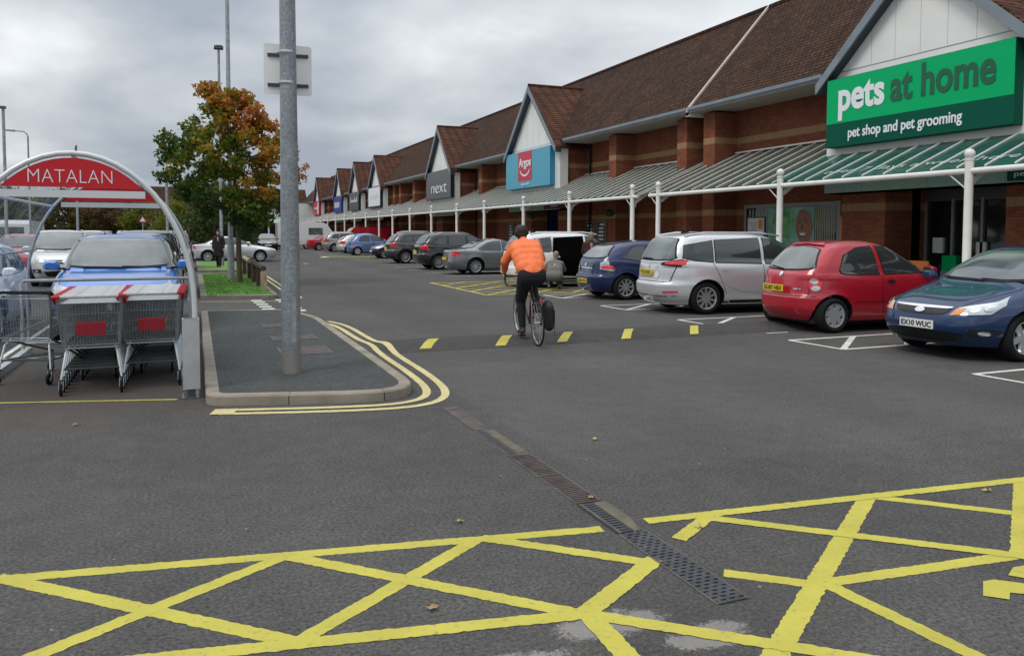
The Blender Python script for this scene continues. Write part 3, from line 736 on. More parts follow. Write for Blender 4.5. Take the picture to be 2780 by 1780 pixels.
wq = MB(); wq.box(XW-.047, XW-.042, 18.55, 20.6, 1.0, 2.46, 'poster_aqua'); PB(wq, 'backdrop', pq)
wq = MB()
for (yy, zz, rr_) in ((20.1, 2.12, .32), (19.95, 1.75, .40), (20.15, 1.45, .36), (19.75, 2.28, .16), (19.6, 2.0, .2)):
    vs = [(XW-.049, yy+rr_*cos(2*pi*k/14)*(1+.12*sin(5*k)), zz+rr_*sin(2*pi*k/14)*(1+.12*cos(7*k))) for k in range(14)]; wq.add([(v[0]-.0003*rr_*40, v[1], v[2]) for v in vs], [list(range(14))], 'poster_green')
PB(wq, 'foliage', pq)
def ellp(mb, cy_, cz_, ry, rz_, x, mm, n=24, rot=0): mb.add([(x, cy_+ry*cos(2*pi*k/n)*cos(rot)-rz_*sin(2*pi*k/n)*sin(rot), cz_+ry*cos(2*pi*k/n)*sin(rot)+rz_*sin(2*pi*k/n)*cos(rot)) for k in range(n)], [list(range(n))], mm)
wq = MB(); ellp(wq, 18.98, 1.86, .36, .55, XW-.052, 'skin_brown', rot=-.12); wq.box(XW-.0515, XW-.05, 18.75, 19.1, 1.15, 1.5, 'skin_brown'); ellp(wq, 18.62, 1.85, .05, .11, XW-.0515, 'skin_brown')
mat('skin_dark', (0.10, 0.04, 0.025), .5)
for yy in (18.88, 19.16): ellp(wq, yy, 1.98, .055, .02, XW-.0545, 'ink'); ellp(wq, yy, 2.05, .07, .015, XW-.0543, 'skin_dark', rot=.2)
ellp(wq, 19.05, 1.84, .05, .08, XW-.0545, 'skin_dark'); [wq.add([(x_, 19.03+w_*cos(pi+pi*k/12), 1.66+h_*sin(pi+pi*k/12)) for k in range(13)], [list(range(13))], m_) for x_, w_, h_, m_ in ((XW-.0545, .17, .13, 'skin_dark'), (XW-.0565, .145, .085, 'paper'))]
PB(wq, 'face', pq)
wq = MB(); mat('shirt_check', (0.24, 0.32, 0.45), .7, var=.5, vscale=14); wq.add([(XW-.0505, 18.4, 1.0), (XW-.0505, 19.0, 1.0), (XW-.0505, 18.8, 1.5), (XW-.0505, 18.5, 1.3)], [(0, 1, 2, 3)], 'shirt_check'); PB(wq, 'shirt', pq)
nb = thing('notice_board', 'white window notice with an orange square in the pet shop window', 'sign', (XW-.05, 21.2, 1.6))
wq = MB(); wq.box(XW-.06, XW-.05, 20.75, 21.65, 1.45, 2.2, 'dark_frame'); PB(wq, 'frame', nb)
wq = MB(); wq.box(XW-.066, XW-.061, 20.80, 21.60, 1.5, 2.15, 'paper'); PB(wq, 'sheet', nb)
wq = MB(); wq.box(XW-.07, XW-.067, 20.85, 21.07, 1.78, 2.10, 'orange_sign'); PB(wq, 'orange_square', nb)
wq = MB()
for k in range(5): wq.box(XW-.069, XW-.067, 21.14, 21.54-.07*(k % 3), 1.98-.08*k, 2.0-.08*k, 'dark_frame')
PB(wq, 'small_print', nb)
wq = MB(); wq.box(XW-.05, XW-.031, 17.3, 17.52, 1.1, 2.15, 'orange_sign'); tag(wq.build('orange_banner'), 'narrow orange banner on the brick beside the poster window', 'banner')
# things at the entrance glass
wq = MB(); wq.box(18.02, 18.09, 14.55, 14.85, 1.15, 1.55, 'paper'); tag(wq.build('door_notice'), 'white paper notice on the left glass door of the pet shop', 'notice', 'paper notices on the glass doors')
wq = MB(); wq.box(18.02, 18.09, 13.35, 13.62, 1.05, 1.45, 'paper'); tag(wq.build('door_notice'), 'white paper notice on the right glass door of the pet shop', 'notice', 'paper notices on the glass doors')
st = thing('pavement_sign', 'orange board standing on the pavement behind the red hatchback', 'sign', (16.2, 13.75, .1))
wq = MB(); wq.box(16.19, 16.23, 13.45, 14.05, .75, 1.0, 'orange_sign'); PB(wq, 'board', st)
wq = MB(); wq.box(16.19, 16.23, 13.45, 13.49, .1, .75, 'black_plastic'); wq.box(16.19, 16.23, 14.01, 14.05, .1, .75, 'black_plastic'); PB(wq, 'leg', st)
pb = thing('poster_board', 'purple and white board at the right of the pet shop entrance', 'sign', (17.9, 12.35, .1)); mat('purple', (0.06, 0.02, 0.10), .5)
wq = MB(); wq.box(17.88, 17.91, 12.1, 12.7, 1.25, 1.42, 'purple'); PB(wq, 'header', pb); wq = MB(); wq.box(17.88, 17.91, 12.1, 12.7, .85, 1.25, 'paper'); PB(wq, 'board', pb); wq = MB(); wq.box(17.88, 17.91, 12.36, 12.44, .1, .85, 'black_plastic'); PB(wq, 'leg', pb)
for y_, h_, m_, lb_ in ((15.05, .75, 'paper', 'pale box standing for a car reflection at the left of the pet shop entrance'), (14.2, 1.0, 'sign_green', 'green box standing for a car reflection in the pet shop entrance'), (13.0, .8, 'sign_red', 'red box standing for a car reflection in the pet shop entrance')):  # boxes added in place of cars reflected in the door glass
    db = thing('reflection_box', lb_, 'box', (17.95, y_, .1)); wq = MB(); wq.box(17.80, 18.0, y_-.22, y_+.22, .1, .1+h_*.6, 'grey_frame'); PB(wq, 'base', db); wq = MB(); wq.box(17.82, 17.98, y_-.20, y_+.20, .1+h_*.6, .1+h_, m_); PB(wq, 'top', db)
# other brick wall posters
mat('poster_dark', (0.03, 0.05, 0.045), .4, var=.8, vscale=7)
for y, zt, hh, ww, lb in ((31.95, 2.16, 1.5, .8, 'tall dark window poster with white writing beside the brick pier'), (33.1, 2.12, 1.3, .75, 'smaller dark poster left of the tall window poster'), (41.5, 2.15, 1.5, .9, 'dark poster on the wall behind the cyclist'), (43.1, 2.15, 1.5, .7, 'poster with pale figures left of the cyclist head')):
    p = thing('wall_poster', lb, 'poster', (XW-.03, y, .7))
    q = MB(); q.box(XW-.05, XW-.004, y-ww/2-.04, y+ww/2+.04, zt-hh-.04, zt+.04, 'grey_frame'); PB(q, 'frame', p)
    q = MB(); q.box(XW-.056, XW-.051, y-ww/2, y+ww/2, zt-hh, zt, 'poster_dark'); PB(q, 'sheet', p)
    q = MB(); r = random.Random(int(y*10))
    for k in range(7): a = r.uniform(.05, .2); q.box(XW-.06, XW-.057, y-ww/2+a, y+ww/2-r.uniform(.06, .3), zt-.18-.17*k, zt-.1-.17*k, 'paper')
    PB(q, 'lettering', p)
q = thing('shop_sign', 'small dark red hanging sign under the canopy by the sky blue fascia', 'sign', (15.9, 33.8, 2.8))
qq = MB(); mat('maroon', (0.13, 0.01, 0.03), .5); qq.box(15.96, 16.0, 32.5, 35.0, 2.78, 3.04, 'maroon'); PB(qq, 'panel', q)
qq = MB()
for k in range(6): qq.box(15.952, 15.958, 33.4+.13*k, 33.48+.13*k, 2.87, 2.94, 'paper')
PB(qq, 'lettering', q)
# ------------------------------------------------ shop signs
def sign(label, y0, y1, z0, z1, m_face, build, depth=.24, m_side=None):
    s = thing('shop_sign', label, 'sign', (XG-depth, (y0+y1)/2, z0))
    q = MB(); q.box(XG-depth, XG-.003, y0, y1, z0, z1, m_side or m_face); q.box(XG-depth-.006, XG-depth-.001, y0+.01, y1-.01, z0+.01, z1-.01, m_face); PB(q, 'panel', s)
    build(s, XG-depth-.012); 
    for c in [c for c in bpy.data.objects if c.parent == s and c.matrix_parent_inverse == Matrix.Identity(4)]: c.matrix_parent_inverse = Matrix.Translation(-s.location)
    return s
def s1(s, x):
    q = MB(); q.box(x-.001, x+.004, 11.21, 16.39, 3.94, 4.55, 'sign_dkgreen'); PB(q, 'lower_band', s)
    lettering('white_lettering', 'pets', 1.06, (x-.004, 15.98, 4.88), WX, WY, 'sign_white', s, off=.034, width=1.48, ext=.003)
    lettering('green_lettering', 'at home', 1.06, (x-.004, 14.33, 4.88), WX, WY, 'sign_dkgreen2', s, off=.026, width=2.72, ext=.003)
    lettering('strapline', 'pet shop and pet grooming', .37, (x-.006, 15.62, 4.14), WX, WY, 'sign_white', s, off=.006, width=3.25)
sign('large bright green pet shop sign with white and dark green words', 11.2, 16.4, 3.93, 5.72, 'sign_green', s1, .28, 'sign_dkgreen')
def s1b(s, x): lettering('lettering', 'pets', .16, (x-.002, 11.25, 2.86), WX, WY, 'sign_white', s, width=.4)
s_ = sign('small dark green box sign at the right edge of the photo', 9.6, 11.42, 2.77, 3.06, 'sign_dkgreen', s1b, .12)
lettering_o = thing('glass_lettering', 'pale writing stuck on the teal canopy glass above the pet shop entrance', 'lettering', (14.6, 13.5, 3.1))
def s2(s, x):
    q = MB(); q.box(x-.002, x+.004, 36.15, 37.95, 4.28, 5.78, 'sign_red'); PB(q, 'red_square', s)
    lettering('lettering', 'Argos', .62, (x-.008, 37.82, 5.02), WX, WY, 'sign_white', s, off=.012, width=1.55)
    q = MB(); n = 16
    vs = []
    for k in range(n+1):
        a = radians(200+140*k/n); c = (37.05, 5.02); t = .05+.045*sin(pi*k/n)
        for rr_ in (.62-t, .62+t*.2): vs.append((x-.01, c[0]-rr_*1.1*cos(a), c[1]+rr_*.8*sin(a)))
    q.add(vs, [(2*k, 2*k+1, 2*k+3, 2*k+2) for k in range(n)], 'sign_white'); PB(q, 'smile', s)
    lettering('small_lettering', 'argos.co.uk', .17, (x-.008, 37.55, 4.07), WX, WY, 'sign_white', s, width=1.05)
sign('sky blue shop sign with a red square and white smile', 34.0, 39.65, 3.92, 5.80, 'sign_blue', s2, .26, 'sign_blue_side')
def s3(s, x):
    lettering('lettering', 'next', 1.15, (x-.006, 54.0, 4.35), WX, WY, 'sign_white', s, off=-.012, width=3.6)
sign('square charcoal sign with thin white word next', 49.55, 55.3, 3.95, 5.88, 'sign_char', s3, .26, 'sign_black')
def s4(s, x):
    q = MB(); q.box(x-.001, x+.004, 70.6, 75.6, 4.05, 5.78, 'sign_white'); PB(q, 'white_face', s)
    q = MB(); r = random.Random(4)
    for k in range(9): q.box(x-.004, x-.001, 71.4+.4*k, 71.7+.4*k, 4.7, 5.0+.2*(k % 2), 'sign_pale')
    PB(q, 'lettering', s)
sign('white sign in a dark frame with faint grey lettering', 70.5, 75.8, 3.9, 5.86, 'sign_black', s4, .26)
def s5(s, x):
    q = MB()
    for k in range(9): q.box(x-.006, x-.001, 81.3+.42*k, 81.55+.42*k, 4.75, 5.02+(.25 if k in (0, 8, 3) else 0), 'sign_white')
    PB(q, 'lettering', s)
sign('dark grey sign with small white lettering, fifth along the row', 80.6, 85.8, 3.9, 5.8, 'sign_char', s5, .26, 'sign_black')
def s6(s, x):
    q = MB()
    for k in range(7): q.box(x-.006, x-.001, 91.9+.5*k, 92.3+.5*k, 4.55, 5.1, 'sign_pale'); 
    q.box(x-.006, x-.001, 91.9, 95.3, 4.45, 4.53, 'sign_pale'); PB(q, 'lettering', s)
sign('royal blue sign with a pale blue block of lettering', 90.7, 95.9, 3.9, 5.8, 'sign_royal', s6, .26)
def s7(s, x):
    q = MB(); q.box(x-.006, x-.001, 108.2, 109.2, 4.05, 5.6, 'sign_white'); q.box(x-.006, x-.001, 109.2, 111.8, 4.75, 4.95, 'sign_white'); PB(q, 'white_stripes', s)
sign('red sign with white stripes on the farthest gable', 107.6, 113.1, 3.9, 5.8, 'sign_red', s7, .26)
# pale writing on the pet shop canopy glass
canopy_slope = (4.39-2.97)/(XW-14.3)
def cz(x): return 2.97+(x-14.3)*canopy_slope
o = lettering('lettering', 'open 7 days a week here', .36, (14.62, 15.25, cz(14.62)+.02), WX, (1, 0, canopy_slope), 'fascia_green', lettering_o, width=5.0, ext=.002)
o.matrix_parent_inverse = Matrix.Translation(-lettering_o.location)
# ------------------------------------------------ canopies
def canopy(label, y0, y1, posts, glass, teal=None, glands=None):
    c = thing('glass_canopy', label, 'canopy', (14.3, (y0+y1)/2, 0.1), group='glass canopies along the shops')
    spans = [(y0, y1, glass)] if not teal else [(y0, teal[0], 'canopy_glass_teal' if teal[2] == 'lo' else glass), (teal[0], teal[1], 'canopy_glass_teal'), (teal[1], y1, glass)]
    for a, b, g in spans:
        if b-a < .05: continue
        q = MB(); q.prism([(14.32, cz(14.32)), (XW-.02, cz(XW-.02)), (XW-.02, cz(XW-.02)-.012), (14.32, cz(14.32)-.012)], 'y', a, b, g); PB(q, 'glass', c)
    q = MB(); n = max(2, round((y1-y0)/.6)); 
    for k in range(n+1):
        y = y0+(y1-y0)*k/n
        q.prism([(14.3, cz(14.3)+.035), (XW-.02, cz(XW-.02)+.035), (XW-.02, cz(XW-.02)+.004), (14.3, cz(14.3)+.004)], 'y', y-.018, y+.018, 'white_steel')
        q.prism([(14.3, cz(14.3)-.014), (XW-.02, cz(XW-.02)-.014), (XW-.02, cz(XW-.02)-.07), (14.3, cz(14.3)-.07)], 'y', y-.015, y+.015, 'white_steel')
    q.box(XW-.09, XW-.02, y0, y1, cz(XW)+.0, cz(XW)+.05, 'white_steel')
    rf = PB(q, 'rafters', c); rf['kind'] = 'stuff'
    q = MB(); q.tube([(14.3, y0, 2.90), (14.3, y1, 2.90)], .06, 'white_steel', 10); PB(q, 'beam', c, 60)
    for y in posts:
        q = MB(); q.lathe([(0, .1), (.095, .1), (.095, .16), (.081, .18), (.081, 3.10), (.09, 3.11), (.09, 3.14), (.06, 3.15), (0, 3.15)], 'white_steel', 20, c=(14.3, y, 0)); po = PB(q, 'post', c, 40)
        q = MB(); q.ball((14.3, y, 3.24), .102, 'white_steel', 16); f = q.build('finial', po, 60); f.matrix_parent_inverse = Matrix.Translation(-c.location); f.matrix_parent_inverse = po.matrix_parent_inverse.inverted() @ Matrix.Translation(-c.location)
        q = MB(); q.prism([(14.37, 2.70), (14.42, 2.66), (15.5, 3.40), (15.5, 3.46), (14.4, 2.79)], 'y', y-.035, y+.035, 'white_steel'); q.tube([(14.3, y, 2.5), (14.3, y+.45, 2.86)], .014, 'white_steel', 6); PB(q, 'bracket', c)
    return c
canopy('clear and teal glass canopy on white posts outside the pet shop', 1.0, 22.75, [5.6, 11.0, 16.4, 22.2], 'canopy_glass', (10.9, 17.0, 'lo'))
canopy('ribbed glass canopy on white posts outside the sky blue signed shop', 23.5, 44.2, [23.85, 28.8, 33.6, 38.9, 43.55], 'canopy_glass')
canopy('glass canopy outside the charcoal signed shop', 44.3, 64.2, [48.8, 54.2, 59.4, 64.15], 'canopy_glass')
canopy('glass canopy outside the white signed shop', 64.3, 78.2, [69.5, 74.7], 'canopy_glass')
canopy('glass canopy outside the far dark grey signed shop', 78.3, 88.3, [80.0, 85.4], 'canopy_glass')
canopy('glass canopy outside the royal blue signed shop', 88.4, 102.1, [90.7, 96.0, 101.3], 'canopy_glass')
canopy('farthest glass canopy below the red sign', 102.2, 121, [106.6, 112, 117.3], 'canopy_glass')
# white rain pipe beside posts, hanging baskets
for y in (22.2+1.55, 28.9, 44.0, 38.2):
    pass
for y, lb in ((24.2, 'white kinked rain pipe beside the canopy end post'), (29.15, 'white kinked rain pipe beside the post left of the blue hatchback'), (43.9, 'white kinked rain pipe beside a far canopy post')):
    q = MB(); y2 = y-.35; q.tube([(14.42, y2, 2.86), (14.42, y2, 2.62), (14.40, y2+.14, 2.42), (14.40, y2+.14, .1)], .035, 'white_steel', 8); tag(q.build('rain_pipe', smooth=50), lb, 'pipe', 'rain pipes on the canopy posts')
mat('moss', (0.03, 0.045, 0.018), .95, var=.5, vscale=12, bump=1)
for x, y, lb in ((15.6, 26.0, 'hanging basket under the canopy, nearer of the pair'), (15.5, 27.6, 'hanging basket under the canopy, farther of the pair'), (15.3, 34.9, 'hanging basket in front of the dark blue entrance')):
    h = thing('hanging_basket', lb, 'hanging basket', (x, y, 2.45), group='hanging baskets under the canopy')
    q = MB(); q.lathe([(0, -.17), (.12, -.14), (.19, -.05), (.21, .02), (.0, .03)], 'moss', 12); q.build('bowl', h, 60)
    q = MB(); r = random.Random(int(y*7))
    for k in range(120):
        a = r.uniform(0, 6.28); rad = r.uniform(0, .24); zz = r.uniform(-.08, .14); s = .035; c0 = Vector((rad*cos(a), rad*sin(a), zz)); n1_ = Vector((r.uniform(-1, 1), r.uniform(-1, 1), r.uniform(-1, 1))).normalized(); t1 = n1_.orthogonal().normalized()*s; t2 = n1_.cross(t1)
        q.add([c0+t1, c0+t2, c0-t1, c0-t2], [(0, 1, 2, 3)], 'moss')
    q.build('plants', h)
    q = MB()
    for k in range(3): a = 2*pi*k/3; q.tube([(.2*cos(a), .2*sin(a), .02), (0, 0, .45)], .006, 'dark_frame', 4)
    q.tube([(0, 0, .45), (0, 0, .95)], .008, 'dark_frame', 4); q.build('chains', h)
# blue entrance of the second shop
mat('entrance_blue', (0.01, 0.03, 0.11), .4)
q = MB(); q.box(XW+.1, XW+.46, 34.7, 34.95, .1, 2.74, 'entrance_blue'); q.box(XW+.1, XW+.46, 37.7, 37.94, .1, 2.74, 'entrance_blue'); q.box(XW+.1, XW+.46, 34.96, 37.69, 2.56, 2.735, 'entrance_blue')
B2(q, 'blue_door_surround')
# low return building closing the far end
fu = thing('shop_building', 'pale shop range across the far end of the car park road', 'shop', (6, 138, 0))
q = MB(); q.box(-14, 16.6, 131, 138, 0, 5.4, 'white_render'); PB(q, 'wall', fu)
q = MB(); q.prism([(130.2, 5.3), (134.5, 8.6), (138.8, 5.3)], 'x', -15, 17.5, 'roof_tiles'); PB(q, 'roof', fu)
q = MB(); q.box(-13, 15, 130.93, 130.99, 0.2, 2.9, 'dark_glass'); PB(q, 'shop_windows', fu)
for k in range(9):
    q = MB(); q.lathe([(0, 0), (.13, 0), (.13, 3.1), (0, 3.1)], 'white_steel', 8, c=(-12+3.3*k, 128.6, 0)); PB(q, 'post', fu)
q = MB(); q.prism([(128.3, 3.0), (130.99, 4.1), (130.99, 4.0), (128.3, 2.9)], 'x', -13.5, 15.5, 'fascia_green'); PB(q, 'canopy', fu)
q = MB(); q.box(13.6, 17.6, 121.05, 130.9, 0, 5.8, 'white_render'); 
qe = thing('end_wall', 'plain white rendered block at the far end of the shop row', 'building', (15.6, 126, 0)); PB(q, 'wall', qe)
q = MB(); q.prism([(16.0, 5.8), (19.5, 9.6), (23, 5.8)], 'y', 121.06, 130.9, 'roof_tiles'); q.box(13.5, 16, 121.06, 130.9, 5.81, 6.0, 'gutter_grey'); PB(q, 'roof', qe)
# ================================================================ CARS
def paint(name, col, metal=0.35, rough=0.32):
    return mat('paint_'+name, col, rough, metal=metal, coat=0.9)
paint('red', (0.42, 0.008, 0.022), 0.1); paint('silver', (0.68, 0.69, 0.70), .5, .3); paint('white', (0.80, 0.80, 0.79), 0, .3); paint('blue', (0.005, 0.015, 0.080), .2)
paint('midblue', (0.004, 0.027, 0.098), .35); paint('grey', (0.22, 0.235, 0.245), .6, .3); paint('darkgrey', (0.085, 0.08, 0.075), .5, .3); paint('black', (0.014, 0.015, 0.017), .2)
paint('paleblue', (0.13, 0.21, 0.44), .4); paint('skyblue', (0.028, 0.175, 0.58), .35, .3); paint('pewter', (0.33, 0.33, 0.31), .5); paint('navy', (0.012, 0.018, 0.06), .3); paint('green', (0.03, 0.09, 0.06), .3); paint('maroon', (0.14, 0.012, 0.02), .3)
def interp(tab, z):
    if z <= tab[0][0]: return tab[0][1]
    if z >= tab[-1][0]: return tab[-1][1]
    for i in range(len(tab)-1):
        if tab[i][0] <= z <= tab[i+1][0]:
            x0, y0 = tab[i]; x1, y1 = tab[i+1]; h = x1-x0
            d = (y1-y0)/h
            dl = (y0-tab[i-1][1])/(x0-tab[i-1][0]) if i else d
            dr_ = (tab[i+2][1]-y1)/(tab[i+2][0]-x1) if i+2 < len(tab) else d
            def lim(a, b): return 0 if a*b <= 0 else 2*a*b/(a+b)
            m0 = lim(dl, d) if i else d; m1 = lim(d, dr_) if i+2 < len(tab) else d
            t = (z-x0)/h
            return y0*(2*t**3-3*t*t+1)+y1*(3*t*t-2*t**3)+h*m0*(t**3-2*t*t+t)+h*m1*(t**3-t*t)
class Body:
    def __init__(s, L, W, H, front, rear, belt, wb, rax, wr, nose=1.0, nlo=5.0, nhi=7.0, rail=.72, tuck=.9, sill=.2):
        s.L, s.W, s.H, s.belt, s.wb, s.rax, s.wr = L, W, H, belt, wb, rax, wr; s.fax = rax+wb
        s.F = sorted([(z, x) for x, z in front]); s.R = sorted([(z, x) for x, z in rear])
        h = W/2; b = belt; g = H-b
        s.Wt = [(sill, h*tuck), (sill+.12, h*(tuck+.055)), (sill+.3, h*.99), (b-.28, h), (b-.12, h*.985), (b, h*.945), (b+.02, h*.925), (b+g*.35, h*(.925-(.925-rail)*.33)), (b+g*.75, h*(rail+.02)), (b+g*.9, h*(rail-.07)), (b+g*.97, h*(rail-.22)), (H, h*.30)]
        s.nlo, s.nhi = nlo, nhi; s.sill = sill
    def fx(s, z): return interp(s.F, z)
    def rx(s, z): return interp(s.R, z)
    def w(s, z): return interp(s.Wt, z)
    def n(s, z):
        t = min(1, max(0, (z-s.belt+.1)/.25)); return s.nlo+(s.nhi-s.nlo)*t
    def mid(s, z): return (s.fx(z)+s.rx(z))/2, max(.05, (s.fx(z)-s.rx(z))/2)
    def ring(s, a, z):
        n = s.n(z); c, sn = cos(a), sin(a); r = (abs(c)**n+abs(sn)**n)**(-1/n); mx_, hx = s.mid(z)
        return Vector((mx_+hx*c*r, s.w(z)*sn*r, z))
    def side(s, x, z):
        mx_, hx = s.mid(z); n = s.n(z); u = min(.9999, abs((x-mx_)/hx))
        y = s.w(z)*(1-u**n)**(1/n)
        for ax in (s.rax, s.fax):
            d = sqrt((x-ax)**2+(z-s.wr)**2)-(s.wr+.05)
            if d < .25: y += .016*math.exp(-(d/.06)**2)*(1 if z < s.belt-.1 else 0)
        return y
    def end(s, y, z, f=True):
        mx_, hx = s.mid(z); n = s.n(z); u = min(.9999, abs(y)/s.w(z)); k = (1-u**n)**(1/n)
        return mx_+(hx if f else -hx)*k
    def angle(s, kind, c, z):
        if kind == 'a': return radians(c)
        mx_, hx = s.mid(z); n = s.n(z)
        if kind == 's':
            u = max(-.9999, min(.9999, (c-mx_)/hx)); v = (1-abs(u)**n)**(1/n)
        else:
            v = min(.9999, abs(c)/s.w(z)); u = (1-v**n)**(1/n)*(1 if kind == 'f' else -1)
        return atan2(v, u)
    def mesh(s, nz=64, na=46):
        # z levels by arc length of the centre profiles
        zs = [s.sill+(s.H-s.sill)*i/900 for i in range(901)]; acc = [0]
        for a, b in zip(zs, zs[1:]):
            acc.append(acc[-1]+sqrt((b-a)**2+(.55*(s.fx(b)-s.fx(a)))**2+(.55*(s.rx(b)-s.rx(a)))**2+(s.w(b)-s.w(a))**2))
        lv = []; j = 0
        for i in range(nz+1):
            t = acc[-1]*i/nz
            while j < 900 and acc[j] < t: j += 1
            lv.append(zs[j])
        vs = []; n2 = 2*na
        for z in lv:
            for k in range(n2):
                a = 2*pi*k/n2; p = s.ring(a if a <= pi else 2*pi-a, z); y = p.y
                for ax in (s.rax, s.fax):
                    d = sqrt((p.x-ax)**2+(z-s.wr)**2)-(s.wr+.05)
                    if abs(d) < .25 and z < s.belt-.1 and y > .5*s.W/2: y += .016*math.exp(-(d/.06)**2)
                vs.append((p.x, y if a <= pi else -y, z))
        fs = [(i*n2+k, i*n2+(k+1) % n2, (i+1)*n2+(k+1) % n2, (i+1)*n2+k) for i in range(nz) for k in range(n2)]
        fs.append(list(range(n2-1, -1, -1))); fs.append([nz*n2+k for k in range(n2)])
        return vs, fs
def grid_patch(mb, P, off, m, out):
    "P[i][j] grid of Vectors pushed out along its normals; thin skirt back towards the body"
    ni, nj = len(P), len(P[0]); vs = []
    for i in range(ni):
        for j in range(nj):
            du = P[min(i+1, ni-1)][j]-P[max(i-1, 0)][j]; dv = P[i][min(j+1, nj-1)]-P[i][max(j-1, 0)]
            nr = du.cross(dv)
            if nr.length < 1e-9: nr = out(P[i][j]).copy()
            nr.normalize()
            if nr.dot(out if not callable(out) else out(P[i][j])) < 0: nr = -nr
            vs.append(P[i][j]+nr*off)
    fs = [(i*nj+j, (i+1)*nj+j, (i+1)*nj+j+1, i*nj+j+1) for i in range(ni-1) for j in range(nj-1)]
    mb.add(vs, fs, m)
def rs(poly_, n):
    "resample a polyline by its arc length"
    P = [Vector(p) for p in poly_]; L = [0]
    for a, b in zip(P, P[1:]): L.append(L[-1]+(b-a).length)
    out = []; j = 0
    for i in range(n):
        t = L[-1]*i/(n-1)
        while j < len(L)-2 and L[j+1] < t: j += 1
        d = L[j+1]-L[j]; out.append(P[j].lerp(P[j+1], (t-L[j])/d if d > 1e-9 else 0))
    return out
def ell(cu, cz_, ru, rz_, n=9):
    lo = [(cu-ru*cos(pi*k/(n-1)), cz_-rz_*sin(pi*k/(n-1))) for k in range(n)]; hi = [(cu-ru*cos(pi*k/(n-1)), cz_+rz_*sin(pi*k/(n-1))) for k in range(n)]
    return lo, hi
PS = [(1, -1)]
def patch(mb, B, kind, lo, hi, m, off=.006, n=15, nv=6, sides=None, resample=True):
    """kind 's' side window space (x,z); 'f'/'r' front/rear (y,z); 'c' corner: points ('s'|'f'|'r', c, z)"""
    sides = sides or PS[0]
    if kind == 'c':
        lo = [(B.angle(k, c, z), z) for k, c, z in lo]; hi = [(B.angle(k, c, z), z) for k, c, z in hi]
    if resample: lo = rs(lo, n); hi = rs(hi, n)
    else: lo = [Vector(p) for p in lo]; hi = [Vector(p) for p in hi]
    for sg in sides:
        P = []
        for a, b in zip(lo, hi):
            col = []
            for j in range(nv+1):
                q = a.lerp(b, j/nv); u, z = q.x, min(q.y, B.H-.004)
                if kind == 's':
                    mq, hq = B.mid(z); u = max(mq-.945*hq, min(mq+.925*hq, u))
                if kind == 's': v = Vector((u, B.side(u, z)*sg, z))
                elif kind == 'f': v = Vector((B.end(u*sg, z, True), u*sg, z))
                elif kind == 'r': v = Vector((B.end(u*sg, z, False), u*sg, z))
                else:
                    r = B.ring(u, z); v = Vector((r.x, r.y*sg, z))
                col.append(v)
            P.append(col)
        grid_patch(mb, P, off, m, lambda p: Vector((p.x*.25 if abs(p.x) < 1.2 else p.x, p.y*1.0, .15)) if kind != 's' else Vector((0, sg, 0.01)))
def sym(mb, B, kind, lo, hi, m, off=.006, n=17, nv=6):
    "full width patch on front/rear; lo/hi given for y from 0 to the edge and mirrored"
    L = [(-y, z) for y, z in reversed(lo)]+[p for p in lo if p[0] > 1e-6]; U = [(-y, z) for y, z in reversed(hi)]+[p for p in hi if p[0] > 1e-6]
    patch(mb, B, kind, L, U, m, off, n, nv, sides=(1,))
def seam(mb, B, pts, m='ink', wd=.011, sides=None):
    P = rs(pts, 14)
    lo = []; hi = []
    for i, p in enumerate(P):
        d = (P[min(i+1, 13)]-P[max(i-1, 0)]).normalized(); nr = Vector((-d.y, d.x))*wd/2; lo.append(p-nr); hi.append(p+nr)
    patch(mb, B, 's', lo, hi, m, .0035, 14, 1, sides, resample=False)
def boolean_wells(o, B):
    c = MB()
    for ax in (B.rax, B.fax):
        for sg in (1, -1):
            y0, y1 = sorted((sg*(B.W/2-.36), sg*(B.W/2+.2)))
            n = 36; vs = [(ax+(B.wr+.045)*cos(2*pi*k/n), y, B.wr+.01+(B.wr+.045)*sin(2*pi*k/n)) for y in (y0, y1) for k in range(n)]
            c.add(vs, [list(range(n))[::-1], list(range(n, 2*n))]+[(k, (k+1) % n, n+(k+1) % n, n+k) for k in range(n)], 'black_plastic')
    co = c.build('cut'); md = o.modifiers.new('b', 'BOOLEAN'); md.operation = 'DIFFERENCE'; md.object = co; md.solver = 'EXACT'
    dg = bpy.context.evaluated_depsgraph_get(); me = bpy.data.meshes.new_from_object(o.evaluated_get(dg))
    o.modifiers.clear(); o.data = me
    # faces of the wells take the cutter material
    for k, mm in enumerate(me.materials):
        pass
    me.polygons.foreach_set('use_smooth', [True]*len(me.polygons)); me.set_sharp_from_angle(angle=radians(38))
    bpy.data.objects.remove(co)
WHEELS = {}
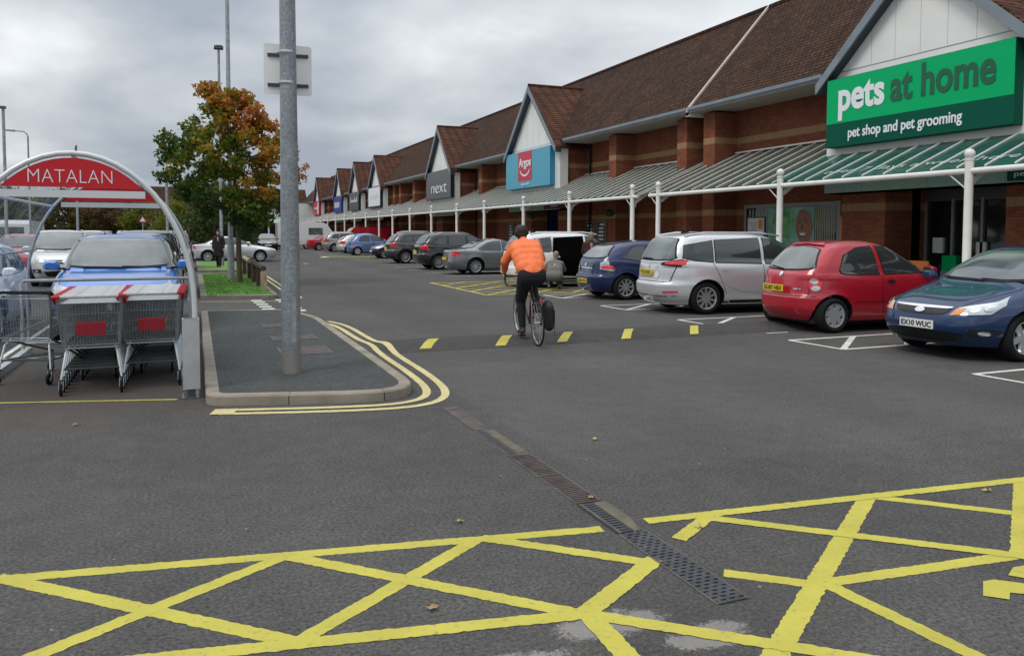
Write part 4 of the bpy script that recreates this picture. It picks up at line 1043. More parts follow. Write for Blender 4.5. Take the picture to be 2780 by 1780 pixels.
def wheel_meshes(r, spokes, style='alloy'):
    k = (r, spokes, style)
    if k in WHEELS: return WHEELS[k]
    rr_ = r*.68; t = MB(); wd = .10
    t.lathe([(rr_-.01, -wd*.85), (rr_+.01, -wd), (r*.86, -wd*1.05), (r*.97, -wd*.8), (r, -wd*.45), (r, wd*.45), (r*.97, wd*.8), (r*.86, wd*1.05), (rr_+.01, wd), (rr_-.01, wd*.85)], 'rubber', 36, 'y')
    t.lathe([(0, .035), (rr_, .035)], 'black_plastic', 24, 'y'); t.lathe([(0, -.05), (rr_, -.05)], 'black_plastic', 24, 'y')
    to = t.build('tyre', smooth=40)
    q = MB(); mm = 'alloy' if style == 'alloy' else 'hub_grey'
    q.lathe([(rr_-.03, .045), (rr_-.02, .085), (rr_, .092), (rr_+.006, .088), (rr_, .05)], mm, 36, 'y')
    q.lathe([(0, .078), (.045, .078), (.055, .06), (.06, .045)], mm, 16, 'y')
    if style == 'cap':
        q.lathe([(.05, .07), (rr_*.62, .072), (rr_*.66, .06)], mm, 24, 'y')
    for i in range(spokes):
        a = 2*pi*i/spokes; c, s = cos(a), sin(a)
        w0, w1 = (.030, .024) if spokes > 6 else (.045, .050)
        if style == 'cap': w0, w1 = .05, .055
        def P(rad, sd, h): return (rad*c-sd*s, h, rad*s+sd*c)
        r0, r1 = .04, rr_-.015; hh = .078
        vs = [P(r0, -w0, hh-.03), P(r0, w0, hh-.03), P(r1, w1, hh-.03), P(r1, -w1, hh-.03), P(r0, -w0*.7, hh), P(r0, w0*.7, hh), P(r1, w1*.8, hh+.004), P(r1, -w1*.8, hh+.004)]
        q.add(vs, [(4, 5, 6, 7), (0, 1, 5, 4), (1, 2, 6, 5), (2, 3, 7, 6), (3, 0, 4, 7)], mm)
    ro = q.build('rim', smooth=35)
    WHEELS[k] = (to.data, ro.data); bpy.data.objects.remove(to); bpy.data.objects.remove(ro)
    return WHEELS[k]
def add_wheels(root, B, spokes=10, style='alloy'):
    tm, rm = wheel_meshes(B.wr, spokes, style)
    for ax in (B.rax, B.fax):
        for sg in (1, -1):
            e = bpy.data.objects.new('wheel', None); COL.objects.link(e); e.parent = root; e.empty_display_size = .1
            e.location = (ax, sg*(B.W/2-.150), B.wr); e.rotation_euler = (0, random.uniform(0, 1) if False else .2*ax, 0 if sg > 0 else pi)
            for nm, me in (('tyre', tm), ('rim', rm)):
                c = bpy.data.objects.new(nm, me); COL.objects.link(c); c.parent = e
def plate(root, x, z, yc, front, text, tilt=0.0):
    w2, h2 = .26, .056; sx = 1 if front else -1
    m = MB(); m.box(x, x+sx*.012, yc-w2, yc+w2, z-h2, z+h2, 'plate_white' if front else 'plate_yellow'); p = m.build('number_plate', root)
    if text:
        lettering('plate_text', text, .098, (x+sx*.0135, yc-sx*.235, z-.036), (0, sx, 0), (0, 0, 1), 'ink', p, off=.003, ext=.001, width=.47)
def mirror(root, B, x, z, m, sides=(1, -1), sc=1.0):
    for sg in sides:
        y = B.side(x, z)*sg; q = MB()
        
        P_ = [(.05, 0), (.235, .012), (.255, .06), (.235, .115), (.18, .135), (.075, .128), (.045, .07)]
        vs = []; n_ = len(P_)
        for xx, k_ in ((-.075, .93), (-.045, 1.0), (.03, .93), (.075, .62)): vs += [(x+xx*sc, y+sg*(.15+(a_-.15)*k_)*sc, z+(.065+(b_-.065)*k_)*sc) for a_, b_ in P_]
        q.add(vs, [(i*n_+k, i*n_+(k+1) % n_, (i+1)*n_+(k+1) % n_, (i+1)*n_+k) for i in range(3) for k in range(n_)]+[list(range(n_)), list(range(3*n_, 4*n_))], m)
        q.box(x-.03, x+.03, *sorted((y-sg*.02, y+sg*.09)), z+.01, z+.04, 'black_plastic')
        o = q.build('door_mirror', root, 50)
        q = MB(); q.box(x-.085*sc, x-.077*sc, *sorted((y+sg*.075*sc, y+sg*.225*sc)), z+.015, z+.115*sc, 'car_glass'); q.build('mirror_glass', o)
def body_obj(root, B, paintm, nz=64, lower=None):
    vs, fs = B.mesh(nz); m = MB(); m.mi(paintm); m.add(vs, fs, paintm); m.mi('black_plastic')
    o = m.build('body', root); boolean_wells(o, B)
    u = MB(); u.box(B.rax-.3, B.fax+.25, -B.W/2+.2, B.W/2-.2, B.sill-.05, B.sill+.08, 'black_plastic'); u.build('underbody', root)
    return o
def part(root, name, fn, smooth=50):
    m = MB(); fn(m); return m.build(name, root, smooth)
def pair(root, name, fn, smooth=50):
    out = []
    for sd_ in (1, -1): PS[0] = (sd_,); m = MB(); fn(m); out.append(m.build(name, root, smooth))
    PS[0] = (1, -1); return out
def handles(root, B, xs, z, rx_, rz_, mm, off):
    for x in xs: pair(root, 'door_handle', lambda m: patch(m, B, 's', *ell(x, z, rx_, rz_), mm, off))
def wipers(root, B, z0, z1):
    for y0, y1 in ((.1, -.5), (.62, .05)): part(root, 'wiper', lambda m: m.tube([(B.end(y0, z0)+.03, y0, z0), (B.end(y1, z1)+.035, y1, z1)], .014, 'black_plastic', 6))
def decals(root, fn):
    "surface lines (door gaps, creases) go into the body mesh"
    b = [c for c in bpy.data.objects if c.parent == root and c.name.startswith('body')][0]
    m = MB(); fn(m); t = m.build('t'); bm = bmesh.new(); bm.from_mesh(b.data); n0 = len(bm.faces); bm.from_mesh(t.data)
    bm.faces.ensure_lookup_table(); names = [x.name for x in b.data.materials]
    for x in t.data.materials:
        if x.name not in names: b.data.materials.append(x); names.append(x.name)
    for f in list(bm.faces)[n0:]: f.material_index = names.index(t.data.materials[f.material_index].name); f.smooth = True
    bm.to_mesh(b.data); bm.free(); bpy.data.objects.remove(t)
def dlo(root, B, wins, frame=True, glass='car_glass', grow=.016):
    "wins: list of (lower polyline, upper polyline) in (x,z)"
    for lo, hi in wins:
        if frame:
            cx_ = sum(p[0] for p in lo+hi)/len(lo+hi); cz_ = sum(p[1] for p in lo+hi)/len(lo+hi)
            g = lambda p: (p[0]+grow*(1 if p[0] > cx_ else -1), p[1]+grow*.8*(1 if p[1] > cz_ else -1))
            pair(root, 'window_surround', lambda m: patch(m, B, 's', [g(p) for p in lo], [g(p) for p in hi], 'black_plastic', .005, 24, 9))
        pair(root, 'side_window', lambda m: patch(m, B, 's', lo, hi, glass, .010, 24, 9))
def screen(root, B, name, kind, z0, z1, y0, y1, glass='car_glass', z0e=None, z1e=None, surround=.022):
    z0e = z0e if z0e is not None else z0; z1e = z1e if z1e is not None else z1-.02
    def mk(m, g, mm, off, a=0):
        lo = [(0, z0-a), (y0*.6, z0*.6+z0e*.4-a), (y0*.93+a, z0e-a*.8), (y0+a, z0e+.03)]; hi = [(0, z1+a*.6), (y1*.6, z1*.65+z1e*.35+a*.6), (y1*.95+a, z1e+a*.5), (y1+a, z1e-.02)]
        sym(m, B, kind, lo, hi, mm, off, 35, 16)
    part(root, 'screen_surround', lambda m: mk(m, 0, 'black_plastic', .007, surround)); return part(root, name, lambda m: mk(m, 0, glass, .014))
PROTO = {}
# ---- small rounded three door hatchback
def make_micra(col='red'):
    r = thing('parked_car', '', 'car'); p = 'paint_'+col
    B = Body(3.72, 1.66, 1.54, [(1.68, .20), (1.80, .34), (1.85, .50), (1.80, .64), (1.66, .76), (1.42, .86), (1.12, .95), (.86, 1.02), (.52, 1.20), (.18, 1.38), (-.05, 1.47), (-.30, 1.52), (-.52, 1.54)],
             [(-1.70, .20), (-1.80, .30), (-1.86, .44), (-1.86, .58), (-1.80, .64), (-1.775, .80), (-1.74, .94), (-1.66, 1.05), (-1.52, 1.20), (-1.36, 1.35), (-1.22, 1.45), (-1.00, 1.51), (-.62, 1.54)], .97, 2.43, -1.25, .295, nlo=3.6, nhi=4.6, rail=.74)
    body_obj(r, B, p, 96); add_wheels(r, B, 7, 'cap')
    dlo(r, B, [([(-1.12, 1.0), (-1.0, .975), (-.36, .975)], [(-1.14, 1.06), (-1.02, 1.28), (-.75, 1.41), (-.42, 1.44)]), ([(-.24, .975), (.62, .985), (.74, 1.0)], [(-.31, 1.44), (.0, 1.42), (.36, 1.27), (.76, 1.03)])])
    screen(r, B, 'rear_window', 'r', 1.04, 1.42, .58, .44, 'car_glass_light', 1.07, 1.38); screen(r, B, 'windscreen', 'f', 1.05, 1.44, .64, .50)
    def cel(ac, zc, ra, rz, n=10): return [('a', ac-ra*cos(pi*k/(n-1)), zc-rz*sin(pi*k/(n-1))) for k in range(n)], [('a', ac-ra*cos(pi*k/(n-1)), zc+rz*sin(pi*k/(n-1))) for k in range(n)]
    pair(r, 'rear_light', lambda m: [patch(m, B, 'c', *cel(138.5, .815, 4.2, .135), 'lamp_red', .010, 14, 7), patch(m, B, 'c', *cel(139, .865, 2.9, .05), 'lamp_clear', .018, 10, 5), patch(m, B, 'c', *cel(138, .745, 2.9, .045), 'lamp_clear', .018, 10, 5)])
    decals(r, lambda m: sym(m, B, 'r', [(0, .605), (.5, .605), (.75, .60)], [(0, .62), (.5, .62), (.75, .615)], 'ink', .004))
    decals(r, lambda m: [patch(m, B, 'r', [(.575, .64), (.585, .64)], [(.61, 1.0), (.62, 1.0)], 'ink', .004, 3, 8)])
    part(r, 'badge', lambda m: sym(m, B, 'r', *ell(0, .965, .045, .04), 'chrome', .012) if False else patch(m, B, 'r', *ell(0, .96, .045, .04), 'chrome', .012, sides=(1,)))
    part(r, 'model_badge', lambda m: patch(m, B, 'r', [(-.48, .715), (-.36, .715)], [(-.48, .74), (-.36, .74)], 'chrome', .008, sides=(1,)))
    part(r, 'wiper', lambda m: m.tube([(B.end(0, 1.05, False)-.03, .0, 1.05), (B.end(.3, 1.10, False)-.03, .36, 1.09)], .012, 'black_plastic', 6))
    part(r, 'spoiler', lambda m: patch(m, B, 'r', [(-.42, 1.44), (0, 1.46), (.42, 1.44)], [(-.38, 1.475), (0, 1.495), (.38, 1.475)], p, .028, sides=(1,)))
    for x in (-.33, ): decals(r, lambda m: [seam(m, B, [(-.30, .97), (-.32, .6), (-.26, .30)]), seam(m, B, [(.86, .98), (.9, .62), (.72, .28)])])
    handles(r, B, (-.14,), .85, .085, .03, 'black_plastic', .02)
    decals(r, lambda m: seam(m, B, [(-.9, .52), (.75, .50)], 'ink', .008))
    pair(r, 'headlight', lambda m: patch(m, B, 'c', [('s', 1.42, .74), ('f', .66, .66), ('f', .45, .70)], [('s', 1.25, .86), ('s', 1.40, .87), ('f', .42, .78)], 'lamp_clear', .009))
    mirror(r, B, .66, .97, p); plate(r, -1.875, .73, .03, False, 'GU07 HBX')
    PROTO['micra'] = (r, B); return r
# ---- large mpv
def make_mpv(key, col='silver', opened=False):
    r = thing('parked_car', '', 'car'); p = 'paint_'+col
    B = Body(4.66, 1.88, 1.685, [(2.14, .22), (2.26, .36), (2.32, .52), (2.28, .70), (2.14, .82), (1.90, .92), (1.62, 1.00), (1.34, 1.07), (.95, 1.27), (.55, 1.46), (.25, 1.58), (-.1, 1.65), (-.5, 1.685)],
             [(-2.16, .22), (-2.26, .32), (-2.32, .44), (-2.33, .60), (-2.27, .68), (-2.24, .95), (-2.20, 1.06), (-2.08, 1.28), (-1.96, 1.48), (-1.84, 1.58), (-1.55, 1.64), (-.9, 1.685)], 1.05, 2.76, -1.36, .335, nlo=4.4, nhi=6.0, rail=.76)
    body_obj(r, B, p, 96); add_wheels(r, B, 10)
    wins = [([(-1.86, 1.16), (-1.6, 1.10), (-1.22, 1.065)], [(-1.84, 1.24), (-1.80, 1.40), (-1.2, 1.50)])]
    if not opened: wins += [([(-1.16, 1.06), (-.12, 1.03)], [(-1.14, 1.505), (-.12, 1.55)]), ([(-.02, 1.03), (.78, 1.03)], [(-.02, 1.55), (.25, 1.52), (.78, 1.33)]), ([(.86, 1.04), (1.24, 1.07)], [(.86, 1.29), (1.26, 1.09)])]
    else: wins += [([(.0, 1.03), (.78, 1.03)], [(.0, 1.55), (.25, 1.52), (.78, 1.33)]), ([(.86, 1.04), (1.24, 1.07)], [(.86, 1.29), (1.26, 1.09)])]
    dlo(r, B, wins)
    screen(r, B, 'rear_window', 'r', 1.10, 1.55, .73, .60, 'car_glass_light', 1.12, 1.53); screen(r, B, 'windscreen', 'f', 1.10, 1.60, .76, .60, z0e=1.12)
    pair(r, 'rear_light', lambda m: [patch(m, B, 'c', [('s', -1.92, 1.05), ('s', -2.02, .99), ('r', .82, .97), ('r', .50, 1.0)], [('s', -1.92, 1.07), ('s', -2.02, 1.10), ('r', .80, 1.13), ('r', .50, 1.05)], 'black_plastic', .008, 16, 5), patch(m, B, 'c', [('s', -2.0, 1.03), ('r', .84, 1.01), ('r', .60, 1.02)], [('s', -2.0, 1.075), ('r', .82, 1.12), ('r', .60, 1.06)], 'lamp_red', .014, 16, 5)])
    part(r, 'chrome_strip', lambda m: sym(m, B, 'r', [(0, 1.025), (.5, 1.035)], [(0, 1.05), (.5, 1.05)], 'chrome', .014))
    decals(r, lambda m: [patch(m, B, 'r', [(.70, .66), (.712, .66)], [(.77, 1.0), (.782, 1.0)], 'ink', .004, 3, 8), sym(m, B, 'r', [(0, .655), (.7, .655)], [(0, .668), (.7, .668)], 'ink', .004)])
    decals(r, lambda m: sym(m, B, 'r', [(0, .36), (.6, .36), (.86, .38)], [(0, .375), (.6, .375), (.86, .395)], 'ink', .004))
    pair(r, 'reflector', lambda m: patch(m, B, 'r', [(.62, .44), (.80, .45)], [(.62, .475), (.80, .485)], 'lamp_red', .008))
    part(r, 'wiper', lambda m: m.tube([(B.end(0, 1.12, False)-.03, .35, 1.13), (B.end(.2, 1.14, False)-.03, -.08, 1.12)], .014, 'black_plastic', 6))
    part(r, 'badge', lambda m: patch(m, B, 'r', *ell(0, .965, .06, .045), 'chrome', .012, sides=(1,)))
    part(r, 'sticker', lambda m: patch(m, B, 'r', *ell(-.40, .80, .08, .075), 'plate_white', .008, sides=(1,)))
    decals(r, lambda m: [seam(m, B, [(-1.22, 1.04), (-1.10, .80), (-.94, .42)]), seam(m, B, [(-.08, 1.02), (-.08, .32)]), seam(m, B, [(1.16, 1.05), (1.12, .6), (.98, .32)]), seam(m, B, [(-1.0, .26), (1.0, .26)], 'black_plastic', .06)])
    handles(r, B, (-.98, .04), .92, .09, .022, p, .026)
    decals(r, lambda m: seam(m, B, [(-1.0, .62), (-.6, .46), (.2, .42), (.9, .46)], 'hub_grey', .012))
    [part(r, 'roof_rail', lambda m: m.tube([(x, sg*(B.w(1.60)-.045), z) for x, z in ((-1.75, 1.60), (-1.3, 1.665), (.0, 1.665), (.45, 1.60))], .018, p if col == 'white' else 'chrome', 6)) for sg in (1, -1)]
    part(r, 'aerial', lambda m: m.prism([(-1.5, 1.64), (-1.3, 1.67), (-1.48, 1.74)], 'y', -.015, .015, 'black_plastic'))
    pair(r, 'headlight', lambda m: patch(m, B, 'c', [('s', 1.72, .86), ('f', .80, .72), ('f', .55, .72)], [('s', 1.62, .92), ('s', 1.9, .90), ('f', .52, .80)], 'lamp_clear', .009))
    mirror(r, B, 1.02, 1.03, p); plate(r, -2.305, .84, .0, False, 'YT15 NVD' if not opened else None)
    if opened:
        part(r, 'door_opening', lambda m: patch(m, B, 's', [(-1.12, .62), (-.9, .36), (-.02, .32)], [(-1.12, 1.0), (-1.06, 1.50), (-.04, 1.55)], 'dark_inside', .006, 16, 10, sides=(-1,)))
        part(r, 'open_sliding_door', lambda m: [patch(m, B, 's', [(-2.02, .5), (-1.9, .34), (-1.14, .34)], [(-2.0, 1.02), (-1.94, 1.05), (-1.14, 1.04)], p, .075, 16, 10, sides=(-1,)), patch(m, B, 's', [(-1.95, 1.08), (-1.16, 1.06)], [(-1.88, 1.42), (-1.16, 1.5)], 'car_glass', .07, sides=(-1,))])
        part(r, 'seat', lambda m: m.ball((-.62, -.72, .72), .22, 'darkcloth', 10, (.8, .6, 1.6)))
        part(r, 'door_edge', lambda m: patch(m, B, 's', [(-.06, .32), (.0, .32)], [(-.06, 1.55), (.0, 1.55)], 'paint_white', .02, sides=(-1,)))
    PROTO[key] = (r, B); return r
mat('darkcloth', (0.03, 0.03, 0.028), .9)
# ---- five door hatchback, dark front facing version has full nose detail
def make_hatch(key, col, plate_r=None, plate_f=None, H=1.47, L=4.3, W=1.79, spokes=9, focus=False, clear=True):
    r = thing('parked_car', '', 'car'); p = 'paint_'+col; h = L/2; s = H/1.47
    B = Body(L, W, H, [(h-.17, .18), (h-.07, .30), (h-.01, .44), (h-.04, .58), (h-.14, .70), (h-.38, .80), (h-.72, .89), (h-1.08, .96*s), (h-1.50, 1.15*s), (h-1.92, 1.33*s), (h-2.18, 1.41*s), (h-2.5, 1.455*s), (h-2.75, H)],
             [(-h+.17, .18), (-h+.06, .28), (-h, .42), (-h+.0, .56), (-h+.06, .64), (-h+.10, .85), (-h+.17, .98*s), (-h+.34, 1.14*s), (-h+.56, 1.30*s), (-h+.78, 1.38*s), (-h+1.1, 1.43*s), (-h+1.5, H)], .96*s, 2.62, -h+.80, .315, nlo=4.2, nhi=5.6, rail=.73)
    body_obj(r, B, p, 96); add_wheels(r, B, spokes)
    b0 = .96*s
    dlo(r, B, [([(-h+.72, b0+.07), (-h+.98, b0+.03), (-h+1.34, b0+.015)], [(-h+.80, b0+.12), (-h+1.02, 1.30*s), (-h+1.36, 1.34*s)]), ([(-h+1.42, b0+.015), (-h+2.06, b0+.0)], [(-h+1.43, 1.345*s), (-h+2.06, 1.375*s)]), ([(-h+2.15, b0), (-h+3.12, b0+.01)], [(-h+2.15, 1.375*s), (-h+2.45, 1.33*s), (-h+3.14, b0+.04)])])
    screen(r, B, 'rear_window', 'r', 1.02*s, 1.34*s, .66, .52, 'car_glass_light', 1.05*s, 1.32*s); screen(r, B, 'windscreen', 'f', 1.0*s, 1.38*s, .72, .56, 'car_glass_light', z0e=1.03*s)
    if clear: pair(r, 'rear_light', lambda m: [patch(m, B, 'c', [('s', -h+.42, .80), ('r', .80, .72), ('r', .62, .76)], [('s', -h+.36, .98), ('r', .72, .98), ('r', .60, .92)], 'lamp_clear', .009), patch(m, B, 'c', [('s', -h+.40, .82), ('r', .81, .74), ('r', .64, .78)], [('s', -h+.36, .89), ('r', .78, .85), ('r', .62, .84)], 'lamp_red', .014)])
    else: pair(r, 'rear_light', lambda m: patch(m, B, 'c', [('s', -h+.48, .78), ('r', .80, .72), ('r', .56, .78)], [('s', -h+.40, .96), ('r', .74, .98), ('r', .56, .90)], 'lamp_red', .011))
    part(r, 'chrome_strip', lambda m: sym(m, B, 'r', [(0, .77), (.45, .77)], [(0, .79), (.45, .79)], 'chrome', .012))
    part(r, 'badge', lambda m: patch(m, B, 'r', *ell(0, .86, .05, .045), 'chrome', .012, sides=(1,)))
    decals(r, lambda m: sym(m, B, 'r', [(0, .60), (.6, .60), (.84, .61)], [(0, .612), (.6, .612), (.84, .622)], 'ink', .004))
    decals(r, lambda m: [seam(m, B, [(-h+2.11, b0), (-h+2.10, .3)]), seam(m, B, [(-h+1.10, b0), (-h+1.20, .7), (-h+1.32, .45)]), seam(m, B, [(h-1.02, b0), (h-1.05, .6), (h-1.2, .3)])])
    handles(r, B, (-h+1.32, -h+2.3), .86, .085, .02, p, .026)
    pair(r, 'headlight', lambda m: [patch(m, B, 'c', [('f', .44, .60), ('f', .78, .63), ('s', h-.62, .74)], [('f', .50, .70), ('f', .74, .78), ('s', h-.80, .85)], 'lamp_clear', .008, 16, 6),
         patch(m, B, 'c', [('f', .44, .605), ('f', .56, .61)], [('f', .49, .69), ('f', .58, .70)], 'lamp_amber', .011, 8, 4),
         patch(m, B, 'f', *ell(.66, .68, .045, .04), 'chrome', .016), patch(m, B, 'f', *ell(.755, .70, .035, .038), 'chrome', .018)])
    part(r, 'grille', lambda m: [sym(m, B, 'f', [(0, .585), (.34, .60), (.40, .64)], [(0, .665), (.34, .672), (.42, .68)], 'ink', .008), sym(m, B, 'f', [(0, .668), (.36, .675), (.43, .685)], [(0, .70), (.36, .70), (.43, .70)], 'chrome', .014)])
    part(r, 'lower_grille', lambda m: [sym(m, B, 'f', [(0, .24), (.35, .25), (.55, .30)], [(0, .38), (.40, .38), (.60, .36)], 'ink', .008)]+[sym(m, B, 'f', [(0, .262+.03*k), (.5, .275+.03*k)], [(0, .27+.03*k), (.5, .283+.03*k)], 'black_plastic', .014, 9, 1) for k in range(4)])
    part(r, 'front_badge', lambda m: patch(m, B, 'f', *ell(0, .635, .075, .032), 'lamp_clear', .02, sides=(1,)))
    pair(r, 'fog_light', lambda m: [patch(m, B, 'c', [('f', .62, .33), ('f', .80, .36)], [('f', .66, .44), ('f', .84, .42)], 'ink', .008), patch(m, B, 'f', *ell(.74, .385, .035, .03), 'lamp_clear', .014)])
    decals(r, lambda m: [patch(m, B, 'f', [(.50, .71), (.51, .71)], [(.70, .92), (.712, .92)], 'ink', .004, 3, 8)])
    wipers(r, B, 1.0*s, 1.0*s+.015)
    mirror(r, B, h-1.32, b0+.0, p)
    if plate_r is not None: plate(r, -h-.0, .46 if clear else .72, 0, False, plate_r)
    if plate_f is not None: plate(r, h-.005, .46, 0, True, plate_f)
    PROTO[key] = (r, B); return r
# ---- saloon
def make_saloon(key, col, spokes=10):
    r = thing('parked_car', '', 'car'); p = 'paint_'+col; L, W, H = 4.6, 1.79, 1.41; h = L/2
    B = Body(L, W, H, [(h-.15, .18), (h-.05, .32), (h, .46), (h-.03, .58), (h-.12, .68), (h-.45, .78), (h-.9, .86), (h-1.3, .93), (h-1.72, 1.12), (h-2.12, 1.29), (h-2.4, 1.36), (h-2.75, 1.40), (h-2.95, H)],
             [(-h+.15, .20), (-h+.05, .32), (-h, .46), (-h+.02, .60), (-h+.06, .80), (-h+.10, .93), (-h+.35, .97), (-h+.68, 1.0), (-h+1.05, 1.16), (-h+1.35, 1.28), (-h+1.6, 1.35), (-h+1.9, 1.395), (-h+2.15, H)], .935, 2.68, -h+1.0, .32, nlo=4.4, nhi=5.4, rail=.70)
    body_obj(r, B, p, 96); add_wheels(r, B, spokes)
    dlo(r, B, [([(-h+1.12, 1.0), (-h+1.25, .96), (-h+2.05, .945)], [(-h+1.18, 1.04), (-h+1.52, 1.22), (-h+1.8, 1.29), (-h+2.06, 1.31)]), ([(-h+2.15, .945), (-h+3.12, .955)], [(-h+2.15, 1.315), (-h+2.45, 1.27), (-h+3.14, .98)])])
    screen(r, B, 'rear_window', 'r', 1.03, 1.33, .64, .50, 'car_glass', 1.04, 1.30); screen(r, B, 'windscreen', 'f', .97, 1.33, .70, .54, 'car_glass_light', 1.0)
    pair(r, 'rear_light', lambda m: patch(m, B, 'c', [('s', -h+.30, .74), ('r', .80, .72), ('r', .52, .74)], [('s', -h+.28, .88), ('r', .76, .88), ('r', .52, .86)], 'lamp_red', .009))
    pair(r, 'headlight', lambda m: patch(m, B, 'c', [('s', h-.42, .66), ('f', .76, .58), ('f', .42, .58)], [('s', h-.44, .72), ('f', .74, .70), ('f', .42, .68)], 'lamp_clear', .009))
    part(r, 'grille', lambda m: sym(m, B, 'f', [(0, .5), (.25, .5)], [(0, .66), (.32, .66)], 'ink', .008))
    decals(r, lambda m: [seam(m, B, [(-h+2.10, .94), (-h+2.10, .3)]), seam(m, B, [(-h+1.25, .94), (-h+1.35, .7), (-h+1.48, .5)]), seam(m, B, [(h-1.15, .94), (h-1.15, .6), (h-1.28, .3)])])
    handles(r, B, (-h+1.50, -h+2.35), .82, .085, .02, p, .026)
    decals(r, lambda m: seam(m, B, [(-h+1.4, .50), (h-1.35, .48)], 'chrome', .025))
    decals(r, lambda m: seam(m, B, [(-h+1.4, .30), (h-1.4, .28)], 'alloy', .03))
    mirror(r, B, h-1.50, .96, p); plate(r, -h-.02, .62, 0, False, ''); plate(r, h-.01, .42, 0, True, '')
    PROTO[key] = (r, B); return r
# ---- suv
def make_suv(key, col, L=4.4, H=1.66, cladding=True, spokes=9, glass='car_glass_light', H0=None, rails=True):
    r = thing('parked_car', '', 'car'); p = 'paint_'+col; W = 1.83; h = L/2
    B = Body(L, W, H, [(h-.18, .24), (h-.07, .38), (h-.01, .52), (h-.02, .68), (h-.10, .82), (h-.35, .92), (h-.72, .99), (h-1.10, 1.05), (h-1.42, 1.24), (h-1.74, 1.43), (h-1.95, 1.54), (h-2.2, H-.05), (h-2.55, H)],
             [(-h+.18, .24), (-h+.06, .36), (-h, .50), (-h+.0, .66), (-h+.06, .74), (-h+.08, .98), (-h+.14, 1.10), (-h+.30, 1.30), (-h+.46, 1.46), (-h+.62, 1.55), (-h+.95, H-.04), (-h+1.4, H)], 1.05, 2.62, -h+.86, .345, nlo=4.6, nhi=6.2, rail=.76, sill=.24)
    body_obj(r, B, p, 96); add_wheels(r, B, spokes)
    dlo(r, B, [([(-h+.58, 1.14), (-h+.85, 1.10), (-h+1.22, 1.08)], [(-h+.64, 1.2), (-h+.86, 1.44), (-h+1.24, 1.47)]), ([(-h+1.32, 1.075), (-h+2.1, 1.06)], [(-h+1.32, 1.475), (-h+2.1, 1.51)]), ([(-h+2.2, 1.06), (-h+3.2, 1.07)], [(-h+2.2, 1.51), (-h+2.5, 1.47), (-h+3.2, 1.11)])])
    screen(r, B, 'rear_window', 'r', 1.12, 1.52, .68, .55, 'car_glass', 1.15, 1.50); screen(r, B, 'windscreen', 'f', 1.09, H-.07, .74, .60, glass, 1.12)
    pair(r, 'rear_light', lambda m: patch(m, B, 'c', [('s', -h+.42, .93), ('r', .82, .88), ('r', .52, .93)], [('s', -h+.34, 1.08), ('r', .76, 1.10), ('r', .54, 1.04)], 'lamp_red', .010))
    pair(r, 'headlight', lambda m: [patch(m, B, 'c', [('f', .42, .70), ('f', .76, .70), ('s', h-.45, .80)], [('f', .46, .82), ('f', .74, .88), ('s', h-.62, .94)], 'lamp_clear', .008, 16, 6), patch(m, B, 'f', *ell(.60, .77, .05, .045), 'chrome', .018)])
    part(r, 'grille', lambda m: [sym(m, B, 'f', [(0, .68), (.40, .70)], [(0, .80), (.42, .81)], 'ink', .007), sym(m, B, 'f', [(0, .735), (.40, .745)], [(0, .75), (.40, .76)], 'chrome', .013), sym(m, B, 'f', [(0, .795), (.41, .80)], [(0, .81), (.41, .815)], 'chrome', .013)])
    part(r, 'front_badge', lambda m: patch(m, B, 'f', *ell(0, .745, .07, .06), 'chrome', .02, sides=(1,)))
    part(r, 'lower_grille', lambda m: sym(m, B, 'f', [(0, .30), (.45, .32)], [(0, .50), (.55, .46)], 'ink', .008))
    pair(r, 'fog_light', lambda m: [patch(m, B, 'c', [('f', .60, .42), ('f', .80, .44)], [('f', .62, .54), ('f', .82, .53)], 'ink', .008), patch(m, B, 'f', *ell(.72, .48, .04, .035), 'lamp_clear', .014)])
    if cladding:
        part(r, 'lower_cladding', lambda m: [patch(m, B, 's', [(-h+1.30, .25), (h-1.34, .25)], [(-h+1.30, .38), (h-1.34, .38)], 'black_plastic', .006), sym(m, B, 'r', [(0, .27), (.7, .28)], [(0, .60), (.80, .58)], 'darkcloth', .006)]+
             [patch(m, B, 's', [(ax+(B.wr+.05)*cos(pi-pi*k/16), B.wr+.02+(B.wr+.05)*sin(pi*k/16)) for k in range(17)], [(ax+(B.wr+.11)*cos(pi-pi*k/16), B.wr+.02+(B.wr+.11)*sin(pi*k/16)) for k in range(17)], 'black_plastic', .008, 17, 2, resample=False) for ax in (B.rax, B.fax)])
    if rails: [part(r, 'roof_rail', lambda m: m.tube([(x, sg*(B.w(H-.08)-.04), z) for x, z in ((-h+.75, H-.09), (-h+1.1, H-.005), (h-2.4, H-.005), (h-2.05, H-.09))], .02, 'chrome', 6)) for sg in (1, -1)]
    decals(r, lambda m: [seam(m, B, [(-h+2.15, 1.05), (-h+2.15, .4)]), seam(m, B, [(-h+1.12, 1.05), (-h+1.22, .8), (-h+1.38, .5)]), seam(m, B, [(h-1.05, 1.05), (h-1.08, .6), (h-1.22, .4)])])
    handles(r, B, (-h+1.36, -h+2.36), .93, .085, .022, p, .026)
    wipers(r, B, 1.09, 1.09+.015)
    mirror(r, B, h-1.36, 1.05, p, sc=1.15); plate(r, -h-.0, .80, 0, False, ''); plate(r, h-.0, .56, 0, True, '')
    PROTO[key] = (r, B); return r
def place(root, x, y, heading, label, group='cars parked nose in along the shops', name=None):
    root.location = (x, y, 0); root.rotation_euler = (0, 0, heading); root['label'] = label
    if group: root['group'] = group
    if name: root.name = name
    return root
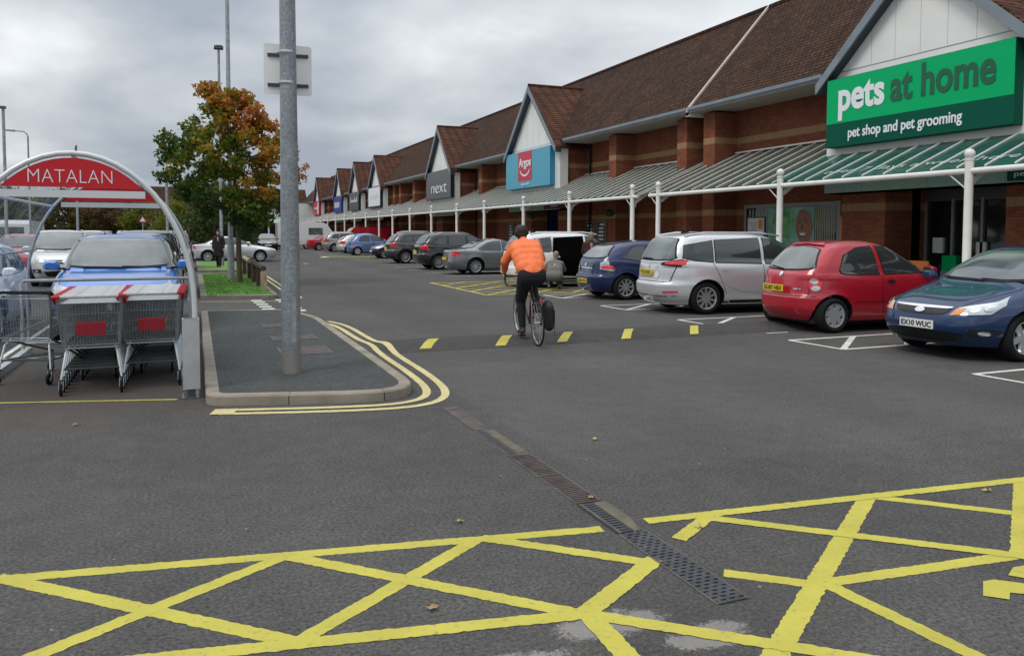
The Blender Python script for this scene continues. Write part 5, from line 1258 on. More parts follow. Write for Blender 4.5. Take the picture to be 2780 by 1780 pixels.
def recolour(root, key):
    r = copy_tree(PROTO[root][0], (0, 0, 0), 0, '')
    pm = MATS['paint_'+key]
    def walk(o):
        for ch in KIDS(o):
            if ch.type == 'MESH':
                for sl in ch.material_slots:
                    if sl.material and sl.material.name.startswith('paint_'): sl.link = 'OBJECT'; sl.material = pm
            walk(ch)
    walk(r); return r
ROW = 'cars parked along the shops'
def place_rw(key, X, Y, deg, label):
    "stand the near rear tyre at (X, Y)"
    r, B = PROTO[key]; th = radians(deg); lx, ly = B.rax, -(B.W/2-.15)
    place(r, X-(lx*cos(th)-ly*sin(th)), Y-(lx*sin(th)+ly*cos(th)), th, label, ROW)
make_micra(); place_rw('micra', 9.86, 10.02, -3.5, 'small rounded red three door hatchback with a yellow rear plate')
make_mpv('mpv', 'silver'); place_rw('mpv', 9.66, 13.24, -7, 'large silver people carrier parked behind the red hatchback')
make_hatch('astra', 'blue', 'LB56 KFO'); place_rw('astra', 9.84, 16.75, -3, 'dark blue hatchback with chrome tailgate strip between the silver and white people carriers')
make_mpv('whitempv', 'white', True); place(PROTO['whitempv'][0], 11.15, 22.1, radians(-2), 'white people carrier with its sliding side door open behind the cyclist', ROW)
make_hatch('focus', 'midblue', None, 'EX10 WUC', H=1.50, L=4.34, W=1.84, spokes=5); place(PROTO['focus'][0], 9.70+(4.34/2-.80-2.62)+2.62+(-4.34/2+.80)*0+.02, 7.66, pi, 'dark blue hatchback parked nose out at the right edge', ROW)
fr = PROTO['focus']; fr[0].location.x = 9.95+fr[1].fax
make_saloon('audi', 'grey'); place(PROTO['audi'][0], 10.2+1.3, 29.55, radians(0), 'grey saloon with alloy wheels just left of the cyclist', ROW)
make_suv('kia', 'black', 4.44, 1.63, False, 10, 'car_glass'); place(PROTO['kia'][0], 9.95+1.36, 33.65, 0, 'black crossover with bright red tail lights behind the grey saloon', ROW)
make_suv('tiguan', 'darkgrey', 4.43, 1.69); place(PROTO['tiguan'][0], 10.3+1.35, 40.8, 0, 'dark grey off roader with black wheel arch cladding and roof rails', ROW)
make_hatch('far_hatch', 'navy', '', '', H=1.45, L=4.1, W=1.74, clear=False); place(PROTO['far_hatch'][0], 12.3, 48.4, pi, 'small navy car reversed in beside the dark grey off roader', ROW)
c = recolour('micra', 'paleblue'); place(c, 11.9, 55.4, 0, 'pale blue rounded hatchback at the far yellow box', ROW)
c = recolour('far_hatch', 'silver'); place(c, 12.2, 60.2, 0, 'silver hatchback just beyond the pale blue rounded car', ROW)
c = recolour('kia', 'pewter'); place(c, 12.0, 65.0, 0, 'pewter coloured off roader beside the white caravan', ROW)
c = recolour('audi', 'red'); place(c, 11.5, 70.5, 0, 'red car mostly hidden behind the pewter off roader', ROW)
c = recolour('audi', 'silver'); place(c, 2.05, 45.6, radians(-2), 'silver saloon crossing the road beyond the grass verges', None)
c.name = 'moving_car'
c = recolour('far_hatch', 'black'); place(c, 6.1, 72.6, radians(-92), 'black hatchback driving towards the camera down the road', None); c.name = 'moving_car'
c = recolour('far_hatch', 'red'); place(c, 8.0, 78.5, radians(90), 'red and white looking car behind the oncoming black hatchback', None)
for cc, px in ((c, 0),): cc['label'] = 'red hatchback just right of the oncoming black hatchback'
# --- car park on the left
LG = 'cars in the left hand car park'
make_suv('blue_suv', 'skyblue', 4.3, 1.61, False, 9, 'car_glass_light', rails=False); place(PROTO['blue_suv'][0], -1.10, 12.66+2.15, -pi/2, 'bright blue crossover facing the trolley shelter', LG)
c = recolour('astra', 'white'); place(c, -3.60, 13.0+2.1, radians(-88), 'white hatchback seen through the clear side of the trolley shelter', LG)
c = recolour('mpv', 'darkgrey'); place(c, -1.15, 22.6, -pi/2, 'dark grey people carrier just beyond the bright blue crossover', LG)
c = recolour('tiguan', 'silver'); place(c, -3.90, 28.6, radians(-80), 'silver off roader left of the bright blue crossover', LG)
c = recolour('micra', 'red'); place(c, -6.20, 35.2, radians(-84), 'red hatchback with its nose beside the silver off roader', LG)
def far_car(kind, col, x, y, hd, lb): c = recolour(kind, col); place(c, x, y, radians(hd), lb, LG)
FC = [('mpv', 'grey', -8.9, 40.5, -90, 'grey people carrier behind the red hatchback roof'), ('saloon', 'silver', -3.3, 40.6, -90, 'silver saloon behind the silver off roader'), ('tiguan', 'black', -.9, 36.8, 90, 'black off roader between the blue crossover and the grass verge'),
      ('hatch', 'white', .2-1.3, 49.5, 0, 'white hatchback parked sideways beyond the silver crossing saloon'), ('mpv', 'white', -5.6, 52, -90, 'white people carrier in the middle of the car park'), ('hatch', 'skyblue', -8.6, 52.4, -90, 'sky blue hatchback left of the white people carrier'),
      ('tiguan', 'grey', -11.5, 52.2, -90, 'grey off roader two left of the white people carrier'), ('saloon', 'red', -3.0, 52.6, -90, 'red saloon right of the white people carrier'), ('mpv', 'silver', -14.2, 52.3, -90, 'silver people carrier at the left end of the middle row'),
      ('hatch', 'silver', -2.0, 62, 90, 'silver hatchback in the row beyond the red saloon'), ('hatch', 'navy', -4.6, 62.2, 90, 'navy hatchback beyond the middle row'), ('mpv', 'pewter', -7.2, 62, 90, 'pewter people carrier beyond the middle row'), ('saloon', 'white', -9.8, 62.1, 90, 'white saloon beyond the middle row'), ('tiguan', 'white', -12.4, 62, 90, 'white off roader beyond the middle row'), ('hatch', 'green', -15, 62, 90, 'dark green hatchback beyond the middle row'),
      ('hatch', 'pewter', -17.6, 62, 90, 'pewter hatchback left of the dark green hatchback'), ('tiguan', 'silver', -1.5, 74, -90, 'silver off roader in the far row near the lamp post'), ('hatch', 'red', -4.3, 74, -90, 'bright red hatchback in the far row'), ('mpv', 'black', -7.1, 74, -90, 'black people carrier in the far row'), ('saloon', 'grey', -9.9, 74, -90, 'mid grey saloon in the far row'), ('hatch', 'white', -12.7, 74, -90, 'white hatchback in the far row'), ('tiguan', 'navy', -15.5, 74, -90, 'navy off roader in the far row'), ('mpv', 'silver', -18.3, 74, -90, 'silver people carrier in the far row left of the navy off roader'), ('hatch', 'silver', -21, 74, -90, 'silver hatchback at the far left of the far row'),
      ('hatch', 'grey', 0.2, 88, 90, 'grey hatchback under the distant trees'), ('mpv', 'silver', -3, 88, 90, 'silver people carrier under the distant trees'), ('tiguan', 'white', -6.2, 88, 90, 'white off roader under the distant trees'), ('hatch', 'maroon', -9.4, 88, 90, 'maroon hatchback under the distant trees'), ('saloon', 'silver', -12.6, 88, 90, 'silver saloon under the distant trees'), ('mpv', 'white', -15.8, 88, 90, 'white people carrier under the distant trees'), ('hatch', 'black', -19, 88, 90, 'black hatchback under the distant trees'), ('tiguan', 'grey', -22.2, 88, 90, 'grey off roader under the distant trees'), ('mpv', 'pewter', -25.4, 88, 90, 'pewter people carrier under the distant trees'),
      ('hatch', 'silver', 3.4, 100, -90, 'silver hatchback farthest along the left of the road'), ('mpv', 'grey', 5.5, 106, 90, 'grey people carrier at the far end of the road')]
for k, col_, x, y, hd, lb in FC: far_car({'saloon': 'audi', 'hatch': 'far_hatch'}.get(k, k), col_, x, y, hd, lb)
# --- caravan, red van, white van
cv = thing('caravan', 'white touring caravan partly hidden by the big lamp post', 'caravan', (9.9, 76.5, 0), radians(0), None)
q = MB(); prof = [(-2.6, .45), (2.1, .45), (2.55, .9), (2.45, 1.6), (1.9, 2.35), (1.5, 2.52), (-2.2, 2.58), (-2.6, 2.3)]
q.prism(prof, 'y', -1.1, 1.1, 'paint_white'); q.build('body', cv)
q = MB(); q.box(.2, 1.5, -1.115, -1.101, 1.35, 2.0, 'car_glass_light'); q.build('window', cv); q = MB(); q.box(-2.0, -.9, -1.115, -1.101, 1.35, 2.0, 'car_glass_light'); q.build('window', cv)
q = MB(); q.lathe([(0, 0), (.32, 0), (.32, .2), (0, .2)], 'rubber', 20, 'y', (0, -1.09, .32)); q.lathe([(0, -.004), (.18, -.004)], 'hub_grey', 20, 'y', (0, -1.09, .32)); q.build('wheel', cv)
q = MB(); q.box(2.2, 3.4, -.05, .05, .38, .46, 'galv'); q.box(-2.6, 2.2, -1.108, -1.101, .62, .66, 'hub_grey'); q.build('drawbar', cv)
rv = thing('parked_van', 'long low red van roof behind the pale blue hatchback', 'van', (14.0, 67.3, 0), pi)
q = MB(); q.prism([(-2.6, .3), (2.7, .3), (2.8, 1.0), (2.1, 1.15), (1.4, 1.95), (1.1, 2.05), (-2.5, 2.08), (-2.65, 1.9)], 'y', -.95, .95, 'paint_red'); q.build('body', rv)
for a, b in ((-2.3, -.9), (-.7, .5), (.7, 1.45)):
    q = MB(); q.box(a, b, -.965, -.951, 1.25, 1.80, 'car_glass'); q.build('window', rv)
q = MB(); q.lathe([(0, 0), (.33, 0), (.33, .2), (0, .2)], 'rubber', 20, 'y', (-1.6, -.94, .33)); q.build('wheel', rv); q = MB(); q.lathe([(0, 0), (.33, 0), (.33, .2), (0, .2)], 'rubber', 20, 'y', (1.7, -.94, .33)); q.build('wheel', rv)
wv = thing('parked_van', 'white box van beyond the red hatchback at the left', 'van', (-8.6, 50-1.5, 0), radians(90))
q = MB(); q.prism([(-2.6, .35), (2.7, .35), (2.8, 1.0), (2.2, 1.25), (1.6, 2.0), (1.2, 2.15), (-2.5, 2.2), (-2.6, 2.0)], 'y', -.95, .95, 'paint_white'); q.build('body', wv)
q = MB(); q.box(-2.62, -2.601, -.7, .7, 1.3, 1.85, 'car_glass'); q.build('window', wv)
for xx in (-1.6, 1.7):
    for s_ in (-.96, .76):
        q = MB(); q.lathe([(0, 0), (.33, 0), (.33, .2), (0, .2)], 'rubber', 16, 'y', (xx, s_, .33)); q.build('wheel', wv)
# ================================================================ TROLLEY SHELTER
mat('shelter_white', (0.66, 0.68, 0.68), 0.35, metal=.2); mat('shelter_red', (0.56, 0.003, 0.012), 0.35)
sm, st_, sb = newmat('clear_sheet')
sb.inputs['Base Color'].default_value = (0.5, 0.58, 0.66, 1); sb.inputs['Roughness'].default_value = 0.08
tr_ = st_.nodes.new('ShaderNodeBsdfTransparent'); tr_.inputs[0].default_value = (0.86, 0.92, 0.97, 1); mx_ = st_.nodes.new('ShaderNodeMixShader')
co_ = tn(st_, 'ShaderNodeTexCoord'); n_ = tn(st_, 'ShaderNodeTexNoise'); n_.inputs['Scale'].default_value = 2.2; n_.inputs['Detail'].default_value = 6; n_.inputs['Distortion'].default_value = 2; st_.links.new(co_.outputs['Object'], n_.inputs['Vector'])
st_.links.new(ramp(st_, n_.outputs[0], [(0.4, (0.10,)*3), (0.7, (0.42,)*3)]).outputs[0], mx_.inputs[0]); st_.links.new(tr_.outputs[0], mx_.inputs[1]); st_.links.new(sb.outputs[0], mx_.inputs[2])
st_.links.new(mx_.outputs[0], [x for x in st_.nodes if x.type == 'OUTPUT_MATERIAL'][0].inputs[0])
SX, SY0, SY1 = -1.04, 8.42, 12.25
sh = thing('trolley_shelter', 'arched trolley shelter with red fascia and clear sheet sides', 'shelter', (SX, SY0, 0))
def S_(mb, name, smooth=None): return PB(mb, name, sh, smooth)
def arch(n=26, a=1.045, b=1.49, z0=.91): return [(SX-a*cos(pi*k/n), z0+b*sin(pi*k/n)) for k in range(n+1)]
for y in (SY0, SY1):
    q = MB(); A = arch(); q.tube([(SX-1.045, y, .0)]+[(x, y, z) for x, z in A]+[(SX+1.045, y, .0)], .026 if y == SY0 else .019, 'shelter_white' if y == SY0 else 'hub_grey', 10); S_(q, 'hoop', 60)
q = MB(); A = arch(30, 1.03, 1.475); vs = [(x, y, z) for x, z in [(SX-1.03, .25)]+A+[(SX+1.03, .25)] for y in (SY0, SY1)]
q.add(vs, [(2*i, 2*i+1, 2*i+3, 2*i+2) for i in range(len(A)+1)], 'clear_sheet'); S_(q, 'clear_cover', 60)
def fascia(y, zb):
    q = MB(); P = [(x, z) for x, z in arch(40, 1.0, 1.445) if z >= zb]
    q.prism(P, 'y', y-.012, y+.012, 'shelter_red'); S_(q, 'fascia_panel')
    q = MB(); x0, x1 = P[0][0], P[-1][0]; q.box(x0-.03, x1+.03, y-.03, y+.03, zb-.068, zb, 'shelter_white'); S_(q, 'fascia_rail')
fascia(SY0, 2.05); fascia(SY1, 2.06)
# cross members
for x, z in ((SX-.99, 1.4), (SX+.99, 1.4), (SX-.72, 2.0), (SX, 2.375)):
    q = MB(); q.tube([(x, SY0+.03, z), (x, SY1-.03, z)], .016, 'shelter_white' if z != 1.4 else 'hub_grey', 8); S_(q, 'purlin')
lettering('lettering', 'MATALAN', .185, (-1.405, SY0-.0135, 2.118), (1, 0, 0), (0, 0, 1), 'sign_white', sh, off=-.0035, width=.70, ext=.002, space=1.02).matrix_parent_inverse = Matrix.Translation(-sh.location)
q = MB(); q.box(-.115, .045, SY0-.085, SY0+.06, .10, .80, 'galv_pale'); q.box(-.10, .03, SY0-.07, SY0+.045, .80, .803, 'dark_frame'); S_(q, 'leg_guard')
q = MB(); q.box(-.13, .04, SY0-.08, SY0+.06, 0, .012, 'dark_frame')
for dx_ in (-.11, .02):
    for dy_ in (-.06, .04): q.lathe([(0, .012), (.014, .012), (.014, .04), (0, .04)], 'galv', 8, 'z', (dx_, SY0+dy_, 0))
q.box(-.075, .0, SY0-.035, SY0+.03, .012, .10, 'dark_frame'); S_(q, 'foot_plate')
q = MB(); q.tube([(-2.13, 12.1, .0), (-2.13, 12.1, .97), (-2.10, 12.1, 1.0), (-.08, 12.1, 1.0), (-.05, 12.1, .97), (-.05, 12.1, .0)], .024, 'galv_pale', 8); q.tube([(-2.12, 12.1, .16), (-.06, 12.1, .16)], .018, 'galv_pale', 8); S_(q, 'stop_rail', 60)
for x in (-2.09, .0):
    q = MB(); q.box(x-.04, x+.04, SY0+.12, SY1, .0, .09, 'galv_pale'); S_(q, 'base_rail')
bd = thing('bird_spike', 'small metal bolt standing on top of the shelter arch', 'bolt', (SX+.02, SY0, 2.42)); q = MB(); q.tube([(SX+.03, SY0, 2.42), (SX+.035, SY0, 2.465)], .006, 'dark_frame', 6); q.ball((SX+.035, SY0, 2.468), .009, 'dark_frame', 8); PB(q, 'pin', bd)
# ================================================================ TROLLEYS
mat('wire', (0.36, 0.38, 0.38), 0.35, metal=.75); mat('wire_dark', (0.10, 0.11, 0.11), 0.4, metal=.6); mat('handle_white', (0.66, 0.64, 0.62), .45, var=.2, vscale=30); mat('trolley_red', (0.50, 0.008, 0.02), .4)
def make_trolley(handle='handle_white', ends='trolley_red', panel=True):
    t = thing('shopping_trolley', '', 'shopping trolley')
    # +y = nose, away from the handle
    def W2(f): return .285-.085*f       # half width at fraction f towards nose
    def ZT(f): return .93-.015*f
    def ZB(f): return .50+.13*f
    LT = .86
    def side_pt(sg, f, v): return (sg*(W2(f)-.03*(1-v)), LT*f, ZB(f)+(ZT(f)-ZB(f))*v)
    q = MB(); r_ = .0022
    for sg in (-1, 1):
        for k in range(20): f = k/19; q.tube([side_pt(sg, f, 0), side_pt(sg, f, 1)], r_, 'wire', 4, False)
        for v in (.25, .5, .75): q.tube([side_pt(sg, 0, v), side_pt(sg, 1, v)], r_*1.2, 'wire', 4, False)
    for f in (0, 1):
        n = 19 if f == 0 else 13
        for k in range(n+1):
            s = -1+2*k/n; a = side_pt(1, f, 0); b = side_pt(1, f, 1); q.tube([(a[0]*s, a[1]+(.02 if f == 0 else 0), a[2]), (b[0]*s, b[1], b[2])], r_, 'wire', 4, False)
        for v in (.25, .5, .75):
            a = side_pt(1, f, v); q.tube([(-a[0], a[1], a[2]), (a[0], a[1], a[2])], r_*1.3, 'wire', 4, False)
    for k in range(13):
        s = -1+2*k/12; a = side_pt(1, 0, 0); b = side_pt(1, 1, 0); q.tube([(a[0]*s, a[1], a[2]), (b[0]*s, b[1], b[2])], r_, 'wire', 4, False)
    for v, rr2 in ((1, .0055), (0, .005)):
        P = [side_pt(-1, 0, v), side_pt(1, 0, v), side_pt(1, 1, v), side_pt(-1, 1, v), side_pt(-1, 0, v)]; q.tube(P, rr2, 'wire', 6)
    q.build('basket', t)
    # frame: two tubes from the handle down under the basket and out to the castors
    q = MB()
    for sg in (-1, 1):
        q.tube([(sg*.295, -.06, 1.0), (sg*.29, -.02, .90), (sg*.262, .02, .50), (sg*.24, .10, .47)], .011, 'wire', 8)
        q.tube([(sg*.215, .12, .47), (sg*.235, .04, .42), (sg*.275, -.02, .16)], .012, 'shelter_white', 8)
        q.tube([(sg*.235, .10, .47), (sg*.15, .86, .24), (sg*.165, .86, .15)], .012, 'wire_dark', 8)
        q.tube([(sg*.262, .0, .26), (sg*.155, .82, .22)], .009, 'wire_dark', 6)
        q.tube([(sg*.24, .08, .49), (sg*.19, .80, .60)], .010, 'wire', 6)
    q.tube([(-.262, .0, .26), (.262, .0, .26)], .009, 'wire_dark', 6); q.tube([(-.155, .82, .22), (.155, .82, .22)], .009, 'wire_dark', 6)
    q.tube([(-.25, .02, .47), (.25, .02, .47)], .011, 'wire', 8)
    q.build('frame', t, 50)
    q = MB()
    for k in range(8):
        y = .02+.10*k; wv_ = .25-.11*k/8; q.tube([(-wv_, y, .255-.004*k), (wv_, y, .255-.004*k)], .004, 'wire_dark', 4, False)
    q.build('lower_rack', t)
    q = MB(); q.tube([(-.27, -.075, 1.005), (.27, -.075, 1.005)], .019, handle, 10); hd = q.build('handle', t, 50)
    for sg in (-1, 1):
        q = MB(); q.tube([(sg*.262, -.075, 1.005), (sg*.325, -.072, 1.003), (sg*.318, -.02, .965), (sg*.30, .03, .93)], .021, ends, 8); q.build('handle_end', hd, 50)
    if panel:
        q = MB(); q.box(-.135, .135, -.006, -.001, .60, .735, 'trolley_red')
        for k in range(11): q.box(-.13+.0245*k, -.122+.0245*k, -.010, -.007, .60, .72, 'maroon')
        q.build('seat_panel', t)
        q = MB(); q.box(-.26, .26, .02, .20, .925, .930, 'handle_white'); q.build('seat_flap', t)
        q = MB()
        for k in range(15): s = -1+2*k/14; q.tube([(s*.25, .012, .90), (s*.20, .14, .62)], .0022, 'wire', 4, False)
        q.tube([(-.20, .14, .62), (.20, .14, .62)], .004, 'wire', 4); q.build('child_seat', t)
    for sg, y, x in ((-1, -.02, .275), (1, -.02, .275), (-1, .86, .165), (1, .86, .165)):
        e = bpy.data.objects.new('castor', None); COL.objects.link(e); e.parent = t; e.location = (sg*x, y, 0)
        q = MB(); q.lathe([(0, -.014), (.042, -.014), (.062, -.010), (.062, .010), (.042, .014), (0, .014)], 'rubber', 18, 'x', (0, -.03, .062)); q.build('wheel', e, 40)
        q = MB(); q.lathe([(0, .0145), (.030, .0145)], 'hub_grey', 12, 'x', (0, -.03, .062)); q.lathe([(0, -.0145), (.030, -.0145)], 'hub_grey', 12, 'x', (0, -.03, .062))
        q.prism([(-.045, .062), (-.015, .055), (.02, .15), (-.02, .15)], 'x', -.022, -.017, 'hub_grey'); q.prism([(-.045, .062), (-.015, .055), (.02, .15), (-.02, .15)], 'x', .017, .022, 'hub_grey'); q.box(-.022, .022, -.02, .02, .145, .165, 'wire_dark'); q.build('fork', e)
    return t
tr = make_trolley()
ords = ['nearest', 'second', 'third', 'fourth', 'fifth', 'sixth', 'seventh', 'rearmost']
def row(x0, y0, a, n, nm):
    for k in range(n):
        lb = f'{ords[k] if k < n-1 else "rearmost"} red ended trolley of the {nm} nested row'
        yield x0+sin(-a)*.205*k, y0+cos(a)*.205*k, a, lb
first = True
for x, y, a, lb in list(row(-.985, 9.02, radians(1), 8, 'middle'))+list(row(-.43, 9.22, radians(-1), 7, 'right hand')):
    if first: tr.location = (x, y, 0); tr.rotation_euler = (0, 0, a); tag(tr, lb, 'shopping trolley', 'trolleys nested in the shelter'); first = False
    else: copy_tree(tr, (x, y, 0), a, lb, 'trolleys nested in the shelter', (KIDS if lb.startswith('nearest') else (lambda o: [c_ for c_ in KIDS(o) if not c_.name.startswith(('seat_panel', 'child_seat'))])))
t0 = make_trolley('black_plastic', 'black_plastic', False); t0.location = (-1.71, 9.82, 0); t0.rotation_euler = (0, 0, radians(-19)); tag(t0, 'single trolley with a plain black handle standing left of the nested rows', 'shopping trolley')

# ================================================================ FIGURES
mat('skin', (0.46, 0.25, 0.18), 0.55, var=.1, vscale=8); mat('hair_dark', (0.018, 0.012, 0.010), .7, var=.4, vscale=60, bump=1, bscale=90); mat('hair_grey', (0.25, 0.19, 0.14), .8, var=.3, vscale=60); mat('hi_vis', (0.98, 0.20, 0.06), 0.65, var=.12, vscale=9, bump=.8, bscale=14)
mat('trousers_black', (0.008, 0.008, 0.010), .9, bump=.5, bscale=18); mat('coat_grey', (0.155, 0.15, 0.135), .9, var=.15, vscale=12, bump=.8, bscale=14); mat('jeans', (0.03, 0.065, 0.13), .85); mat('coat_brown', (0.05, 0.02, 0.018), .9, bump=.6, bscale=14); mat('shoe_brown', (0.06, 0.028, 0.022), .7); mat('coat_black', (0.012, 0.010, 0.012), .85, bump=.5, bscale=12); mat('coat_navy', (0.02, 0.04, 0.12), .85)
def capsule(m, a, ra, b, rb, mm, n=12, sq=1.0):
    a = Vector(a); b = Vector(b); d = (b-a); L = max(1e-4, d.length); d.normalize(); u = d.orthogonal().normalized(); v = d.cross(u)
    rings = []
    for i in range(4): t = pi/2*i/4; rings.append((a-d*ra*cos(t), ra*sin(t)))
    rings.append((a, ra)); rings.append((b, rb))
    for i in range(1, 5): t = pi/2*i/4; rings.append((b+d*rb*sin(t), rb*cos(t)))
    vs = [];
    for c, r in rings:
        r = max(r, .0008)
        for k in range(n): vs.append(c+u*cos(2*pi*k/n)*r+v*sin(2*pi*k/n)*r)
    fs = [(i*n+k, i*n+(k+1) % n, (i+1)*n+(k+1) % n, (i+1)*n+k) for i in range(len(rings)-1) for k in range(n)]
    fs.append(list(range(n))[::-1]); fs.append([(len(rings)-1)*n+k for k in range(n)])
    m.add(vs, fs, mm)
def fuse(name, caps, balls, mm, parent, vox=.012, sm=6):
    "one continuous surface out of tapered limbs and rounded masses"
    m = MB()
    for a, ra, b, rb in caps: capsule(m, a, ra, b, rb, mm)
    for c, r, sc in balls: m.ball(c, r, mm, 16, sc)
    o = m.build(name, parent)
    md = o.modifiers.new('r', 'REMESH'); md.mode = 'VOXEL'; md.voxel_size = vox; md.use_smooth_shade = True
    m2 = o.modifiers.new('s', 'SMOOTH'); m2.factor = .5; m2.iterations = sm
    dg = bpy.context.evaluated_depsgraph_get(); me = bpy.data.meshes.new_from_object(o.evaluated_get(dg)); o.modifiers.clear(); o.data = me
    me.materials.clear(); me.materials.append(MATS[mm]); me.polygons.foreach_set('use_smooth', [True]*len(me.polygons)); me.polygons.foreach_set('material_index', [0]*len(me.polygons))
    return o
def head_parts(c, f, up):
    "head: skull, jaw, nose, ears around centre c, facing f"
    c = Vector(c); f = Vector(f).normalized(); up = Vector(up).normalized(); s = f.cross(up).normalized()
    caps = [(c+up*.035-f*.015, .082, c+up*.02+f*.02, .078), (c-up*.02+f*.03, .06, c-up*.075+f*.055, .038), (c-up*.0+f*.085, .014, c-up*.03+f*.108, .016)]
    caps += [(c+s*.078-up*.03, .013, c+s*.082+up*.012, .016), (c-s*.078-up*.03, .013, c-s*.082+up*.012, .016)]
    return caps
def hand_caps(w_, d, side, curl=.6, sc=1.0):
    "palm + five fingers; w_ wrist, d pointing direction, side thumb direction"
    w_ = Vector(w_); d = Vector(d).normalized(); sd_ = Vector(side); sd_ = (sd_-d*sd_.dot(d)).normalized(); n = d.cross(sd_).normalized()
    caps = [(w_, .026*sc, w_+d*.045*sc, .030*sc), (w_+d*.045*sc+sd_*.022*sc, .017*sc, w_+d*.08*sc+sd_*.026*sc, .013*sc), (w_+d*.045*sc-sd_*.022*sc, .017*sc, w_+d*.075*sc-sd_*.028*sc, .012*sc)]
    for k, L in enumerate((.068, .075, .070, .055)):
        b = w_+d*.082*sc+sd_*(.028-.019*k)*sc; m1 = b+(d*cos(curl)-n*sin(curl))*L*.55*sc; e = m1+(d*cos(2*curl)-n*sin(2*curl))*L*.5*sc
        caps += [(b, .0095*sc, m1, .0088*sc), (m1, .0088*sc, e, .0075*sc)]
    tb = w_+d*.03*sc+sd_*.028*sc; t1 = tb+(d*.6+sd_*.7-n*.4).normalized()*.04*sc; t2 = t1+(d*.9+sd_*.1-n*.5).normalized()*.03*sc
    caps += [(tb, .013*sc, t1, .011*sc), (t1, .011*sc, t2, .009*sc)]
    return caps
# ---- bicycle (local +y forward)
BX, BY = 4.66, 10.40; BH = radians(-7.5)
bk = thing('bicycle', 'maroon road bicycle with drop handlebars ridden over the hump', 'bicycle', (BX, BY, 0.0), BH); bk.rotation_euler = (radians(2.2), radians(-2), BH)
mat('bike_maroon', (0.10, 0.012, 0.02), .3, coat=.8); WRB = .34
def bike_wheel(y):
    e = bpy.data.objects.new('wheel', None); COL.objects.link(e); e.parent = bk; e.location = (0, y, WRB)
    q = MB(); vs = []; n, k2 = 48, 8
    for i in range(n):
        a = 2*pi*i/n
        for k in range(k2): b = 2*pi*k/k2; rr2 = WRB-.013+.013*cos(b); vs.append((.013*sin(b), rr2*cos(a), rr2*sin(a)))
    q.add(vs, [(i*k2+k, ((i+1) % n)*k2+k, ((i+1) % n)*k2+(k+1) % k2, i*k2+(k+1) % k2) for i in range(n) for k in range(k2)], 'rubber'); q.build('tyre', e, 60)
    q = MB(); q.lathe([(WRB-.026, -.009), (WRB-.042, -.007), (WRB-.042, .007), (WRB-.026, .009)], 'alloy', 48, 'x'); q.build('rim', e, 40)
    q = MB()
    for i in range(24):
        a = 2*pi*i/24; sg = 1 if i % 2 else -1; q.tube([(sg*.03, .02*cos(a+1), .02*sin(a+1)), (0, (WRB-.04)*cos(a), (WRB-.04)*sin(a))], .0013, 'alloy', 4, False)
    q.tube([(-.05, 0, 0), (.05, 0, 0)], .016, 'alloy', 8); q.build('spokes', e)
bike_wheel(0); bike_wheel(1.0)
BB = (0, .42, .27); SEAT = (0, .26, .93); HT = (0, .83, .86); HB = (0, .87, .66)
q = MB(); q.tube([BB, (0, .27, .85)], .016, 'bike_maroon'); q.tube([(0, .30, .80), (0, .835, .82)], .015, 'bike_maroon'); q.tube([BB, HB], .018, 'bike_maroon'); q.tube([(0, .825, .88), (0, .875, .64)], .018, 'bike_maroon')
for s_ in (-1, 1): q.tube([(s_*.03, .42, .27), (s_*.06, 0, WRB)], .009, 'bike_maroon'); q.tube([(s_*.015, .30, .78), (s_*.06, 0, WRB)], .008, 'bike_maroon')
q.build('frame', bk, 50)
q = MB()
for s_ in (-1, 1): q.tube([(s_*.035, .88, .66), (s_*.05, .93, .5), (s_*.055, 1.0, WRB)], .010, 'bike_maroon')
q.build('fork', bk, 50)
q = MB(); q.tube([(0, .27, .85), (0, .25, .93)], .013, 'alloy'); q.tube([(0, .36, .955), (0, .26, .95), (0, .16, .96)], [.03, .05, .075], 'black_plastic', 10); q.build('saddle', bk, 60)
q = MB(); q.tube([(0, .83, .90), (0, .91, .95)], .014, 'alloy')
for s_ in (-1, 1): q.tube([(0, .91, .95), (s_*.20, .91, .95), (s_*.215, .95, .95), (s_*.22, 1.0, .93), (s_*.22, 1.01, .87), (s_*.22, .95, .82), (s_*.22, .88, .82)], .014, 'black_plastic', 8); q.tube([(s_*.215, .98, .94), (s_*.215, 1.03, 1.0)], .016, 'black_plastic', 8); q.tube([(s_*.215, 1.03, .98), (s_*.215, 1.06, .85)], .007, 'alloy', 6)
q.build('handlebar', bk, 60)
q = MB(); q.lathe([(.085, -.003), (.095, -.003), (.095, .003), (.085, .003)], 'alloy', 28, 'x', (.055, .42, .27)); q.tube([(.06, .42, .27), (.075, .42, .44)], .010, 'alloy'); q.tube([(-.06, .42, .27), (-.075, .42, .10)], .010, 'alloy'); q.box(.075, .17, .37, .47, .43, .45, 'black_plastic'); q.box(-.17, -.075, .37, .47, .09, .11, 'black_plastic')
q.tube([(.055, .42, .365), (.055, 0, WRB+.03)], .004, 'ink', 4); q.tube([(.055, .42, .175), (.055, 0, WRB-.03)], .004, 'ink', 4); q.lathe([(0, -.01), (.035, -.01), (.035, .01), (0, .01)], 'ink', 14, 'x', (.055, 0, WRB)); q.build('crankset', bk, 40)
q = MB(); q.tube([(-.07, .2, .72), (-.07, -.18, .72), (.07, -.18, .72), (.07, .2, .72)], .006, 'ink', 6); q.tube([(.07, -.05, .72), (.07, 0, WRB+.03)], .005, 'ink', 6); q.tube([(-.07, -.05, .72), (-.07, 0, WRB+.03)], .005, 'ink', 6); q.tube([(.07, .1, .72), (.07, 0, WRB+.03)], .005, 'ink', 6); q.build('rear_rack', bk)
q = MB(); q.box(-.02, .02, -.20, -.185, .66, .70, 'lamp_red'); q.build('rear_light', bk)
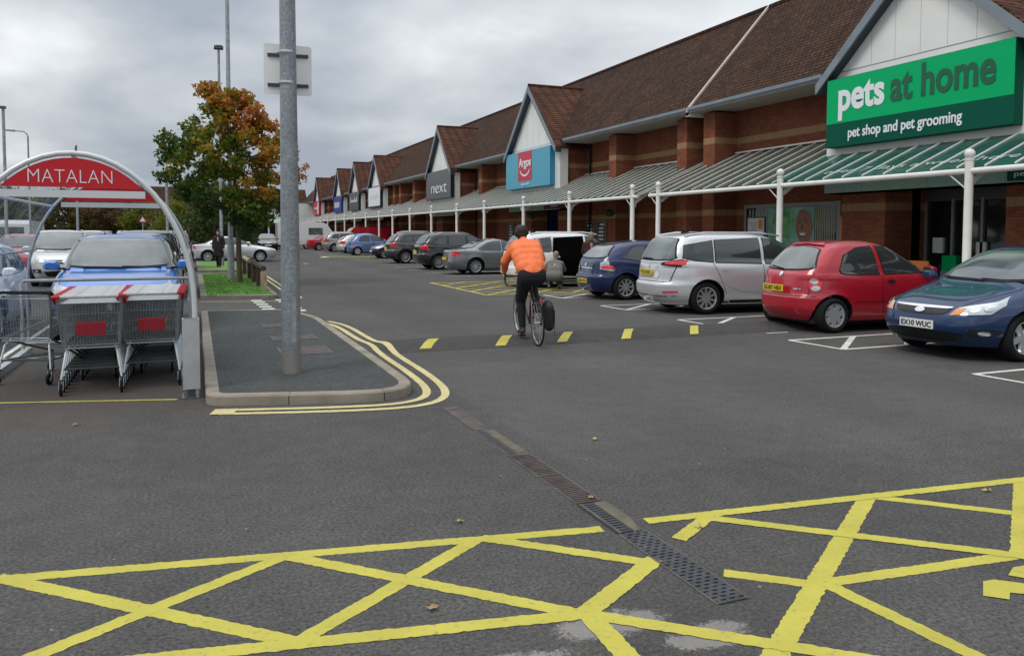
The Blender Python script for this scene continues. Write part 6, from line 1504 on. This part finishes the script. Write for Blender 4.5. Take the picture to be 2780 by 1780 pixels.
pn = thing('pannier_bag', 'black pannier bag hanging on the right of the rear wheel', 'bag', bk.location); pn.rotation_euler = bk.rotation_euler
mat('bag_black', (0.010, 0.010, 0.012), .6, var=.3, vscale=10, bump=.6, bscale=20)
fuse('bag', [((.17, -.08+.04*k_, .27+.005*abs(k_-2)**2), .06, (.165, -.08+.04*k_, .61-.012*abs(k_-2)**2), .066) for k_ in range(5)], [], 'bag_black', pn, .012, 10)
q = MB(); q.box(.215, .242, -.04, .05, .33, .47, 'bag_black'); q.build('pocket', pn)
q = MB(); q.box(.245, .26, -.04, .08, .34, .52, 'bag_black'); q.tube([(.25, .02, .5), (.27, .02, .36), (.255, -.02, .2), (.26, -.03, .12)], .005, 'ink', 5); q.build('strap', pn)
# ---- cyclist (same frame as bicycle)
cy = thing('person', 'cyclist in a bright orange jacket and black trousers riding away', 'person', bk.location); cy.rotation_euler = bk.rotation_euler
HIPL, HIPR = (-.10, .24, 1.02), (.10, .24, 1.02); SHL, SHR = (-.20, .60, 1.49), (.20, .60, 1.49)
KL, KR = (-.11, .50, .62), (.11, .66, .88); AL, AR = (-.12, .40, .22), (.12, .40, .53)
EL, ER = (-.29, .70, 1.21), (.29, .70, 1.21); WL, WR_ = (-.235, .955, 1.03), (.235, .955, 1.03)
Hc = Vector((0, .80, 1.60))
hc = head_parts(Hc, (0, 1, -.12), (0, .2, 1))
fuse('body', [((0, .56, 1.40), .10, (0, .30, 1.08), .11), ((0, .60, 1.45), .055, (0, .74, 1.54), .052)]+hc+[(SHL, .05, EL, .040), (EL, .038, WL, .026), (SHR, .05, ER, .040), (ER, .038, WR_, .026), (HIPL, .08, KL, .055), (KL, .05, AL, .035), (HIPR, .08, KR, .055), (KR, .05, AR, .035)]
     +hand_caps(WL, (0.02, .9, -.25), (.7, .3, .5), .75)+hand_caps(WR_, (-.02, .9, -.25), (-.7, .3, .5), .75), [], 'skin', cy, .0075, 4)
fuse('jacket', [((-.10, .58, 1.43), .115, (.10, .58, 1.43), .115), ((-.125, .52, 1.37), .13, (.125, .52, 1.37), .13), ((-.115, .45, 1.29), .138, (.115, .45, 1.29), .138), ((-.10, .38, 1.21), .14, (.10, .38, 1.21), .14), ((-.09, .31, 1.13), .14, (.09, .31, 1.13), .14), ((0, .26, 1.07), .15, (0, .56, 1.40), .135), ((-.16, .58, 1.425), .095, EL, .074), (EL, .074, Vector(WL)*.93+Vector(EL)*.07, .05), ((.16, .58, 1.425), .095, ER, .074), (ER, .074, Vector(WR_)*.93+Vector(ER)*.07, .05), ((0, .60, 1.47), .085, (0, .68, 1.515), .066), ((-.05, .24, 1.05), .13, (.05, .24, 1.05), .13)],
     [], 'hi_vis', cy, .010, 26)
fuse('trousers', [((-.075, .235, 1.0), .145, (.075, .235, 1.0), .145), (HIPL, .125, KL, .083), (KL, .080, (AL[0], AL[1], AL[2]+.03), .055), (HIPR, .125, KR, .085), (KR, .08, (AR[0], AR[1], AR[2]+.03), .055)], [], 'trousers_black', cy, .012, 8)
for (A_, nm) in ((AL, 'shoe'), (AR, 'shoe')): fuse(nm, [((A_[0], A_[1]-.05, A_[2]-.045), .042, (A_[0], A_[1]+.15, A_[2]-.075), .034), ((A_[0], A_[1]-.01, A_[2]), .042, (A_[0], A_[1]+.03, A_[2]-.05), .040)], [], 'shoe_brown', cy, .009, 3)
fuse('hair', [(Hc+Vector((0, -.035, .055)), .088, Hc+Vector((0, .035, .075)), .078), (Hc+Vector((0, -.05, .0)), .078, Hc+Vector((0, -.04, -.05)), .062)], [(Hc+Vector((.06, -.03, .04)), .058, (1, 1, 1.1)), (Hc+Vector((-.06, -.03, .03)), .06, (1, 1, 1.2)), (Hc+Vector((.02, -.03, .11)), .05, (1.3, 1, .8)), (Hc+Vector((-.045, .0, .10)), .05, (1, 1, .8))], 'hair_dark', cy, .009, 2)
# ---- kneeling man in grey beside the white people carrier
kn = thing('person', 'man in a grey coat and jeans crouching by the open car door', 'person', (9.75, 20.6, 0), radians(-30))
h2 = Vector((.02, .34, .97))
fuse('body', [((0, .0, .42), .11, (0, .22, .74), .10), ((0, .24, .8), .05, (0, .32, .9), .05)]+head_parts(h2, (0, 1, -.4), (0, .4, 1))+[((-.1, -.02, .36), .09, (-.17, .36, .42), .06), ((-.17, .36, .42), .055, (-.16, .12, .09), .04), ((.1, -.02, .36), .09, (.16, .34, .12), .06), ((.16, .34, .10), .055, (.15, -.06, .07), .04), ((-.19, .22, .74), .05, (-.27, .42, .55), .04), ((-.27, .42, .55), .036, (-.16, .60, .50), .026), ((.19, .22, .74), .05, (.27, .42, .55), .04), ((.27, .42, .55), .036, (.16, .60, .50), .026)]
     +hand_caps((-.16, .60, .50), (.2, .9, 0), (.5, 0, .8))+hand_caps((.16, .60, .50), (-.2, .9, 0), (-.5, 0, .8)), [], 'skin', kn, .009, 3)
fuse('coat', [((-.12, .22, .73), .115, (.12, .22, .73), .115), ((-.10, .08, .55), .15, (.10, .08, .55), .15), ((-.10, .0, .40), .16, (-.11, .22, .73), .12), ((.10, .0, .40), .16, (.11, .22, .73), .12), ((-.10, .0, .40), .165, (.10, .0, .40), .165), ((-.19, .22, .74), .08, (-.27, .42, .55), .065), ((-.27, .42, .55), .062, (-.18, .57, .51), .045), ((.19, .22, .74), .08, (.27, .42, .55), .065), ((.27, .42, .55), .062, (.18, .57, .51), .045), ((0, .22, .78), .085, (0, .27, .875), .066)], [], 'coat_grey', kn, .013, 14)
fuse('jeans', [((-.1, .02, .33), .12, (-.17, .36, .42), .08), ((-.17, .36, .42), .075, (-.16, .14, .12), .055), ((.1, .02, .33), .12, (.16, .34, .12), .085), ((.16, .34, .12), .075, (.15, .02, .08), .055)], [], 'jeans', kn, .013, 4)
for a, b in (((-.16, .08, .045), (-.16, .30, .035)), ((.15, -.04, .05), (.15, -.16, .10))): fuse('shoe', [(a, .045, b, .035)], [], 'shoe_brown', kn, .01, 2)
fuse('hair', [(h2+Vector((0, -.03, .05)), .085, h2+Vector((0, .01, .07)), .075), (h2+Vector((0, -.04, -.01)), .07, h2+Vector((0, -.035, -.05)), .055)], [], 'hair_grey', kn, .01, 2)
def stander(label, loc, rz, coat, trous, hair, hgt=1.7, arms='down', long_coat=False, stride=.0):
    s = thing('person', label, 'person', loc, rz); k = hgt/1.75; V = lambda x, y, z: Vector((x*k, y*k, z*k))
    hcn = V(0, .02, 1.62); fl, fr_ = stride, -stride
    if arms == 'down': e1, w1, e2, w2_ = V(-.25, .0, 1.12), V(-.25, .08, .88), V(.25, .0, 1.12), V(.25, .08, .88)
    else: e1, w1, e2, w2_ = V(-.24, .08, 1.14), V(-.14, .30, 1.10), V(.24, .08, 1.14), V(.14, .30, 1.12)
    fuse('body', [(V(0, 0, 1.02), .11, V(0, 0, 1.36), .11), (V(0, 0, 1.42), .05, V(0, .01, 1.54), .05)]+head_parts(hcn, (0, 1, -.05), (0, 0, 1))+[(V(-.18, 0, 1.40), .05, e1, .04), (e1, .036, w1, .026), (V(.18, 0, 1.40), .05, e2, .04), (e2, .036, w2_, .026), (V(-.09, 0, .92), .085, V(-.10, fl*.5+.03, .50), .055), (V(-.10, fl*.5+.03, .50), .052, V(-.10, fl, .09), .036), (V(.09, 0, .92), .085, V(.10, fr_*.5+.03, .50), .055), (V(.10, fr_*.5+.03, .50), .052, V(.10, fr_, .09), .036)]
         +hand_caps(w1, (0, .2, -1) if arms == 'down' else (.3, 1, 0), (.2, 1, 0))+hand_caps(w2_, (0, .2, -1) if arms == 'down' else (-.3, 1, 0), (-.2, 1, 0)), [], 'skin', s, .0095, 3)
    lo = .45 if long_coat else .86
    fuse('coat', [(V(-.12, 0, 1.38), .10, V(.12, 0, 1.38), .10), (V(-.08, 0, 1.15), .135, V(.08, 0, 1.15), .135), (V(-.08, 0, .98), .145, V(.08, 0, .98), .145), (V(-.07, 0, lo+.12), .15, V(.07, 0, lo+.12), .15), (V(-.08, 0, .98), .145, V(-.07, 0, lo+.12), .15), (V(.08, 0, .98), .145, V(.07, 0, lo+.12), .15), (V(-.07, 0, 1.0), .14, V(-.09, 0, 1.36), .115), (V(.07, 0, 1.0), .14, V(.09, 0, 1.36), .115), (V(-.19, 0, 1.39), .075, e1, .06), (e1, .06, w1*.92+e1*.08, .045), (V(.19, 0, 1.39), .075, e2, .06), (e2, .06, w2_*.92+e2*.08, .045), (V(0, 0, 1.42), .09, V(0, .0, 1.50), .066)], [], coat, s, .014, 14)
    fuse('trousers', [(V(-.09, 0, .90), .11, V(-.10, fl*.5+.03, .50), .08), (V(-.10, fl*.5+.03, .50), .075, V(-.10, fl, .12), .06), (V(.09, 0, .90), .11, V(.10, fr_*.5+.03, .50), .08), (V(.10, fr_*.5+.03, .50), .075, V(.10, fr_, .12), .06)], [], trous, s, .014, 4)
    for x, f in ((-.10, fl), (.10, fr_)): fuse('shoe', [(V(x, f-.03, .045), .042, V(x, f+.14, .035), .033)], [], 'shoe_brown', s, .01, 2)
    fuse('hair', [(hcn+Vector((0, -.03, .05)), .088, hcn+Vector((0, .02, .075)), .076), (hcn+Vector((0, -.045, -.0)), .075, hcn+Vector((0, -.045, -.06)), .06)], [(hcn+Vector((.055, -.03, .0)), .045, (1, 1, 1.4)), (hcn+Vector((-.055, -.03, .0)), .045, (1, 1, 1.4))], hair, s, .01, 2)
    return s
stander('fair haired woman in a dark brown coat at the open people carrier door', (11.0, 20.7, 0), radians(-20), 'coat_brown', 'trousers_black', 'hair_grey', 1.66, 'fwd')
stander('person in a long black coat on the far verge left of the second lamp post', (1.05, 36.9, .09), radians(160), 'coat_black', 'trousers_black', 'hair_dark', 1.62, 'down', True, .16)
stander('person in navy under the canopy behind the pale blue hatchback', (16.3, 64, .1), radians(150), 'coat_navy', 'trousers_black', 'hair_dark', 1.72, 'down', False, .12)
# ================================================================ LAMP POSTS
lp = thing('lamp_post', 'thick galvanised lamp post standing on the tarmac island', 'lamp post', (1.0, 8.98, .09))
q = MB(); q.lathe([(0, 0), (.106, 0), (.107, .55), (.104, .9), (.100, 1.6), (.094, 2.6), (.088, 3.6), (.082, 5), (.072, 7), (.062, 9.5), (0, 9.5)], 'galv', 28)
ml, tl, bl = newmat('galv_post')
c_ = tn(tl, 'ShaderNodeTexCoord'); s_ = tn(tl, 'ShaderNodeSeparateXYZ'); tl.links.new(c_.outputs['Object'], s_.inputs[0])
na = tn(tl, 'ShaderNodeTexNoise'); na.inputs['Scale'].default_value = 34; na.inputs['Detail'].default_value = 5; tl.links.new(c_.outputs['Object'], na.inputs['Vector'])
nb_ = tn(tl, 'ShaderNodeTexNoise'); nb_.inputs['Scale'].default_value = 5; nb_.inputs['Detail'].default_value = 5; tl.links.new(c_.outputs['Object'], nb_.inputs['Vector'])
cc_ = ramp(tl, na.outputs[0], [(0.3, (0.185, 0.205, 0.215)), (0.7, (0.34, 0.365, 0.38))]).outputs[0]
cc_ = mixc(tl, .6, cc_, ramp(tl, nb_.outputs[0], [(0.3, (0.75, 0.76, 0.78)), (0.7, (1.15, 1.15, 1.15))]).outputs[0], 'MULTIPLY')
low = mth(tl, 'SUBTRACT', .42, s_.outputs[2]); low = mth(tl, 'MULTIPLY_ADD', low, 5, mth(tl, 'MULTIPLY_ADD', nb_.outputs[0], 2.2, -1.3)); 
cl = tn(tl, 'ShaderNodeClamp'); tl.links.new(low, cl.inputs[0])
cc_ = mixc(tl, mth(tl, 'MULTIPLY', cl.outputs[0], .75), cc_, (0.30, 0.265, 0.22)); tl.links.new(cc_, bl.inputs['Base Color']); bl.inputs['Roughness'].default_value = .5; bl.inputs['Metallic'].default_value = .3
q.mats = ['galv_post']; q.build('pole', lp, 50)
q = MB(); q.prism([(.0, .35), (.045, .35), (.045, .85), (.0, .85)], 'y', -.1085, -.104, 'galv'); q.build('access_door', lp)
q = MB(); q.tube([(0, 0, 9.5), (0, .3, 9.7), (0, 1.2, 9.8)], .035, 'galv', 8); q.ball((0, 1.4, 9.8), .3, 'hub_grey', 12, (.5, 1, .3)); q.build('lantern', lp, 50)
sg = thing('sign_plate', 'back of a pale square sign clamped to the big lamp post', 'sign', (1.0, 9.12, 3.1))
ang = YAW*.35
q = MB(); a_, b_ = -.245, .27; z0_, z1_ = .10, .66
P = rounded([(a_, z0_), (b_, z0_-.01), (b_, z1_-.02), (a_, z1_)], [.03]*4, 4); q.prism(P, 'y', .03, .034, 'sign_back')if False else None
mat('sign_back', (0.84, 0.84, 0.82), .5, var=.06, vscale=2); q = MB(); q.prism(P, 'y', .03, .034, 'sign_back'); q.build('plate', sg)
for zc in (.20, .53):
    q = MB(); q.box(a_+.04, b_-.035, .012, .029, zc-.018, zc+.018, 'navy_board'); q.build('rail', sg)
    q = MB(); q.lathe([(.099, zc-.012), (.103, zc-.012), (.103, zc+.012), (.099, zc+.012)], 'alloy', 24, 'z', (0, -.14, 0)); q.build('clamp', sg)
sg.rotation_euler = (0, 0, -ang)
def lamp(label, x, y, h, r0, r1, kind, name='lamp_post'):
    l = thing(name, label, 'lamp post', (x, y, 0), group=None); q = MB()
    q.lathe([(0, 0), (r0, 0), (r0, 1.3), (r0*.75, 1.4), (r1, h), (0, h)], 'galv', 16); q.build('pole', l, 40)
    q = MB()
    if kind == 'head': q.box(-.2, .2, -.2, .2, h+.02, h+.10, 'dark_frame'); q.lathe([(0, h), (.06, h), (.06, h+.02)], 'dark_frame', 10); q.ball((0, 0, h+.16), .2, 'hub_grey', 12, (1, 1, .35))
    elif kind == 'arm': q.tube([(0, 0, h), (-.05, 0, h+.15), (-.2, 0, h+.25), (-.6, 0, h+.27)], .035, 'hub_grey', 8); q.tube([(-.55, 0, h+.27), (-1.05, 0, h+.29)], [.07, .05], 'hub_grey', 8)
    elif kind == 'flat': q.box(-.45, .1, -.12, .12, h, h+.1, 'dark_frame')
    else: q.lathe([(0, h), (r1, h), (0, h+.02)], 'galv', 10)
    q.build('lantern', l); return l
lamp('second lamp post rising beside the maple trunk', 1.14, 27.04, 11.5, .105, .055, 'arm')
lamp('lamp post with a small dark head showing above the maple', 1.22, 38.3, 9.9, .10, .055, 'head')
lamp('lamp post with a flat dark head at the left edge', -7.53, 40, 6.95, .09, .06, 'flat')
lamp('slender street lamp with a curved arm at the far left', -7.46, 45, 6.3, .07, .04, 'arm')
lamp('plain pole seen under the shelter fascia', -5.39, 45, 5.9, .08, .06, 'none')
lamp('plain pole seen just left of the right hand shelter leg', -1.04, 38, 3.95, .075, .06, 'none')
for k, (x, y) in enumerate(((3.0, 96), (4.3, 104), (5.6, 98))): lamp(['pale pole left of three under the maple', 'pale pole middle of three under the maple', 'pale pole right of three under the maple'][k], x-2.5, y, 6, .16, .12, 'none')
# road signs among the trees
for x, y, z, tri, lb in ((-3.1, 58, 2.2, 1, 'small triangular warning sign on a post in the car park'), (-1.9, 70, 2.4, 0, 'small round red ringed sign on a post left of the second lamp post'), (-.2, 52, 2.1, 0, 'small rectangular red and white sign near the crossing saloon')):
    s = thing('road_sign', lb, 'sign', (x, y, 0)); q = MB(); q.tube([(0, 0, 0), (0, 0, z)], .04, 'galv', 8); q.build('post', s)
    q = MB(); n = 3 if tri else 20; a0 = pi/2
    q.prism([(.3*cos(a0+2*pi*k/n), z+.2+.3*sin(a0+2*pi*k/n)) for k in range(n)], 'y', -.05, -.045, 'sign_red'); q.build('border', s)
    q = MB(); q.prism([(.2*cos(a0+2*pi*k/n), z+.2+.2*sin(a0+2*pi*k/n)) for k in range(n)], 'y', -.06, -.052, 'sign_white'); q.build('plate', s)
# banner on far railing
q = MB(); q.box(5.2, 7.4, 101, 101.05, 1.2, 2.3, 'sign_royal'); q.box(5.7, 6.9, 100.97, 100.99, 1.6, 1.95, 'sign_pale'); tag(q.build('banner'), 'blue banner standing beyond the oncoming black hatchback', 'banner')
# ================================================================ TIMBER RAIL
tf = thing('timber_rail', 'low timber knee rail with stout posts along the near verge', 'fence', (1.8, 21.7, .09))
ys_ = [21.75, 23.4, 25.2, 27.4, 30.1]
for i, y in enumerate(ys_):
    q = MB(); w_ = .075 if i == 0 else .065
    q.box(1.73-w_, 1.73+w_, y-w_, y+w_, .09, .66 if i else .58, 'wood_pale' if i == 0 else 'wood_dark'); PB(q, 'post', tf)
q = MB(); q.tube([(1.73, 21.72, .68), (1.73, 25.6, .70)], .07, 'wood_dark', 10); PB(q, 'rail', tf, 50)
q = MB(); q.tube([(1.73, 27.2, .68), (1.73, 30.3, .70)], .07, 'wood_pale', 10); PB(q, 'rail', tf, 50)
# ================================================================ TREES
def leafmat(name, stops, rough=.6):
    m, t, b = newmat(name); a = tn(t, 'ShaderNodeAttribute'); a.attribute_name = 'tint'
    t.links.new(ramp(t, a.outputs['Fac'], stops).outputs[0], b.inputs['Base Color']); b.inputs['Roughness'].default_value = rough; b.inputs['Specular IOR Level'].default_value = .3
    tl_ = t.nodes.new('ShaderNodeBsdfTranslucent'); mxs = t.nodes.new('ShaderNodeMixShader'); mxs.inputs[0].default_value = .42
    t.links.new(ramp(t, a.outputs['Fac'], stops).outputs[0], tl_.inputs[0]); t.links.new(b.outputs[0], mxs.inputs[1]); t.links.new(tl_.outputs[0], mxs.inputs[2])
    t.links.new(mxs.outputs[0], [x for x in t.nodes if x.type == 'OUTPUT_MATERIAL'][0].inputs[0])
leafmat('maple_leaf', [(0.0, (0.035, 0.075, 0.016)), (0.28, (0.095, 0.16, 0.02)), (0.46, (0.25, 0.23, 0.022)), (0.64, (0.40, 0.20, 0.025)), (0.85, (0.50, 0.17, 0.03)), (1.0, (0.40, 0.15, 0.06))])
leafmat('leaf_green', [(0.0, (0.025, 0.045, 0.012)), (.5, (0.055, 0.08, 0.018)), (1, (0.09, 0.105, 0.022))])
leafmat('leaf_lime', [(0.0, (0.07, 0.095, 0.012)), (.5, (0.15, 0.17, 0.02)), (1, (0.24, 0.22, 0.03))])
leafmat('leaf_brown', [(0.0, (0.055, 0.04, 0.018)), (.5, (0.12, 0.075, 0.032)), (1, (0.19, 0.10, 0.045))])
leafmat('leaf_olive', [(0.0, (0.045, 0.045, 0.014)), (.5, (0.095, 0.085, 0.022)), (1, (0.15, 0.11, 0.03))])
mat('bark', (0.085, 0.062, 0.045), .9, var=.35, vscale=12, bump=1, bscale=30)
def leaf_cloud(name, clumps, nleaf, size, m, parent, tintf, rnd, flat=.5, shape='maple'):
    vs = []; fs = []; tint = []
    tot = sum(c[1]**2 for c in clumps)
    for (c, r) in clumps:
        c = Vector(c); n = int(nleaf*r*r/tot); ct = tintf(c)+rnd.uniform(-.12, .12)
        for _ in range(n):
            d = Vector((rnd.gauss(0, 1), rnd.gauss(0, 1), rnd.gauss(0, 1))).normalized()*r*(rnd.random()**.45)*rnd.uniform(.75, 1.12); d.z *= .8
            p = c+d; nr = Vector((rnd.uniform(-1, 1), rnd.uniform(-1, 1), rnd.uniform(-.2, 1.4))).normalized(); a = nr.orthogonal().normalized(); ang = rnd.uniform(0, 6.28)
            b = nr.cross(a); a, b = a*cos(ang)+b*sin(ang), b*cos(ang)-a*sin(ang); s = size*rnd.uniform(.6, 1.25); k = len(vs)
            if shape == 'maple':
                vs += [p-a*s*.5, p-a*s*.1+b*s*.55, p+a*s*.15+b*s*.2, p+a*s*.75-nr*s*.2, p+a*s*.15-b*s*.2, p-a*s*.1-b*s*.55]; fs.append((k, k+1, k+2, k+3, k+4, k+5))
            else:
                vs += [p-a*s*.5, p+b*s*.35, p+a*s*.5-nr*s*.1, p-b*s*.35]; fs.append((k, k+1, k+2, k+3))
            tint.append(min(1, max(0, ct+rnd.gauss(0, .13))))
    me = bpy.data.meshes.new(name); me.from_pydata([tuple(v) for v in vs], [], fs); at = me.attributes.new('tint', 'FLOAT', 'FACE'); at.data.foreach_set('value', tint)
    me.materials.append(MATS[m]); o = bpy.data.objects.new(name, me); COL.objects.link(o); o.parent = parent; return o
rt = random.Random(11)
mt = thing('maple_tree', 'young maple with green to orange autumn leaves on the near verge', 'tree', (1.31, 25.3, .09))
# crown outline drawn in the picture plane metres (u to the right of the trunk, z up), with real depth
Ru = Vector((cos(YAW), -sin(YAW), 0)); Dv = Vector((sin(YAW), cos(YAW), 0))
tips = []
def cl(u, d, z, r): tips.append((Ru*u+Dv*d+Vector((0, 0, z-.09)), r))
prof = [(1.95, -.3, 1.0), (2.4, -1.0, 1.55), (2.9, -1.8, 1.60), (3.4, -2.15, 1.75), (3.9, -2.35, 1.6), (4.35, -2.25, 1.30), (4.75, -1.5, .98), (5.1, -.95, .80), (5.45, -.95, .55), (5.75, -1.1, .35)]
for z, u0, u1 in prof:
    n = max(3, int((u1-u0)*3.0))
    for k in range(n):
        u = u0+(u1-u0)*(k+.5)/n+rt.uniform(-.15, .15); hwid = (u1-u0)*.42; f = 1-abs((u-(u0+u1)/2)/((u1-u0)/2))**2
        for s in (0, 1):
            dd = rt.uniform(-1, 1)*hwid*sqrt(max(.1, f)); cl(u, dd, z+rt.uniform(-.18, .18), rt.uniform(.24, .40))
for u, z, r in ((-.72, 6.1, .22), (-.62, 5.85, .28), (-.86, 5.75, .22), (.28, 5.62, .22), (.40, 5.4, .25), (.15, 5.5, .25), (-2.35, 4.25, .12), (-2.5, 3.4, .15), (-2.45, 3.75, .14), (2.1, 3.6, .13), (-1.25, 5.1, .2), (-1.5, 4.7, .25), (-.55, 5.45, .3), (.75, 5.0, .3), (1.2, 4.75, .3), (1.6, 4.3, .25)): cl(u, rt.uniform(-.2, .2), z, r)
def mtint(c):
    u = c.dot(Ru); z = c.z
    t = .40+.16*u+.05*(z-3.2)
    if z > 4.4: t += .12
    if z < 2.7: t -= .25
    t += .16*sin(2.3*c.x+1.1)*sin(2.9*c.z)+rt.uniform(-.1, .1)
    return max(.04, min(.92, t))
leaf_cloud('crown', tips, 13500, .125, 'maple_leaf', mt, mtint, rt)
q = MB(); q.tube([(0, 0, 0), (.0, 0, .12), (-.02, 0, 1.4), (-.05, .05, 2.4), (-.12, .05, 3.4), (-.3, .02, 4.4), (Ru*-.6).to_tuple()[:2]+(5.4,)], [.115, .085, .075, .065, .05, .035, .012], 'bark', 10)
for k in range(20):
    z = 1.75+.17*k; tip = min(tips, key=lambda t: abs((t[0].z-z-.75))+rt.uniform(0, 1.2)); b = tip[0]; base = Vector((-.03-.03*max(0, z-1.5), .02, z)); mid_ = base.lerp(b, .5)+Vector((0, 0, -.12)); q.tube([base, mid_, b], [.032, .02, .006], 'bark', 6)
q.build('trunk', mt, 60)
# distant trees: one crown mesh per kind, each tree its own object
def make_tree(r, h, w_, seed, leaf, nleaf, size, label, x, y, trunk_h=.35, mm='leaf_green'):
    t = thing('tree', label, 'tree', (x, y, 0), group='trees beyond the car park'); rn = random.Random(seed); clumps = []
    for k in range(46):
        a = rn.uniform(0, 6.28); zz = rn.uniform(0, 1); prof_ = sin(pi*min(1, .12+zz*.86))**.6; rad = w_/2*prof_*sqrt(rn.random()); clumps.append((Vector((rad*cos(a), rad*sin(a), h*(trunk_h+(1-trunk_h)*zz*.92))), rn.uniform(.11, .2)*w_))
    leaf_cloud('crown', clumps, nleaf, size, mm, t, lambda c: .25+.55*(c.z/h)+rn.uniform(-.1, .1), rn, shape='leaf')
    q = MB(); q.tube([(0, 0, 0), (0, 0, h*.3), (.1, 0, h*.8)], [w_*.035, w_*.028, .03], 'bark', 8)
    for k in range(6): a = rn.uniform(0, 6.28); z = h*rn.uniform(.25, .5); q.tube([(0, 0, z), (w_*.3*cos(a), w_*.3*sin(a), z+h*.25)], [w_*.016, .02], 'bark', 5)
    q.build('trunk', t, 60); return t
P1 = make_tree(0, 6.5, 7.5, 1, None, 5200, .36, 'yellow green tree seen through the left of the shelter', -27, 112, .1, 'leaf_lime')
P2 = make_tree(0, 7.0, 8.5, 2, None, 5200, .38, 'dark green rounded tree behind the car park', -21, 116, .08)
def ctree(src, x, y, s, rz, lb, mm):
    c = copy_tree(src, (x, y, 0), rz, lb); c.scale = (s, s, s)
    for ch in KIDS(c):
        if ch.name.startswith('crown'): ch.material_slots[0].link = 'OBJECT'; ch.material_slots[0].material = MATS[mm]
    return c
TR = [(P2, -33, 118, 1.0, 1, 'dark green tree at the far left of the tree line', 'leaf_green'), (P1, -39, 114, 1.0, 2, 'olive tree at the far left edge of the tree line', 'leaf_olive'), (P2, -15.5, 112, .95, 3, 'olive brown tree left of centre in the tree line', 'leaf_olive'), (P1, -10.5, 114, .95, 4, 'russet brown tree behind the car park', 'leaf_brown'), (P2, -13, 122, 1.0, 5, 'olive tree standing behind the russet tree', 'leaf_olive'),
      (P1, -5.4, 111, .92, .5, 'bright lime green tree right of the russet tree', 'leaf_lime'), (P2, -.8, 115, .95, 1.5, 'brown green tree just right of the lime green tree', 'leaf_brown'), (P2, 2.6, 108, 1.15, 2.5, 'tall dark green tree behind the shelter leg', 'leaf_green'), (P2, -8, 126, 1.1, 2.2, 'dark tree in the second line behind the lime green tree', 'leaf_green'), (P1, -24, 124, 1.1, 1.2, 'dark olive tree in the second line at the left', 'leaf_green'),
      (P2, -46, 120, 1.1, .3, 'dark green tree beyond the left edge lamps', 'leaf_green'), (P1, -53, 118, 1.1, .9, 'brown tree beyond the left edge lamps', 'leaf_brown'), (P2, -19, 130, 1.05, 3.3, 'green tree in the second line behind the olive brown tree', 'leaf_olive'), (P1, -30, 128, 1.1, 4.1, 'olive green tree in the second line behind the far left trees', 'leaf_olive')]
for a in TR: ctree(*a)
VT = [(P1, 1.2, 47.5, .64, 1.1, 'green tree on the far verge behind the maple', 'leaf_green'), (P2, 1.4, 57, .66, 2.3, 'darker green tree farther down the verges', 'leaf_green'), (P1, 2.4, 66, .72, 3.9, 'low green tree to the right of the maple trunk', 'leaf_green'), (P2, 4.0, 84, .62, 5, 'dark tree at the end of the verges by the oncoming car', 'leaf_green'), (P2, .3, 72, .8, .4, 'yellowing tree left of the maple trunk', 'leaf_olive'), (P1, -.6, 62, .62, .4, 'bright green tree between the shelter leg and the maple', 'leaf_lime')]
for a in VT: c = ctree(*a); c['group'] = 'trees on the verges'
